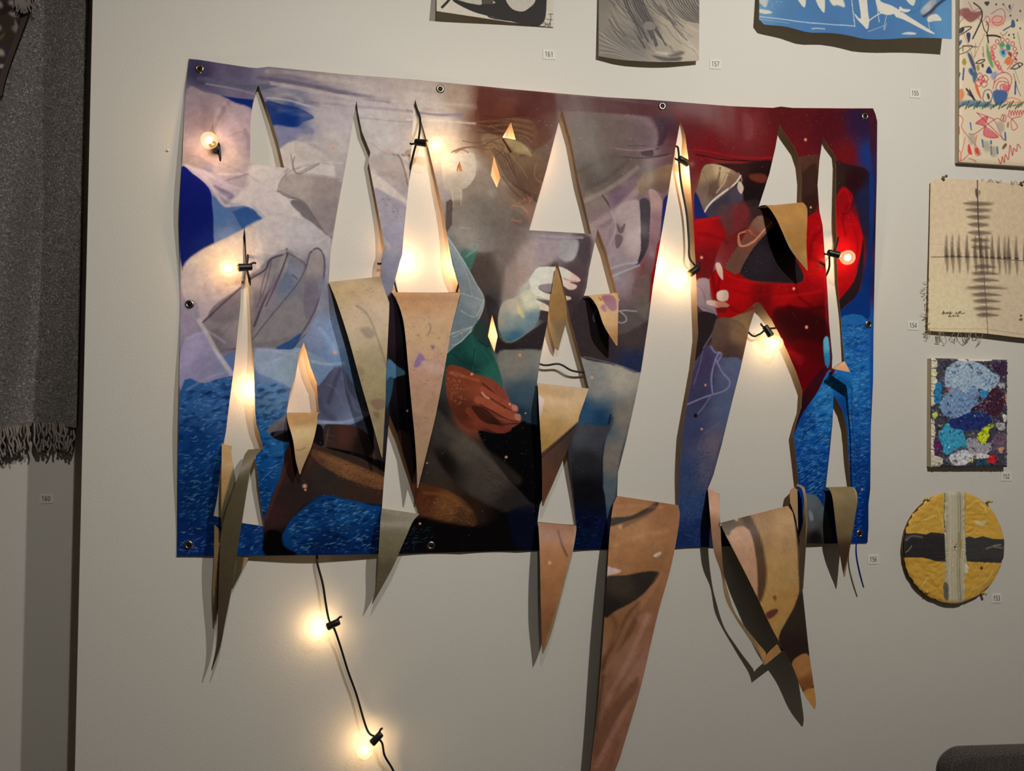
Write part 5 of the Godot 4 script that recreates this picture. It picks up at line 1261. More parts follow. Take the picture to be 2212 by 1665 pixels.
	line(b, [701.3, 949, 720.2, 954.1], 2, [99, 77, 71], 1, 0.5)
	line(b, [620.5, 1000.5, 606.8, 1034.9, 586.2, 1086.4, 572.4, 1120.8], 7, [104, 66, 55], 4, 0.5)
	line(b, [916.1, 1065.8, 964.2, 1072.7, 1019.2, 1107], 7, [152, 101, 60], 4, 0.45)
	hairs(b, [930, 1070, 1010, 1100, 1030, 1140, 950, 1120], 120, 10, "c08a58", 0.35)
	line(b, [964.2, 924.9, 1015.7, 959.3, 1070.7, 997.1, 1118.8, 1038.3], 22, [105, 95, 84], 5, 0.35)
	hairs(b, [1040, 990, 1110, 1050, 1150, 1110, 1080, 1110], 160, 9, "2c221c", 0.45)
	p(b, [617.1, 900.9, 634.3, 890.5, 689.3, 906, 692.7, 916.3, 654.9, 916.3, 603.4, 938.7, 589.6, 942.1], [600, 935, 93, 84, 93, 640, 905, 145, 137, 148], 2, 0.5, false)
	line(b, [744.3, 804.6, 751.1, 842.4, 785.5, 890.5], 6, [148, 164, 203], 3, 0.5)
	line(b, [737.4, 794.3, 723.6, 828.7, 709.9, 869.9], 8, [65, 65, 91], 3, 0.5)
	line(b, [758, 856.2, 768.3, 883.7, 792.4, 894], 5, [181, 194, 227], 3, 0.5)
	line(b, [706.5, 828.7, 727.1, 842.4, 737.4, 869.9], 4, [124, 129, 162], 3, 0.5)
	line(b, [682.4, 911.2, 740.8, 911.2, 792.4, 895.7], 5, [172, 185, 220], 3, 0.6)
	line(b, [675.5, 780.6, 709.9, 787.5, 744.3, 784], 5, [217, 228, 228], 3, 0.5)
	line(b, [572.4, 787.5, 620.5, 766.8, 648, 753.1], 3, [189, 202, 226], 3, 0.5)
	line(b, [689.3, 708.4, 709.9, 732.5, 727.1, 763.4], 8, [167, 196, 238], 3, 0.4)
	line(b, [548.4, 753.1, 586.2, 756.5, 620.5, 763.4], 4, [196, 200, 218], 3, 0.5)
	line(b, [393.7, 732.5, 441.9, 715.3, 483.1, 739.3], 5, [196, 189, 218], 3, 0.5)
	line(b, [400.6, 842.4, 448.7, 814.9, 493.4, 801.2], 4, [188, 184, 217], 3, 0.5)
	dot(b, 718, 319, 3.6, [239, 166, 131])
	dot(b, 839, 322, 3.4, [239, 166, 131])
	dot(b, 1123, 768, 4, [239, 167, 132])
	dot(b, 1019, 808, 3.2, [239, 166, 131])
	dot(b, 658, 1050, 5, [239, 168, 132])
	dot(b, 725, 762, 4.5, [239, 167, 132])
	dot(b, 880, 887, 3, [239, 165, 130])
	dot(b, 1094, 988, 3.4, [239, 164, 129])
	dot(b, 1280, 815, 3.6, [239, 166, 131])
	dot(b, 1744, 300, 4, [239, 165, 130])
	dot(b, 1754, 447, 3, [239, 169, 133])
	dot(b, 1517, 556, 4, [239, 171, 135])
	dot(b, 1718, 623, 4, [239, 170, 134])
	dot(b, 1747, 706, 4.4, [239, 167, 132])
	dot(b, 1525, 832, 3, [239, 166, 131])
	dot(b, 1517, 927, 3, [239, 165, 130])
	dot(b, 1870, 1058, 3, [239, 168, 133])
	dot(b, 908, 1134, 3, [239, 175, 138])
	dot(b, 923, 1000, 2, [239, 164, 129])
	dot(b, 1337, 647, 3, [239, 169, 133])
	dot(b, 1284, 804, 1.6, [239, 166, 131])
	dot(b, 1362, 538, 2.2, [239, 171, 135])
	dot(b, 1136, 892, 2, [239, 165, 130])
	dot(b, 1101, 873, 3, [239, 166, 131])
	grain(b, 64, 0.02)
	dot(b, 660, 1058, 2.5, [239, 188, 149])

func print_back(k: Dictionary) -> void:
	k.im.fill(Color("a98e68"))
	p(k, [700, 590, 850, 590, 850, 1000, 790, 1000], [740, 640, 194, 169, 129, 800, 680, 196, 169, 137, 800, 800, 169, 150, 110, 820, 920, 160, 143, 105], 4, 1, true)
	line(k, [770, 660, 800, 690, 838, 800], 3, [116, 97, 70], 2, 0.7)
	p(k, [778, 712, 800, 708, 812, 724, 796, 732], [133, 112, 87], 4, 0.8, false)
	p(k, [775, 790, 788, 800, 784, 812, 774, 806], [136, 115, 91], 4, 0.7, false)
	p(k, [802, 866, 828, 862, 832, 880, 812, 884], [139, 107, 90], 1, 0.8, false)
	p(k, [806, 890, 820, 892, 816, 904], [132, 105, 86], 1, 0.7, false)
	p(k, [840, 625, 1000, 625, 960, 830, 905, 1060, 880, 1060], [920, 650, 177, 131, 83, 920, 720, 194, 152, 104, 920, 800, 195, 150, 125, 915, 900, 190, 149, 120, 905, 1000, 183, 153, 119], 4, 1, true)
	blots(k, [850, 640, 990, 640, 960, 780, 880, 780], 90, 3.0, 51, "7d5a3c", 0.35)
	line(k, [928, 698, 930, 712, 922, 726], 2, [95, 64, 45], 1, 0.8)
	p(k, [905, 764, 917, 772, 911, 786, 900, 794, 894, 790], [133, 89, 155], 1, 0.9, false)
	p(k, [930, 746, 939, 749, 934, 756], [110, 76, 116], 1, 0.9, false)
	p(k, [912, 780, 960, 792, 962, 812, 920, 800], [207, 167, 155], 4, 0.8, false)
	p(k, [850, 635, 990, 637, 985, 650, 860, 648], [158, 112, 70], 4, 0.6, false)
	p(k, [612, 886, 700, 886, 660, 1030, 640, 1030], [650, 900, 181, 141, 92, 650, 940, 220, 188, 133, 650, 1000, 204, 172, 131], 3, 1, true)
	line(k, [640, 970, 650, 972, 660, 966], 1.5, [129, 99, 71], 1, 0.8)
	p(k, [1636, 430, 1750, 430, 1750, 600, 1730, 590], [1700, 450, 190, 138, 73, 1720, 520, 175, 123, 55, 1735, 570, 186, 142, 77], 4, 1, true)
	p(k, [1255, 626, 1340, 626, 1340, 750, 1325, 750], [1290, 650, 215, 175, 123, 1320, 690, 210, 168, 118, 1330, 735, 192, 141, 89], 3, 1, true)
	p(k, [1305, 637, 1330, 637, 1334, 664, 1322, 672, 1308, 656], [154, 102, 127], 1, 0.9, false)
	p(k, [1298, 660, 1308, 658, 1308, 674, 1298, 670], [158, 110, 137], 1, 0.9, false)
	p(k, [1296, 640, 1304, 646, 1298, 648], [137, 85, 64], 1, 0.8, false)
	p(k, [1180, 560, 1232, 560, 1232, 770, 1180, 770], [1205, 600, 197, 154, 98, 1215, 660, 192, 148, 91, 1200, 720, 158, 137, 104], 3, 1, true)
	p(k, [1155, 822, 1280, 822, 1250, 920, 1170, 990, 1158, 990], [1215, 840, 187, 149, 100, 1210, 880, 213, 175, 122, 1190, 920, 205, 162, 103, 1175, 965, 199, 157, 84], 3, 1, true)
	p(k, [1162, 854, 1175, 862, 1172, 884, 1164, 900], [219, 202, 202], 2, 0.8, false)
	p(k, [1164, 984, 1250, 910, 1235, 970, 1172, 1098], [1200, 970, 88, 61, 48, 1180, 1040, 106, 64, 45, 1220, 940, 69, 50, 46], 3, 1, true)
	p(k, [1155, 1128, 1255, 1128, 1215, 1270, 1172, 1420, 1160, 1420], [1200, 1145, 171, 116, 86, 1200, 1200, 195, 134, 89, 1195, 1270, 183, 126, 82, 1180, 1350, 167, 112, 75], 3, 1, true)
	line(k, [1211, 1150, 1218, 1180, 1228, 1204], 3.5, [100, 63, 44], 2, 0.9)
	p(k, [1186, 1214, 1194, 1216, 1188, 1222], [239, 215, 180], 1, 0.8, false)
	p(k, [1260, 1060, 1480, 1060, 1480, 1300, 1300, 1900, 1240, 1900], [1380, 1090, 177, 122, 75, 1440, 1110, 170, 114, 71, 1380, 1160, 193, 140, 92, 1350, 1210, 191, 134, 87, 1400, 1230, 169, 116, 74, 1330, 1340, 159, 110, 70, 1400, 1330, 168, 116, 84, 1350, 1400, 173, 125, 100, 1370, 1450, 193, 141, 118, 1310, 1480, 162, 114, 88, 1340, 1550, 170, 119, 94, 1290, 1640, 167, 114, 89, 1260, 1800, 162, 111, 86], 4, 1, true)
	p(k, [1318, 1123, 1370, 1118, 1420, 1094, 1432, 1088, 1426, 1102, 1390, 1120, 1350, 1132, 1316, 1140], [44, 29, 20], 2, 1.0, false)
	line(k, [1426, 1092, 1400, 1116, 1350, 1138], 10, [105, 67, 40], 5, 0.6)
	p(k, [1306, 1252, 1350, 1244, 1400, 1236, 1428, 1240, 1406, 1268, 1374, 1296, 1330, 1318, 1304, 1330], [1340, 1270, 65, 53, 41, 1400, 1250, 43, 31, 24, 1320, 1310, 32, 23, 18], 3, 1.0, false)
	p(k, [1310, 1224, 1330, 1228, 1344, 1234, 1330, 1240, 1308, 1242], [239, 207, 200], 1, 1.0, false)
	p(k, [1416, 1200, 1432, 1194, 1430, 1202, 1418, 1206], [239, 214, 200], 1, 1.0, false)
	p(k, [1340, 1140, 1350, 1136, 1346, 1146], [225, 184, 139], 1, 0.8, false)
	p(k, [1300, 1420, 1330, 1380, 1350, 1330, 1384, 1300, 1370, 1360, 1340, 1400, 1310, 1440, 1298, 1450], [112, 74, 49], 6, 0.7, false)
	p(k, [1376, 1330, 1410, 1326, 1404, 1350, 1384, 1348], [188, 132, 117], 4, 0.6, false)
	p(k, [1280, 1600, 1310, 1540, 1352, 1490, 1380, 1462, 1372, 1500, 1330, 1560, 1290, 1640], [129, 86, 64], 7, 0.6, false)
	p(k, [1284, 1560, 1296, 1480, 1300, 1440, 1310, 1420, 1300, 1500, 1290, 1580], [97, 63, 47], 4, 0.7, false)
	line(k, [1330, 1100, 1380, 1096, 1440, 1100], 6, [209, 149, 98], 5, 0.5)
	line(k, [1330, 1180, 1390, 1160, 1450, 1150], 10, [214, 156, 106], 5, 0.45)
	line(k, [1320, 1210, 1380, 1222, 1440, 1200], 7, [167, 113, 71], 5, 0.5)
	line(k, [1430, 1240, 1400, 1290, 1360, 1340, 1330, 1400, 1306, 1450], 12, [199, 142, 107], 5, 0.5)
	line(k, [1400, 1330, 1370, 1400, 1340, 1460, 1310, 1520], 12, [216, 160, 137], 5, 0.5)
	line(k, [1320, 1330, 1330, 1350, 1316, 1400], 10, [123, 81, 48], 5, 0.5)
	line(k, [1390, 1400, 1360, 1450, 1320, 1500], 4, [149, 100, 77], 5, 0.5)
	line(k, [1360, 1520, 1330, 1580, 1290, 1660], 12, [215, 154, 129], 5, 0.5)
	line(k, [1340, 1600, 1310, 1680, 1280, 1740], 6, [140, 92, 70], 5, 0.4)
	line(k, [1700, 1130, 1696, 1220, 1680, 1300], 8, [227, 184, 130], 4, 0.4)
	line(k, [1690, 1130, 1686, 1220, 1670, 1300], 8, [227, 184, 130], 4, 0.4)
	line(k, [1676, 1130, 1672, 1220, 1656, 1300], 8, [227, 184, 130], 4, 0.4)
	line(k, [1640, 1140, 1650, 1220, 1656, 1290], 8, [132, 95, 59], 5, 0.6)
	line(k, [1580, 1170, 1606, 1220, 1624, 1270], 6, [227, 180, 147], 4, 0.5)
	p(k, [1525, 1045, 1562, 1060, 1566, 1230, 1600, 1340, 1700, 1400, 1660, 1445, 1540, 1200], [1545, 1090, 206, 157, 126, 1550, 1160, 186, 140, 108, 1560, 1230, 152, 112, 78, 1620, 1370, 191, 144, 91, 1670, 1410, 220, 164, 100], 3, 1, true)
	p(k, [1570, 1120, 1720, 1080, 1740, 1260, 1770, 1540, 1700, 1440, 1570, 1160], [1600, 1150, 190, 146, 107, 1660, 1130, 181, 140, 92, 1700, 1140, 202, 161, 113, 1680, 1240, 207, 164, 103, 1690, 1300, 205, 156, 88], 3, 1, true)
	p(k, [1555, 1128, 1600, 1116, 1626, 1126, 1628, 1146, 1600, 1160, 1566, 1154], [1580, 1140, 98, 79, 59, 1615, 1135, 120, 97, 72], 3, 1.0, false)
	p(k, [1596, 1122, 1606, 1124, 1602, 1130], [239, 214, 183], 1, 0.9, false)
	p(k, [1612, 1112, 1628, 1110, 1646, 1160, 1652, 1240, 1640, 1290, 1630, 1286, 1628, 1180], [84, 56, 35], 6, 0.9, false)
	p(k, [1580, 1160, 1626, 1148, 1630, 1280, 1610, 1240], [209, 162, 129], 3, 1.0, false)
	p(k, [1648, 1320, 1668, 1312, 1676, 1316, 1664, 1328, 1652, 1332], [116, 60, 52], 1, 1.0, false)
	p(k, [1664, 1286, 1672, 1284, 1670, 1296], [129, 76, 51], 1, 0.8, false)
	p(k, [1736, 1256, 1712, 1310, 1676, 1372, 1690, 1410, 1706, 1432, 1734, 1418, 1750, 1410, 1745, 1340], [1720, 1330, 57, 43, 35, 1710, 1400, 49, 29, 27], 1, 1.0, false)
	p(k, [1706, 1432, 1720, 1416, 1746, 1414, 1757, 1470, 1745, 1490, 1726, 1486, 1714, 1460], [1730, 1440, 200, 140, 84, 1740, 1480, 148, 93, 52], 2, 1.0, false)
	line(k, [1730, 1490, 1745, 1490, 1760, 1480], 4, [70, 41, 25], 2, 0.9)
	p(k, [1732, 1494, 1762, 1488, 1764, 1536, 1750, 1530], [215, 154, 87], 2, 1.0, false)
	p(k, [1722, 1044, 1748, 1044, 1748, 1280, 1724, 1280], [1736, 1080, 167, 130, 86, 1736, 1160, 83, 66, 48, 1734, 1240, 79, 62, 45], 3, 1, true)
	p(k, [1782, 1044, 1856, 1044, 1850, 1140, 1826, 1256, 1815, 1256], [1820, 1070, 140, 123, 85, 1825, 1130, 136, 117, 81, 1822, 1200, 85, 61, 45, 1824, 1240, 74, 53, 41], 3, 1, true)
	p(k, [1794, 778, 1842, 776, 1842, 830], [1812, 786, 222, 167, 123], 2, 1, true)
	p(k, [470, 950, 512, 955, 512, 1060, 470, 1140], [490, 970, 161, 127, 69, 488, 1040, 180, 140, 82, 480, 1100, 169, 136, 89], 3, 1, true)
	p(k, [505, 1000, 520, 970, 575, 960, 540, 1060, 520, 1200, 480, 1450, 440, 1460, 470, 1140], [540, 985, 103, 91, 63, 510, 1060, 83, 72, 47, 495, 1180, 79, 70, 49, 480, 1330, 80, 65, 52, 460, 1430, 78, 63, 53], 3, 1, true)
	p(k, [815, 1090, 912, 1100, 880, 1170, 840, 1300, 795, 1312], [860, 1120, 110, 101, 76, 850, 1170, 122, 113, 85, 830, 1250, 108, 93, 72], 3, 1, true)
	blots(k, [700, 600, 1000, 640, 960, 900, 800, 980], 260, 2.6, 52, "8a7048", 0.35)
	blots(k, [1300, 1100, 1460, 1100, 1380, 1500, 1280, 1800], 240, 1.8, 53, "6e452a", 0.4)
	blots(k, [1560, 1120, 1740, 1090, 1760, 1500], 150, 1.6, 54, "6e4c2a", 0.4)
	blots(k, [470, 960, 560, 970, 480, 1400], 120, 2.2, 55, "5c4f36", 0.3)
	blots(k, [820, 1100, 900, 1110, 810, 1290], 80, 2.2, 56, "b7a98a", 0.3)
	grain(k, 61, 0.02)

func build_lights() -> void:
	var o := thing("string_lights", Vector3.ZERO, "black cord of glowing globe bulbs woven through the cuts of the banner", "string lights")
	var w := []
	for q in [[1812, 500, 0.012], [1808, 526, 0.03], [1800, 543, 0.058], [1792, 552, 0.052], [1787, 590, 0.014], [1740, 660, 0.01], [1700, 700, 0.012], [1677, 708, 0.022], [1655, 711, 0.028], [1640, 722, 0.02], [1619, 720, 0.014], [1570, 650, 0.01], [1520, 595, 0.012], [1500, 572, 0.02], [1489, 555, 0.024], [1488, 520, 0.022], [1483, 460, 0.02], [1472, 400, 0.02], [1467, 352, 0.026], [1466, 330, 0.022], [1461, 316, 0.014], [1440, 330, 0.01], [1416, 450, 0.009], [1400, 572, 0.01], [1350, 720, 0.009], [1290, 795, 0.009],
			[1262, 803, 0.018], [1235, 800, 0.022], [1207, 786, 0.022], [1166, 786, 0.016], [1110, 740, 0.009], [1040, 640, 0.009], [1004, 580, 0.01], [960, 700, 0.009], [880, 680, 0.009], [850, 600, 0.01], [846, 560, 0.01], [866, 450, 0.009], [880, 396, 0.011], [889, 350, 0.026], [898, 314, 0.05], [904, 302, 0.05], [908, 262, 0.014], [902, 238, 0.007], [886, 214, 0.004], [830, 200, 0.005], [760, 196, 0.006], [680, 186, 0.007], [600, 172, 0.007], [520, 220, 0.007], [478, 300, 0.01], [474, 325, 0.03], [486, 400, 0.009], [520, 480, 0.009], [535, 545, 0.014], [533, 577, 0.05], [539, 605, 0.016], [560, 700, 0.009], [572, 800, 0.009], [568, 845, 0.012], [600, 960, 0.009], [650, 1100, 0.009],
			[682, 1190, 0.006], [685, 1215, 0.014], [697, 1260, 0.02], [704, 1305, 0.022], [711, 1340, 0.028], [722, 1358, 0.028], [735, 1395, 0.022], [752, 1450, 0.02], [770, 1500, 0.02], [788, 1562, 0.024], [798, 1584, 0.028], [812, 1592, 0.034], [825, 1604, 0.03], [831, 1632, 0.024], [850, 1665, 0.02], [880, 1730, 0.02], [900, 1800, 0.02]]:
		w.append(at(q[0], q[1], q[2]))
	part("cord", tube(curve3(w, 6), 0.0027, 8), mat.cord, o)
	bulb(o, 466, 320, 0.034, 452, 303, 0.075)
	bulb(o, 900, 307, 0.055, 942, 312, 0.068)
	bulb(o, 530, 577, 0.055, 493, 579, 0.066)
	bulb(o, 842, 563, 0.02, 872, 562, 0.024)
	bulb(o, 572, 842, 0.02, 541, 841, 0.026)
	bulb(o, 1500, 584, 0.03, 1477, 602, 0.034)
	bulb(o, 1463, 340, 0.03, 1502, 362, 0.022)
	bulb(o, 1655, 709, 0.034, 1676, 741, 0.044)
	bulb(o, 1796, 547, 0.062, 1831, 556, 0.07)
	bulb(o, 720, 1348, 0.034, 688, 1363, 0.034)
	bulb(o, 818, 1590, 0.04, 788, 1621, 0.046)
	bulb(o, 1398, 570, 0.014, 1416, 568, 0.023)
	bulb(o, 1006, 560, 0.014, 990, 566, 0.023)
	bulb(o, 1110, 740, 0.014, 1096, 712, 0.023)
	bulb(o, 1060, 440, 0.014, 1040, 425, 0.023)
	bulb(o, 1120, 350, 0.014, 1128, 322, 0.023)
	bulb(o, 726, 800, 0.014, 708, 776, 0.023)

func art_sheet(called: String, corners: Array, zs: Array, s: Dictionary, front: Material, back: Material, label: String, category: String, thick := 0.0006) -> Node3D:
	# loose sheet: corners top left, top right, bottom right, bottom left; bottom edge may carry further points
	var top := even(pairs(corners[0]), 24)
	var low := even(pairs(corners[1]), 24)
	var g := []
	var uvs := []
	for i in 25:
		var t := i / 24.0
		var row := PackedVector3Array()
		var ur := PackedVector2Array()
		for j in 25:
			var q := top[j].lerp(low[j], t)
			var z := lerpf(along(zs[0], j / 24.0), along(zs[1], j / 24.0), t * t)
			row.append(at(q.x, q.y, z))
			ur.append(uv_of(s, row[j]))
		g.append(row)
		uvs.append(ur)
	var o := thing(called, Vector3.ZERO, label, category)
	part("sheet", slab(g, uvs, thick, front, back), null, o)
	return o

func painted(s: Dictionary, rough: float) -> StandardMaterial3D:
	var m := material(Color.WHITE, rough)
	m.albedo_texture = texture_of(s)
	m.texture_repeat = false
	return m

func pin(parent: Node3D, x: float, y: float, z: float, m: Material) -> void:
	var o := part("pushpin", mat.pin_mesh, m, parent, at(x, y, z))
	o.basis = turned(Vector3(0.05, 0.12, 1))

func build_small_works() -> void:
	mat.pin_mesh = lathe([[0.0, -0.006], [0.0008, -0.005], [0.0008, 0.0], [0.0045, 0.0005], [0.005, 0.0015], [0.0028, 0.003], [0.0025, 0.009], [0.0042, 0.011], [0.0042, 0.0125], [0.0, 0.013]], 14)
	var paper := material(Color(0.84, 0.8, 0.72), 0.8)
	var s := sheet(930, -270, 1210, 75, 700, 0.012)
	ink_brush(s)
	var o := art_sheet("ink_drawing", [[946, -250, 1070, -248, 1200, -246], [943, 24, 1010, 34, 1090, 46, 1150, 54, 1196, 59]], [[0.004, 0.004, 0.004], [0.034, 0.026, 0.016, 0.008, 0.003]], s, painted(s, 0.75), paper, "white paper with thick black brush strokes and a small signature at the top", "drawing")
	pin(o, 960, -240, 0.006, mat.steel)
	pin(o, 1188, -238, 0.006, mat.steel)
	s = sheet(1280, -270, 1525, 150, 620, 0.012)
	ink_wash(s)
	o = art_sheet("ink_wash_print", [[1294, -250, 1400, -248, 1512, -246], [1293, 121, 1340, 129, 1400, 133, 1450, 134, 1510, 131]], [[0.004, 0.004, 0.004], [0.014, 0.02, 0.022, 0.02, 0.016]], s, painted(s, 0.5), paper, "grey and black print of sweeping brushed ink arcs", "print")
	pin(o, 1310, -240, 0.006, mat.steel)
	pin(o, 1496, -238, 0.006, mat.steel)
	s = sheet(1620, -270, 2075, 110, 900, 0.03)
	cyanotype(s)
	o = art_sheet("cyanotype", [[1640, -250, 1850, -246, 2056, -242], [1640, 42, 1646, 52, 1700, 58, 1745, 70, 1790, 71, 1830, 76, 1867, 84, 1910, 85, 1960, 82, 2010, 82, 2056, 84]], [[0.006, 0.006, 0.006], [0.03, 0.04, 0.045, 0.045, 0.048, 0.05, 0.055, 0.058, 0.06]], s, painted(s, 0.7), paper, "blue and white cyanotype sheet with a wavy lower edge", "print")
	pin(o, 1660, -240, 0.008, mat.steel)
	pin(o, 2040, -234, 0.008, mat.steel)
	# stretched canvas with drawn flowers and eyes
	s = sheet(2050, -160, 2400, 380, 700, 0.03)
	flower_canvas(s)
	var a := at(2073, 349, 0.02)
	canvas("stretched_canvas", Vector3(a.x, a.y, 0), Vector3(0.36, 0.585, 0.02), s, 0.6, 0.0, "cream stretched canvas covered in drawn red flowers, eyes and blue dabs", 0.0)
	s = sheet(2000, 760, 2190, 1022, 700, 0.02)
	impasto(s)
	a = at(2012, 1009, 0.02)
	var b := at(2177, 777, 0.02)
	canvas("impasto_painting", Vector3(a.x, a.y, 0), Vector3(b.x - a.x, b.y - a.y, 0.02), s, 0.28, 0.0045, "small thickly painted canvas of blue, white, purple and lime green dabs", 60.0)
	# round yellow painting
	s = sheet(1940, 1050, 2180, 1312, 700, 0.012)
	yellow_disc(s)
	round_painting(s)
	# raw canvas with ink cross
	s = sheet(1990, 370, 2350, 750, 900, 0.01)
	ink_cross(s)
	var m := painted(s, 0.9)
	o = art_sheet("ink_cross_cloth", [[2010, 394, 2026, 386, 2060, 386, 2113, 389, 2212, 398, 2320, 405], [2004, 714, 2030, 716, 2080, 718, 2126, 720, 2212, 730, 2320, 740]], [[0.006, 0.006, 0.007, 0.006, 0.006], [0.014, 0.018, 0.02, 0.02, 0.022]], s, m, material(Color(0.76, 0.69, 0.58), 0.9), "frayed cream cloth with two crossing rows of black ink blots and a signature", "cloth", 0.0008)
	var rng := random(91)
	for i in 34:
		var x := 2006.0 + rng.randf() * 125.0 if i < 20 else 2004.0 + rng.randf() * 4.0
		var y := 716.0 + (x - 2006.0) * 0.04 if i < 20 else 600.0 + rng.randf() * 112.0
		var pts := [at(x, y - 2, 0.02)]
		var dx := rng.randf_range(-14, 14) if i < 20 else rng.randf_range(-14, -2)
		var dy := rng.randf_range(6, 26) if i < 20 else rng.randf_range(-4, 14)
		pts.append(at(x + dx * 0.5 + rng.randf_range(-4, 4), y + dy * 0.6, 0.016))
		pts.append(at(x + dx, y + dy, 0.01))
		pts.append(at(x + dx + rng.randf_range(-9, 9), y + dy * rng.randf_range(0.4, 1.2), 0.006))
		part("loose_thread", tube(curve3(pts, 5), 0.0007, 5), mat.thread, o)
	for i in 12:
		var x := 2088.0 + rng.randf() * 120.0
		var y := 388.0 + (x - 2088.0) * 0.08
		part("loose_thread", tube(curve3([at(x, y + 2, 0.007), at(x + rng.randf_range(-6, 6), y - rng.randf_range(2, 7), 0.009), at(x + rng.randf_range(-10, 10), y + rng.randf_range(-2, 4), 0.009)], 5), 0.0007, 5), mat.thread, o)
	pin(o, 2037, 384, 0.008, mat.steel)
	pin(o, 2205, 396, 0.008, mat.steel)
	# numbered cards
	number_card(1186, 118, "161", 0.0, "small white card numbered 161 below the brush drawing")
	number_card(1545, 139, "157", 0.0, "small white card numbered 157 beside the grey ink print")
	number_card(1976, 202, "155", 0.0, "small white card numbered 155 below the cyanotype")
	number_card(1972, 703, "154", 0.0, "small white card numbered 154 beside the frayed cloth")
	number_card(2173, 1029, "152", 0.0, "small white card numbered 152 below the thickly painted canvas")
	number_card(2152, 1292, "153", 0.0, "small white card numbered 153 below the round yellow painting")
	number_card(1886, 1208, "156", 0.0, "small white card numbered 156 below the right corner of the banner")
	number_card(100, 1077, "160", -0.26, "small white card numbered 160 in the shade below the grey throw")
	var nail := part("nail", lathe([[0.0, 0.004], [0.0022, 0.0035], [0.0026, 0.002], [0.0012, 0.0015], [0.0012, -0.004], [0.0, -0.004]], 12), mat.card, self, at(363, 325, 0.0015))
	nail.rotation.x = PI / 2
	tag(nail, "white painted nail head in the wall left of the banner", "nail")

func canvas(called: String, corner: Vector3, size: Vector3, s: Dictionary, rough: float, relief: float, label: String, fq: float) -> void:
	var o := thing(called, corner, label, "painting")
	var g := []
	var uvs := []
	var nx := 64
	var ny := 84
	noise.fractal_octaves = 3
	for i in ny + 1:
		var row := PackedVector3Array()
		var ur := PackedVector2Array()
		for j in nx + 1:
			var x := size.x * j / nx
			var y := size.y * (1.0 - float(i) / ny)
			var edge := minf(minf(x, size.x - x), minf(y, size.y - y))
			var z := size.z - 0.003 * (1.0 - minf(edge / 0.004, 1.0)) * (1.0 - minf(edge / 0.004, 1.0))
			if relief > 0.0:
				z += relief * (0.4 + noise.get_noise_2d((x + 3.0) * 60.0 * fq, y * 60.0 * fq) + 0.6 * noise.get_noise_2d(x * 160.0 * fq, (y + 5.0) * 160.0 * fq)) * minf(edge / 0.004, 1.0)
			row.append(Vector3(x, y, z))
			ur.append(uv_of(s, corner + row[j]))
		g.append(row)
		uvs.append(ur)
	noise.fractal_octaves = 5
	var m := painted(s, rough)
	part("painted_face", slab(g, uvs, 0.004, m, m), null, o)
	var side := material(Color(0.72, 0.67, 0.58), 0.8)
	part("stretcher", box(Vector3(size.x - 0.001, size.y - 0.001, size.z - 0.005)), side, o, Vector3(size.x / 2, size.y / 2, (size.z - 0.005) / 2))

func round_painting(s: Dictionary) -> void:
	var c := at(2059, 1181, 0.012)
	var rx := (at(2166, 1181, 0.012).x - at(1952, 1181, 0.012).x) / 2
	var ry := (at(2059, 1062, 0.012).y - at(2059, 1299, 0.012).y) / 2
	var o := thing("round_painting", Vector3(c.x, c.y, 0), "round yellow painting with a black band crossed by a white band", "painting")
	var g := []
	var uvs := []
	for i in 31:
		var row := PackedVector3Array()
		var ur := PackedVector2Array()
		var r := i / 30.0
		for j in 121:
			var a := -TAU * j / 120.0
			var rr := r * (1.0 + (0.012 * noise.get_noise_2d(cos(a) * 90.0, sin(a) * 90.0) if i == 30 else 0.0))
			var x := cos(a) * rr * rx
			var y := sin(a) * rr * ry
			var h := 0.003 * noise.get_noise_2d(x * 2600.0, y * 2600.0) + 0.002 * noise.get_noise_2d(x * 700.0 + y * 500.0, y * 900.0)
			var band := absf(x) < 0.026
			if band: h = 0.0025 + 0.0012 * noise.get_noise_2d(x * 9000.0, y * 300.0)
			elif absf(y) < 0.037: h = 0.0015 + 0.0015 * noise.get_noise_2d(x * 300.0, y * 6000.0)
			row.append(Vector3(x, y, 0.012 + h - (0.002 if i == 30 else 0.0)))
			ur.append(uv_of(s, Vector3(c.x + x, c.y + y, 0)))
		g.append(row)
		uvs.append(ur)
	var m := painted(s, 0.38)
	part("painted_face", slab(g, uvs, 0.006, m, m), null, o)
	var disc := lathe([[0.0, 0.0], [0.97, 0.0], [0.985, 0.002], [0.985, 0.008], [0.0, 0.008]], 64)
	var d := part("panel", disc, material(Color(0.5, 0.42, 0.26), 0.8), o)
	d.rotation.x = PI / 2
	d.scale = Vector3(rx, 1, ry)
	for q in [[2000, 1078], [2134, 1083], [1996, 1278], [2122, 1281]]:
		var pn := part("pushpin", mat.pin_mesh, mat.pin, o, at(q[0], q[1], 0.008) - Vector3(c.x, c.y, 0))
		pn.basis = turned(Vector3(0.05, 0.15, 1))

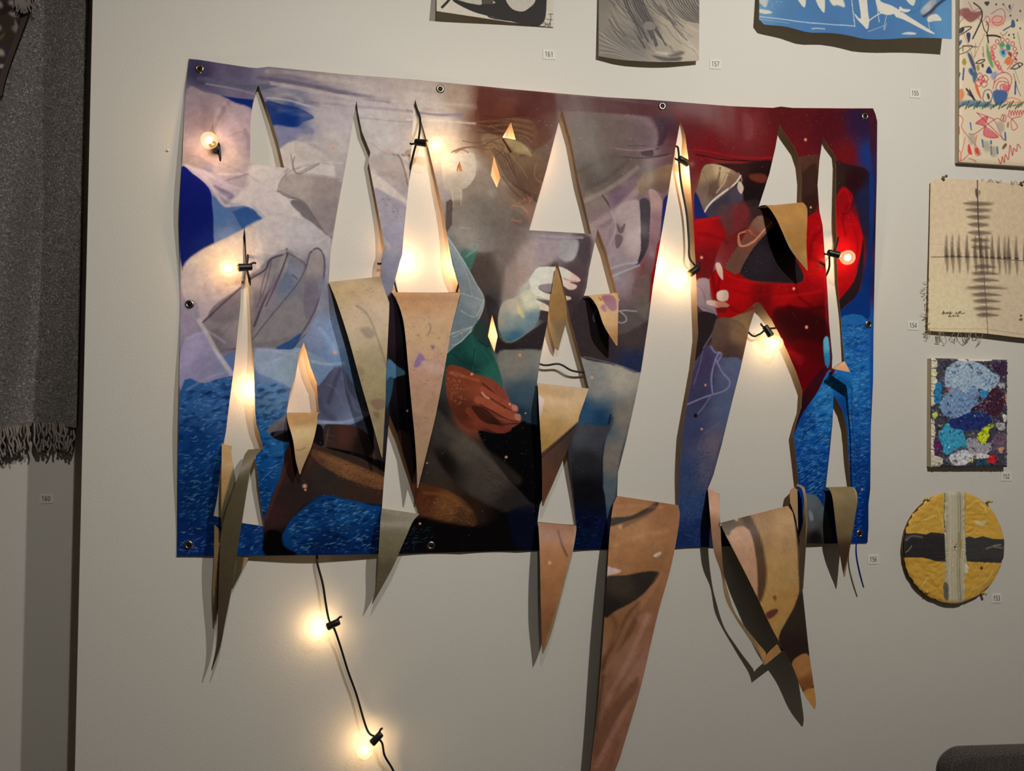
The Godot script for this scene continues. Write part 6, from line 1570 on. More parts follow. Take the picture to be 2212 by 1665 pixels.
func ink_brush(s: Dictionary) -> void:
	s.im.fill(tone([217, 209, 193]))
	p(s, [966, -30, 975, 2, 985, 13, 1020, 29, 1055, 37, 1100, 45, 1130, 51, 1155, 55, 1170, 50, 1179, 36, 1182, 0, 1184, -60, 1160, -100, 1060, -110, 990, -80], [39, 34, 33], 1, 1.0, false)
	p(s, [1090, -12, 1094, 2, 1101, 13, 1112, 21, 1130, 23, 1145, 14, 1157, 0, 1160, -30, 1140, -60, 1110, -60, 1094, -40], [204, 197, 184], 1, 1.0, false)
	p(s, [982, -2, 1000, 8, 1022, 12, 1040, 12, 1041, -4, 1060, -40, 1030, -60, 1000, -40], [199, 192, 177], 1, 1.0, false)
	p(s, [1041, -8, 1066, -8, 1067, 10, 1041, 11], [82, 75, 70], 1, 1, true)
	p(s, [1065, 2, 1071, 6, 1065, 9], [199, 192, 177], 1, 1, true)
	line(s, [976, -4, 966, 10, 954, 24], 5, [39, 34, 33], 1, 1.0)
	line(s, [1052, 33, 1060, 40, 1100, 44], 3, [39, 34, 33], 1, 1.0)
	specks(s, [1112, -10, 1150, -10, 1146, 8, 1128, 12], 40, 71, "2a2422", 1.0)
	line(s, [1191, 27, 1190, 58], 1.3, [68, 62, 57], 1, 1.0)
	line(s, [1186, 27, 1196, 27], 1.2, [68, 62, 57], 1, 1.0)
	line(s, [1182, 38, 1195, 39], 1.2, [68, 62, 57], 1, 1.0)
	line(s, [1175, 49, 1179, 45, 1180, 51, 1184, 47, 1186, 52, 1189, 46, 1190, 53], 1.2, [68, 62, 57], 1, 1.0)
	line(s, [1176, 53, 1182, 50, 1188, 55], 1.2, [69, 62, 57], 1, 1.0)
	grain(s, 62, 0.01)

func ink_wash(s: Dictionary) -> void:
	s.im.fill(tone([131, 121, 109]))
	p(s, [1285, -200, 1520, -200, 1520, 140, 1285, 140], [1300, 0, 117, 106, 95, 1340, 30, 140, 129, 115, 1300, 90, 125, 113, 102, 1320, 120, 118, 108, 98, 1400, 60, 104, 95, 86, 1440, 50, 167, 153, 135, 1450, 20, 146, 135, 122, 1490, 70, 176, 162, 144, 1490, 115, 190, 176, 156, 1420, 115, 152, 140, 125, 1500, 20, 135, 124, 111, 1380, 100, 109, 100, 91, 1460, 90, 169, 158, 138, 1400, -100, 124, 113, 104, 1400, -190, 157, 146, 130], 4, 1, true)
	swirl(s)
	p(s, [1390, 52, 1400, 47, 1412, 50, 1416, 60, 1408, 66, 1396, 66, 1390, 60], [118, 109, 100], 2, 1.0, false)
	p(s, [1404, 122, 1440, 128, 1470, 126, 1464, 133, 1430, 134], [47, 40, 35], 3, 1.0, false)
	p(s, [1440, 118, 1470, 112, 1476, 118, 1450, 126], [69, 62, 55], 3, 0.8, false)
	p(s, [1410, 114, 1450, 116, 1470, 110, 1440, 122], [221, 210, 190], 3, 0.7, false)

func cyanotype(s: Dictionary) -> void:
	s.im.fill(tone([70, 123, 173]))
	p(s, [1620, -260, 2070, -260, 2070, 120, 1620, 120], [1650, 20, 95, 146, 190, 1700, 40, 70, 121, 171, 1760, 30, 66, 116, 169, 1820, 50, 66, 119, 171, 1880, 70, 62, 112, 167, 1960, 60, 66, 119, 173, 2040, 60, 89, 146, 194, 1740, 60, 64, 119, 178, 1800, 68, 60, 110, 165, 1700, -150, 70, 122, 173, 1900, -200, 78, 127, 179], 4, 1, true)
	p(s, [1641, 18, 1660, 22, 1668, 28, 1655, 30, 1641, 26], [217, 213, 200], 2, 1.0, false)
	p(s, [1640, -4, 1660, -6, 1656, 14, 1648, 10], [217, 213, 200], 2, 0.8, false)
	hairs(s, [1640, -20, 1690, -20, 1690, 14, 1644, 16], 60, 9, "cfccc0", 0.6)
	p(s, [1717, -20, 1740, -20, 1738, 16, 1728, 8], [217, 213, 200], 1, 1.0, false)
	p(s, [1759, -20, 1781, -20, 1779, 28, 1769, 18, 1764, 6], [217, 213, 200], 1, 1.0, false)
	p(s, [1790, -10, 1816, -10, 1824, 16, 1808, 12, 1798, 12], [217, 213, 200], 2, 1.0, false)
	line(s, [1839, -30, 1841, 62], 2, [217, 213, 200], 1, 1.0)
	line(s, [1641, 35, 1719, 50, 1780, 56, 1841, 61], 2.4, [186, 207, 220], 1, 1.0)
	line(s, [1641, 41, 1700, 54], 1.5, [169, 196, 217], 1, 0.7)
	p(s, [1855, -20, 1871, -20, 1873, 41, 1872, 54, 1867, 68, 1858, 58, 1847, 44, 1843, 31, 1856, 42], [217, 213, 200], 1, 1.0, false)
	p(s, [1890, -16, 1903, 4, 1926, 15, 1956, 40, 2004, 80, 1991, 78, 1947, 49, 1931, 42, 1926, 34, 1915, 36, 1898, 30, 1893, 14], [217, 213, 200], 1, 1.0, false)
	line(s, [1870, 50, 1890, 36, 1910, 26], 3, [217, 213, 200], 1, 0.9)
	line(s, [1893, 4, 1894, 52], 2, [217, 213, 200], 1, 0.9)
	line(s, [1912, 32, 1906, 52, 1901, 70], 1.6, [217, 213, 201], 1, 0.8)
	line(s, [1909, 54, 1903, 70], 1.4, [218, 213, 201], 1, 0.8)
	p(s, [1941, 16, 1948, 22, 1962, 24, 1956, 30, 1945, 31, 1938, 26], [217, 213, 200], 1, 1.0, false)
	p(s, [1955, -10, 1976, -10, 1970, 15, 1958, 6], [217, 213, 200], 1, 1.0, false)
	p(s, [1982, 30, 1996, 12, 2016, -2, 2020, 16, 2008, 36, 1994, 40], [2000, 20, 177, 186, 194, 2010, 30, 116, 118, 131], 2, 1.0, false)
	p(s, [1996, 43, 2015, 35, 2025, 50, 2010, 52, 1996, 54], [217, 213, 201], 1, 1.0, false)
	line(s, [1996, 50, 1996, 72], 2, [218, 213, 201], 1, 0.8)
	line(s, [1988, 41, 2004, 30, 2020, 14, 2044, -4], 6, [36, 45, 76], 2, 0.9)
	line(s, [1940, 28, 1956, 32, 1974, 28, 1984, 14, 1986, -10], 1.6, [49, 97, 148], 1, 0.8)
	line(s, [1748, 67, 1760, 66, 1776, 67], 2.4, [218, 214, 201], 1, 0.9)
	p(s, [1936, 82, 1950, 77, 1966, 80, 1962, 84], [218, 214, 201], 1, 0.9, false)
	line(s, [1868, 74, 1884, 68, 1904, 60], 1.4, [218, 214, 201], 1, 0.8)
	line(s, [2046, 82, 2056, 66], 2, [218, 214, 201], 1, 0.8)
	line(s, [2048, 84, 2058, 60], 1.4, [218, 214, 201], 1, 0.6)
	line(s, [2056, -60, 2056, 84], 1.6, [217, 213, 200], 1, 0.7)
	line(s, [1640, -60, 1640, 40, 1646, 52], 2, [217, 213, 200], 1, 0.9)
	hairs(s, [1650, 0, 2050, 0, 2050, 80, 1700, 56], 220, 10, "3d78b4", 0.4)
	hairs(s, [1650, 0, 2050, 0, 2050, 80, 1700, 56], 160, 8, "8ab0cf", 0.3)

func flower_canvas(s: Dictionary) -> void:
	s.im.fill(tone([233, 215, 186]))
	p(s, [2060, -150, 2400, -150, 2400, 40, 2060, 40], [208, 193, 175], 8, 1, true)
	p(s, [2071.1, 20, 2095.6, 13.3, 2106.7, 22.2, 2128.9, 20, 2120, 33.3, 2102.2, 44.4, 2086.7, 33.3], [135, 71, 68], 3, 0.8, false)
	p(s, [2146.7, 35.6, 2171.1, 33.3, 2173.3, 51.1, 2140, 53.3], [227, 164, 153], 4, 0.7, false)
	p(s, [2068.9, 2.2, 2076.7, 4.4, 2075.6, 13.3, 2071.1, 13.3], [79, 95, 102], 2, 0.8, false)
	line(s, [2077.8, 53.3, 2084.4, 37.8, 2106.7, 22.2, 2122.2, 13.3], 1.3, [169, 68, 68], 1, 0.9)
	line(s, [2097.8, 0, 2113.3, 28.9, 2128.9, 42.2], 1.3, [169, 68, 68], 1, 1.0)
	line(s, [2108.9, 2.2, 2124.4, 15.6, 2126.7, 35.6, 2115.6, 62.2, 2106.7, 80], 3, [42, 35, 37], 1, 1.0)
	line(s, [2126.7, 40, 2131.1, 57.8, 2137.8, 66.7, 2141.1, 51.1, 2135.6, 42.2], 2, [42, 35, 37], 1, 1.0)
	line(s, [2072.2, 76.7, 2080, 57.8, 2104.4, 54.4, 2088.9, 66.7, 2073.3, 74.4], 2, [42, 35, 37], 1, 1.0)
	p(s, [2077.8, 66.7, 2082.2, 56.7, 2088.9, 57.8, 2084.4, 66.7], [42, 35, 37], 1, 1.0, false)
	line(s, [2071.1, 115.6, 2084.4, 97.8, 2106.7, 95.6, 2093.3, 108.9, 2073.3, 114.4], 1.8, [80, 80, 46], 1, 1.0)
	line(s, [2084.4, 95.6, 2117.8, 97.8], 1.4, [42, 35, 37], 1, 1.0)
	line(s, [2085.6, 97.8, 2085.6, 106.7], 3, [136, 125, 69], 1, 1.0)
	line(s, [2086.7, 66.7, 2097.8, 95.6, 2108.9, 122.2], 1.3, [198, 125, 69], 1, 1.0)
	line(s, [2110, 122.2, 2122.2, 93.3, 2133.3, 68.9], 1.3, [198, 125, 69], 1, 1.0)
	line(s, [2111.1, 120, 2113.3, 88.9], 1, [136, 102, 80], 1, 1.0)
	p(s, [2093.3, 68.9, 2100, 66.7, 2102.2, 73.3, 2098.9, 88.9, 2095.6, 82.2], [51, 66, 118], 1, 1.0, false)
	p(s, [2075.6, 88.9, 2083.3, 82.2, 2082.2, 91.1, 2076.7, 95.6], [51, 66, 118], 1, 1.0, false)
	p(s, [2084.4, 126.7, 2090, 122.2, 2093.3, 132.2, 2088.9, 137.8, 2084.4, 133.3], [170, 159, 69], 1, 1.0, false)
	p(s, [2115.6, 137.8, 2121.1, 137.8, 2121.1, 148.9, 2116.7, 148.9], [170, 154, 80], 1, 1.0, false)
	p(s, [2095.6, 111.1, 2103.3, 115.6, 2112.2, 137.8, 2113.3, 153.3, 2104.4, 137.8], [71, 80, 109], 2, 1.0, false)
	line(s, [2113.3, 133.3, 2122.2, 126.7, 2133.3, 125.6, 2124.4, 133.3, 2113.3, 133.3], 2, [42, 35, 38], 1, 1.0)
	p(s, [2126.7, 134.4, 2130.7, 135.6, 2130, 142.2, 2126.7, 141.1], [80, 51, 40], 1, 1.0, false)
	line(s, [2137.8, 73.3, 2155.6, 73.3, 2166.7, 76.7], 4, [42, 35, 37], 1, 1.0)
	line(s, [2137.8, 66.7, 2141.1, 88.9], 3, [42, 35, 37], 1, 1.0)
	p(s, [2137.8, 88.9, 2144.4, 111.1, 2152.2, 140, 2146.7, 140, 2137.8, 115.6], [105, 158, 85], 3, 0.9, false)
	p(s, [2142.2, 140, 2148.9, 151.1, 2146.7, 155.6, 2135.6, 153.3], [40, 69, 136], 1, 1.0, false)
	p(s, [2146.7, 155.6, 2160, 151.1, 2155.6, 164.4, 2148.9, 168.9], [136, 159, 193], 3, 0.8, false)
	line(s, [2144.9, 111.1, 2148.9, 106.2, 2153.3, 111.1, 2148.9, 116.4, 2144.9, 111.1], 1.5, [199, 51, 64], 1, 1.0)
	line(s, [2149.3, 97.8, 2153.3, 92.9, 2157.8, 97.8, 2153.3, 103.1, 2149.3, 97.8], 1.5, [198, 51, 64], 1, 1.0)
	line(s, [2156, 86.7, 2160, 81.8, 2164.4, 86.7, 2160, 92, 2156, 86.7], 1.5, [198, 51, 64], 1, 1.0)
	line(s, [2167.1, 82.2, 2171.1, 77.3, 2175.6, 82.2, 2171.1, 87.6, 2167.1, 82.2], 1.5, [198, 51, 64], 1, 1.0)
	line(s, [2178.2, 84.4, 2182.2, 79.6, 2186.7, 84.4, 2182.2, 89.8, 2178.2, 84.4], 1.5, [198, 51, 64], 1, 1.0)
	line(s, [2189.3, 91.1, 2193.3, 86.2, 2197.8, 91.1, 2193.3, 96.4, 2189.3, 91.1], 1.5, [198, 51, 64], 1, 1.0)
	line(s, [2193.8, 102.2, 2197.8, 97.3, 2202.2, 102.2, 2197.8, 107.6, 2193.8, 102.2], 1.5, [199, 51, 64], 1, 1.0)
	line(s, [2193.8, 115.6, 2197.8, 110.7, 2202.2, 115.6, 2197.8, 120.9, 2193.8, 115.6], 1.5, [199, 51, 64], 1, 1.0)
	line(s, [2194.9, 126.7, 2198.9, 121.8, 2203.3, 126.7, 2198.9, 132, 2194.9, 126.7], 1.5, [199, 51, 64], 1, 1.0)
	line(s, [2156, 133.3, 2160, 128.4, 2164.4, 133.3, 2160, 138.7, 2156, 133.3], 1.5, [199, 51, 64], 1, 1.0)
	line(s, [2160.4, 142.2, 2164.4, 137.3, 2168.9, 142.2, 2164.4, 147.6, 2160.4, 142.2], 1.5, [199, 51, 64], 1, 1.0)
	line(s, [2147.1, 120, 2151.1, 115.1, 2155.6, 120, 2151.1, 125.3, 2147.1, 120], 1.5, [199, 51, 64], 1, 1.0)
	line(s, [2146.7, 97.8, 2151.1, 115.6, 2155.6, 133.3, 2164.4, 142.2, 2173.3, 153.3], 4, [221, 80, 103], 2, 0.8)
	line(s, [2175.6, 133.3, 2184.4, 120, 2193.3, 128.9, 2182.2, 146.7], 1.6, [199, 51, 64], 1, 1.0)
	p(s, [2163.3, 91.1, 2173.3, 87.8, 2176.7, 95.6, 2168.9, 100], [98, 158, 113], 2, 1.0, false)
	p(s, [2178.9, 93.3, 2186.7, 92.2, 2188.9, 102.2, 2182.2, 105.6], [69, 136, 125], 2, 1.0, false)
	p(s, [2165.6, 104.4, 2177.8, 103.3, 2180, 113.3, 2175.6, 121.1, 2167.8, 115.6], [125, 181, 203], 2, 1.0, false)
	p(s, [2170, 106.7, 2175.6, 106.7, 2175.1, 114.4, 2171.1, 113.3], [40, 96, 158], 1, 1.0, false)
	p(s, [2182.2, 108.9, 2191.1, 111.1, 2190, 121.1], [147, 69, 46], 2, 1.0, false)
	p(s, [2176.7, 125.6, 2186.7, 121.1, 2191.1, 131.1, 2182.2, 137.8], [239, 127, 73], 1, 1.0, false)
	line(s, [2165.6, 100, 2182.2, 105.6], 1.2, [199, 51, 64], 1, 1.0)
	line(s, [2188.9, 145.6, 2204.4, 133.3, 2215.6, 135.6, 2200, 145.6, 2191.1, 144.4], 2, [42, 35, 38], 1, 1.0)
	line(s, [2205.6, 135.6, 2208.9, 142.2], 2.4, [42, 35, 38], 1, 1.0)
	line(s, [2114.7, 162.2, 2122.2, 154.2, 2129.8, 162.2, 2122.2, 170.2, 2114.7, 162.2], 1.5, [199, 51, 65], 1, 1.0)
	line(s, [2125.8, 166.7, 2133.3, 158.7, 2140.9, 166.7, 2133.3, 174.7, 2125.8, 166.7], 1.5, [199, 51, 65], 1, 1.0)
	line(s, [2123.6, 177.8, 2131.1, 169.8, 2138.7, 177.8, 2131.1, 185.8, 2123.6, 177.8], 1.5, [200, 51, 65], 1, 1.0)
	line(s, [2112.4, 175.6, 2120, 167.6, 2127.6, 175.6, 2120, 183.6, 2112.4, 175.6], 1.5, [200, 51, 65], 1, 1.0)
	line(s, [2118, 168.9, 2125.6, 160.9, 2133.1, 168.9, 2125.6, 176.9, 2118, 168.9], 1.5, [199, 51, 65], 1, 1.0)
	line(s, [2153.3, 177.8, 2157.8, 160, 2177.8, 153.3, 2191.1, 164.4, 2186.7, 186.7, 2173.3, 197.8, 2157.8, 188.9, 2164.4, 173.3, 2182.2, 175.6, 2186.7, 188.9, 2171.1, 193.3, 2166.7, 182.2, 2177.8, 177.8], 1.6, [200, 51, 65], 1, 1.0)
	line(s, [2151.1, 188.9, 2155.6, 173.3, 2171.1, 164.4, 2184.4, 173.3, 2182.2, 200, 2164.4, 197.8], 1.4, [200, 51, 65], 1, 1.0)
	p(s, [2171.1, 182.2, 2182.2, 180, 2184.4, 191.1, 2173.3, 191.1], [227, 96, 110], 3, 0.8, false)
	p(s, [2106.7, 153.3, 2116.7, 153.3, 2114.4, 168.9, 2108.9, 175.6], [69, 110, 136], 2, 1.0, false)
	p(s, [2097.8, 146.7, 2106.7, 144.4, 2108.9, 160, 2102.2, 157.8], [58, 103, 148], 2, 1.0, false)
	line(s, [2087.8, 144.4, 2085.6, 168.9], 4, [80, 87, 148], 1, 1.0)
	p(s, [2073.3, 151.1, 2081.1, 153.3, 2078.9, 164.4, 2074.4, 162.2], [51, 118, 125], 1, 1.0, false)
	line(s, [2200, 173.3, 2198.9, 200], 4, [69, 87, 159], 1, 1.0)
	line(s, [2195.6, 155.6, 2204.4, 188.9, 2211.1, 204.4], 1.4, [42, 35, 38], 1, 0.7)
	line(s, [2193.3, 133.3, 2208.9, 177.8], 1.2, [103, 96, 96], 1, 0.7)
	p(s, [2073.3, 195.6, 2084.4, 188.9, 2087.8, 204.4, 2075.6, 222.2], [222, 137, 81], 3, 1.0, false)
	p(s, [2111.1, 175.6, 2117.8, 184.4, 2126.7, 213.3, 2115.6, 195.6], [233, 110, 58], 1, 1.0, false)
	line(s, [2093.3, 188.9, 2111.1, 213.3], 4, [42, 36, 38], 1, 1.0)
	line(s, [2100, 191.1, 2112.2, 214.4], 3, [42, 36, 38], 1, 1.0)
	line(s, [2095.6, 200, 2106.7, 206.7], 2, [42, 36, 38], 1, 1.0)
	line(s, [2128.9, 206.7, 2133.3, 193.3, 2144.4, 191.1, 2150, 204.4, 2142.2, 217.8, 2131.1, 215.6, 2128.9, 206.7], 2, [103, 105, 119], 1, 1.0)
	p(s, [2137.8, 200, 2141.1, 198.9, 2144, 208.9, 2140.4, 211.1], [92, 69, 47], 1, 1.0, false)
	p(s, [2151.1, 195.6, 2164.4, 191.1, 2181.1, 195.6, 2180, 213.3, 2164.4, 224.4, 2154.4, 217.8], [540, 900, 82, 110, 150, 590, 960, 66, 99, 171], 2, 1.0, false)
	p(s, [2071.1, 217.8, 2106.7, 213.3, 2133.3, 217.8, 2151.1, 222.2, 2137.8, 228.9, 2084.4, 224.4], [200, 980, 121, 139, 160, 400, 1000, 109, 148, 174], 3, 1.0, false)
	line(s, [2073.3, 232.2, 2081.1, 223.3], 3, [60, 83, 54], 1, 0.85)
	line(s, [2079.3, 229.1, 2087.1, 220.7], 3, [47, 51, 47], 1, 0.85)
	line(s, [2085.3, 226, 2093.1, 218], 3, [81, 110, 69], 1, 0.85)
	line(s, [2091.3, 232.2, 2099.1, 215.3], 3, [60, 83, 54], 1, 0.85)
	line(s, [2097.3, 229.1, 2105.1, 223.3], 3, [47, 51, 47], 1, 0.85)
	line(s, [2103.3, 226, 2111.1, 220.7], 3, [81, 110, 69], 1, 0.85)
	line(s, [2109.3, 232.2, 2117.1, 218], 3, [60, 83, 54], 1, 0.85)
	line(s, [2115.3, 229.1, 2123.1, 215.3], 3, [47, 51, 47], 1, 0.85)
	line(s, [2121.3, 226, 2129.1, 223.3], 3, [81, 110, 69], 1, 0.85)
	line(s, [2127.3, 232.2, 2135.1, 220.7], 3, [60, 83, 54], 1, 0.85)
	line(s, [2133.3, 229.1, 2141.1, 218], 3, [47, 51, 47], 1, 0.85)
	line(s, [2139.3, 226, 2147.1, 215.3], 3, [81, 110, 69], 1, 0.85)
	line(s, [2145.3, 232.2, 2153.1, 223.3], 3, [60, 83, 54], 1, 0.85)
	line(s, [2151.3, 229.1, 2159.1, 220.7], 3, [47, 51, 47], 1, 0.85)
	line(s, [2157.3, 226, 2165.1, 218], 3, [81, 110, 69], 1, 0.85)
	line(s, [2163.3, 232.2, 2171.1, 215.3], 3, [60, 83, 54], 1, 0.85)
	line(s, [2169.3, 229.1, 2177.1, 223.3], 3, [47, 51, 47], 1, 0.85)
	line(s, [2175.3, 226, 2183.1, 220.7], 3, [81, 110, 69], 1, 0.85)
	line(s, [2181.3, 232.2, 2189.1, 218], 3, [60, 83, 54], 1, 0.85)
	line(s, [2187.3, 229.1, 2195.1, 215.3], 3, [47, 51, 47], 1, 0.85)
	line(s, [2193.3, 226, 2201.1, 223.3], 3, [81, 110, 69], 1, 0.85)
	line(s, [2199.3, 232.2, 2207.1, 220.7], 3, [60, 83, 54], 1, 0.85)
	line(s, [2205.3, 229.1, 2213.1, 218], 3, [47, 51, 47], 1, 0.85)
	line(s, [2211.3, 226, 2219.1, 215.3], 3, [81, 110, 69], 1, 0.85)
	line(s, [2175.6, 215.6, 2191.1, 207.8, 2211.1, 215.6, 2193.3, 218.9, 2177.8, 215.6], 1.6, [234, 114, 69], 1, 1.0)
	p(s, [2113.3, 262.2, 2137.8, 248.9, 2141.1, 252.2, 2133.3, 270, 2162.2, 291.1, 2155.6, 295.6, 2131.1, 288.9, 2132.2, 271.1], [223, 92, 106], 1, 0.75, false)
	line(s, [2115.6, 240, 2175.6, 300], 1.6, [201, 52, 65], 1, 1.0)
	line(s, [2113.3, 264.4, 2137.8, 248.9, 2131.1, 288.9, 2162.2, 293.3, 2133.3, 270, 2113.3, 264.4], 1.6, [201, 52, 65], 1, 1.0)
	line(s, [2098.9, 285.6, 2113.3, 285.6, 2155.6, 254.4, 2168.9, 257.8], 1.4, [149, 70, 70], 1, 1.0)
	line(s, [2116.7, 241.1, 2142.2, 250, 2155.6, 260, 2173.3, 300], 1.4, [201, 52, 65], 1, 1.0)
	line(s, [2171.1, 244.4, 2168, 255.6, 2172.9, 260, 2174.7, 248.9, 2171.1, 244.4], 1.4, [201, 51, 65], 1, 1.0)
	line(s, [2175.6, 244.4, 2172.4, 255.6, 2177.3, 260, 2179.1, 248.9, 2175.6, 244.4], 1.4, [201, 51, 65], 1, 1.0)
	line(s, [2184.4, 246.7, 2187.1, 235.6, 2190.2, 245.6], 1.5, [200, 51, 65], 1, 1.0)
	line(s, [2190.2, 246.7, 2192.9, 235.6, 2196, 245.6], 1.5, [200, 51, 65], 1, 1.0)
	line(s, [2196, 246.7, 2198.7, 235.6, 2201.8, 245.6], 1.5, [200, 51, 65], 1, 1.0)
	line(s, [2201.8, 246.7, 2204.4, 235.6, 2207.6, 245.6], 1.5, [200, 51, 65], 1, 1.0)
	line(s, [2207.6, 246.7, 2210.2, 235.6, 2213.3, 245.6], 1.5, [200, 51, 65], 1, 1.0)
	line(s, [2213.3, 246.7, 2216, 235.6, 2219.1, 245.6], 1.5, [200, 51, 65], 1, 1.0)
	line(s, [2182.2, 246.7, 2193.3, 255.6, 2204.4, 271.1, 2193.3, 277.8, 2191.1, 255.6, 2211.1, 248.9], 1.5, [201, 52, 65], 1, 1.0)
	line(s, [2072.2, 300, 2082.2, 326.7, 2091.1, 293.3], 1.3, [229, 81, 70], 1, 1.0)
	line(s, [2071.1, 253.3, 2077.8, 244.4, 2085.6, 255.6, 2084.4, 275.6, 2113.3, 311.1, 2124.4, 328.9, 2115.6, 333.3, 2111.1, 320, 2115.6, 288.9], 1.4, [201, 70, 65], 1, 1.0)
	p(s, [2112.2, 317.8, 2117.8, 317.8, 2122.2, 331.1, 2114.4, 328.9], [202, 77, 59], 1, 1.0, false)
	p(s, [2096.7, 311.1, 2100, 310, 2105.6, 331.1, 2096.7, 326.7], [229, 70, 59], 1, 1.0, false)
	p(s, [2073.3, 275.6, 2079.6, 268.9, 2080, 286.7, 2075.6, 286.7], [235, 104, 70], 1, 1.0, false)
	line(s, [2100, 328.9, 2086.7, 342.2, 2075.6, 346.7], 1.4, [218, 70, 70], 1, 1.0)
	line(s, [2082.2, 326.7, 2081.1, 344.4], 3, [230, 111, 93], 1, 0.8)
	line(s, [2097.8, 340, 2106.7, 342.2, 2115.6, 346.7], 1.4, [218, 70, 70], 1, 1.0)
	line(s, [2101.8, 262.2, 2104, 277.8], 3, [52, 106, 183], 1, 1.0)
	line(s, [2127.8, 300, 2130, 314.4], 4.4, [52, 106, 183], 1, 1.0)
	line(s, [2146.7, 302.2, 2147.1, 307.8], 4.4, [52, 106, 183], 1, 1.0)
	line(s, [2146.7, 314.4, 2147.8, 331.1], 4.4, [52, 106, 184], 1, 1.0)
	line(s, [2160, 315.6, 2161.1, 328.9], 4.4, [52, 106, 184], 1, 1.0)
	line(s, [2177.3, 284.4, 2178.2, 300], 4.4, [52, 106, 183], 1, 1.0)
	p(s, [2128.9, 304.4, 2142.2, 304.4, 2143.6, 322.2, 2133.3, 324.4], [172, 159, 140], 5, 0.7, false)
	p(s, [2144.4, 315.6, 2157.8, 315.6, 2159.1, 333.3, 2148.9, 335.6], [172, 159, 141], 5, 0.7, false)
	p(s, [2097.8, 288.9, 2111.1, 288.9, 2112.4, 306.7, 2102.2, 308.9], [172, 158, 140], 5, 0.7, false)
	p(s, [2160, 262.2, 2173.3, 262.2, 2174.7, 280, 2164.4, 282.2], [171, 158, 140], 5, 0.7, false)
	p(s, [2171.1, 315.6, 2177.8, 306.7, 2181.1, 311.1, 2173.3, 320], [127, 93, 59], 1, 1.0, false)
	p(s, [2182.2, 262.2, 2185.6, 261.1, 2184.4, 273.3, 2181.3, 271.1], [171, 126, 70], 1, 1.0, false)
	line(s, [2162.2, 340, 2168.9, 351.1, 2171.1, 335.6, 2175.6, 348.9, 2177.8, 331.1, 2184.4, 342.2, 2187.8, 311.1, 2193.3, 333.3, 2195.6, 317.8, 2202.2, 324.4, 2204.4, 308.9, 2211.1, 317.8], 1.8, [202, 52, 66], 1, 1.0)
	p(s, [2156, 3.8, 2159.8, 4.7, 2157.8, 8.2], [50, 44, 48], 1, 1.0, false)
	p(s, [2171.6, 3.8, 2175.3, 4.7, 2173.3, 8.2], [50, 44, 48], 1, 1.0, false)
	p(s, [2201.6, 38.2, 2205.3, 39.1, 2203.3, 42.7], [51, 44, 48], 1, 1.0, false)
	p(s, [2208.2, 56, 2212, 56.9, 2210, 60.4], [51, 44, 48], 1, 1.0, false)
	p(s, [2183.8, 70.4, 2187.6, 71.3, 2185.6, 74.9], [51, 44, 49], 1, 1.0, false)
	p(s, [2194.9, 76, 2198.7, 76.9, 2196.7, 80.4], [51, 44, 49], 1, 1.0, false)
	p(s, [2193.8, 69.3, 2197.6, 70.2, 2195.6, 73.8], [51, 44, 49], 1, 1.0, false)
	p(s, [2201.6, 109.3, 2205.3, 110.2, 2203.3, 113.8], [51, 44, 49], 1, 1.0, false)
	p(s, [2198.2, 122.7, 2202, 123.6, 2200, 127.1], [51, 44, 49], 1, 1.0, false)
	p(s, [2208.2, 18.2, 2212, 19.1, 2210, 22.7], [51, 44, 48], 1, 1.0, false)
	p(s, [2187.1, 28.2, 2190.9, 29.1, 2188.9, 32.7], [51, 44, 48], 1, 1.0, false)
	p(s, [2133.3, 0, 2143.3, 0, 2138.9, 8.9, 2133.3, 4.4], [68, 64, 68], 1, 1.0, false)
	p(s, [2184.4, 8.9, 2188.9, 6.7, 2188.4, 17.8], [64, 75, 102], 1, 1.0, false)
	line(s, [2173.3, 4.4, 2186.7, 22.2, 2195.6, 4.4], 1.4, [124, 117, 117], 1, 0.8)
	line(s, [2146.7, 26.7, 2164.4, 15.6, 2175.6, 20, 2175.6, 42.2, 2160, 51.1, 2148.9, 42.2, 2155.6, 31.1, 2171.1, 33.3, 2166.7, 44.4, 2151.1, 44.4], 1.5, [198, 51, 64], 1, 0.85)
	line(s, [2131.1, 40, 2137.8, 31.1, 2144.4, 40, 2135.6, 51.1], 1.4, [198, 51, 64], 1, 0.8)
	p(s, [2191.1, 41.1, 2196.7, 40, 2198.9, 53.3, 2191.1, 55.6], [68, 102, 135], 1, 1.0, false)
	line(s, [2173.3, 62.2, 2184.4, 55.6, 2193.3, 51.1], 3, [69, 95, 124], 1, 1.0)
	line(s, [2166.7, 66.7, 2173.3, 73.3, 2182.2, 64.4], 1.4, [42, 35, 37], 1, 0.6)
	line(s, [2204.4, 66.7, 2208.9, 88.9, 2212, 104.4], 1.4, [102, 109, 131], 1, 0.8)
	line(s, [2127.8, 111.1, 2131.1, 120, 2128.9, 97.8], 1.6, [80, 91, 125], 1, 0.8)

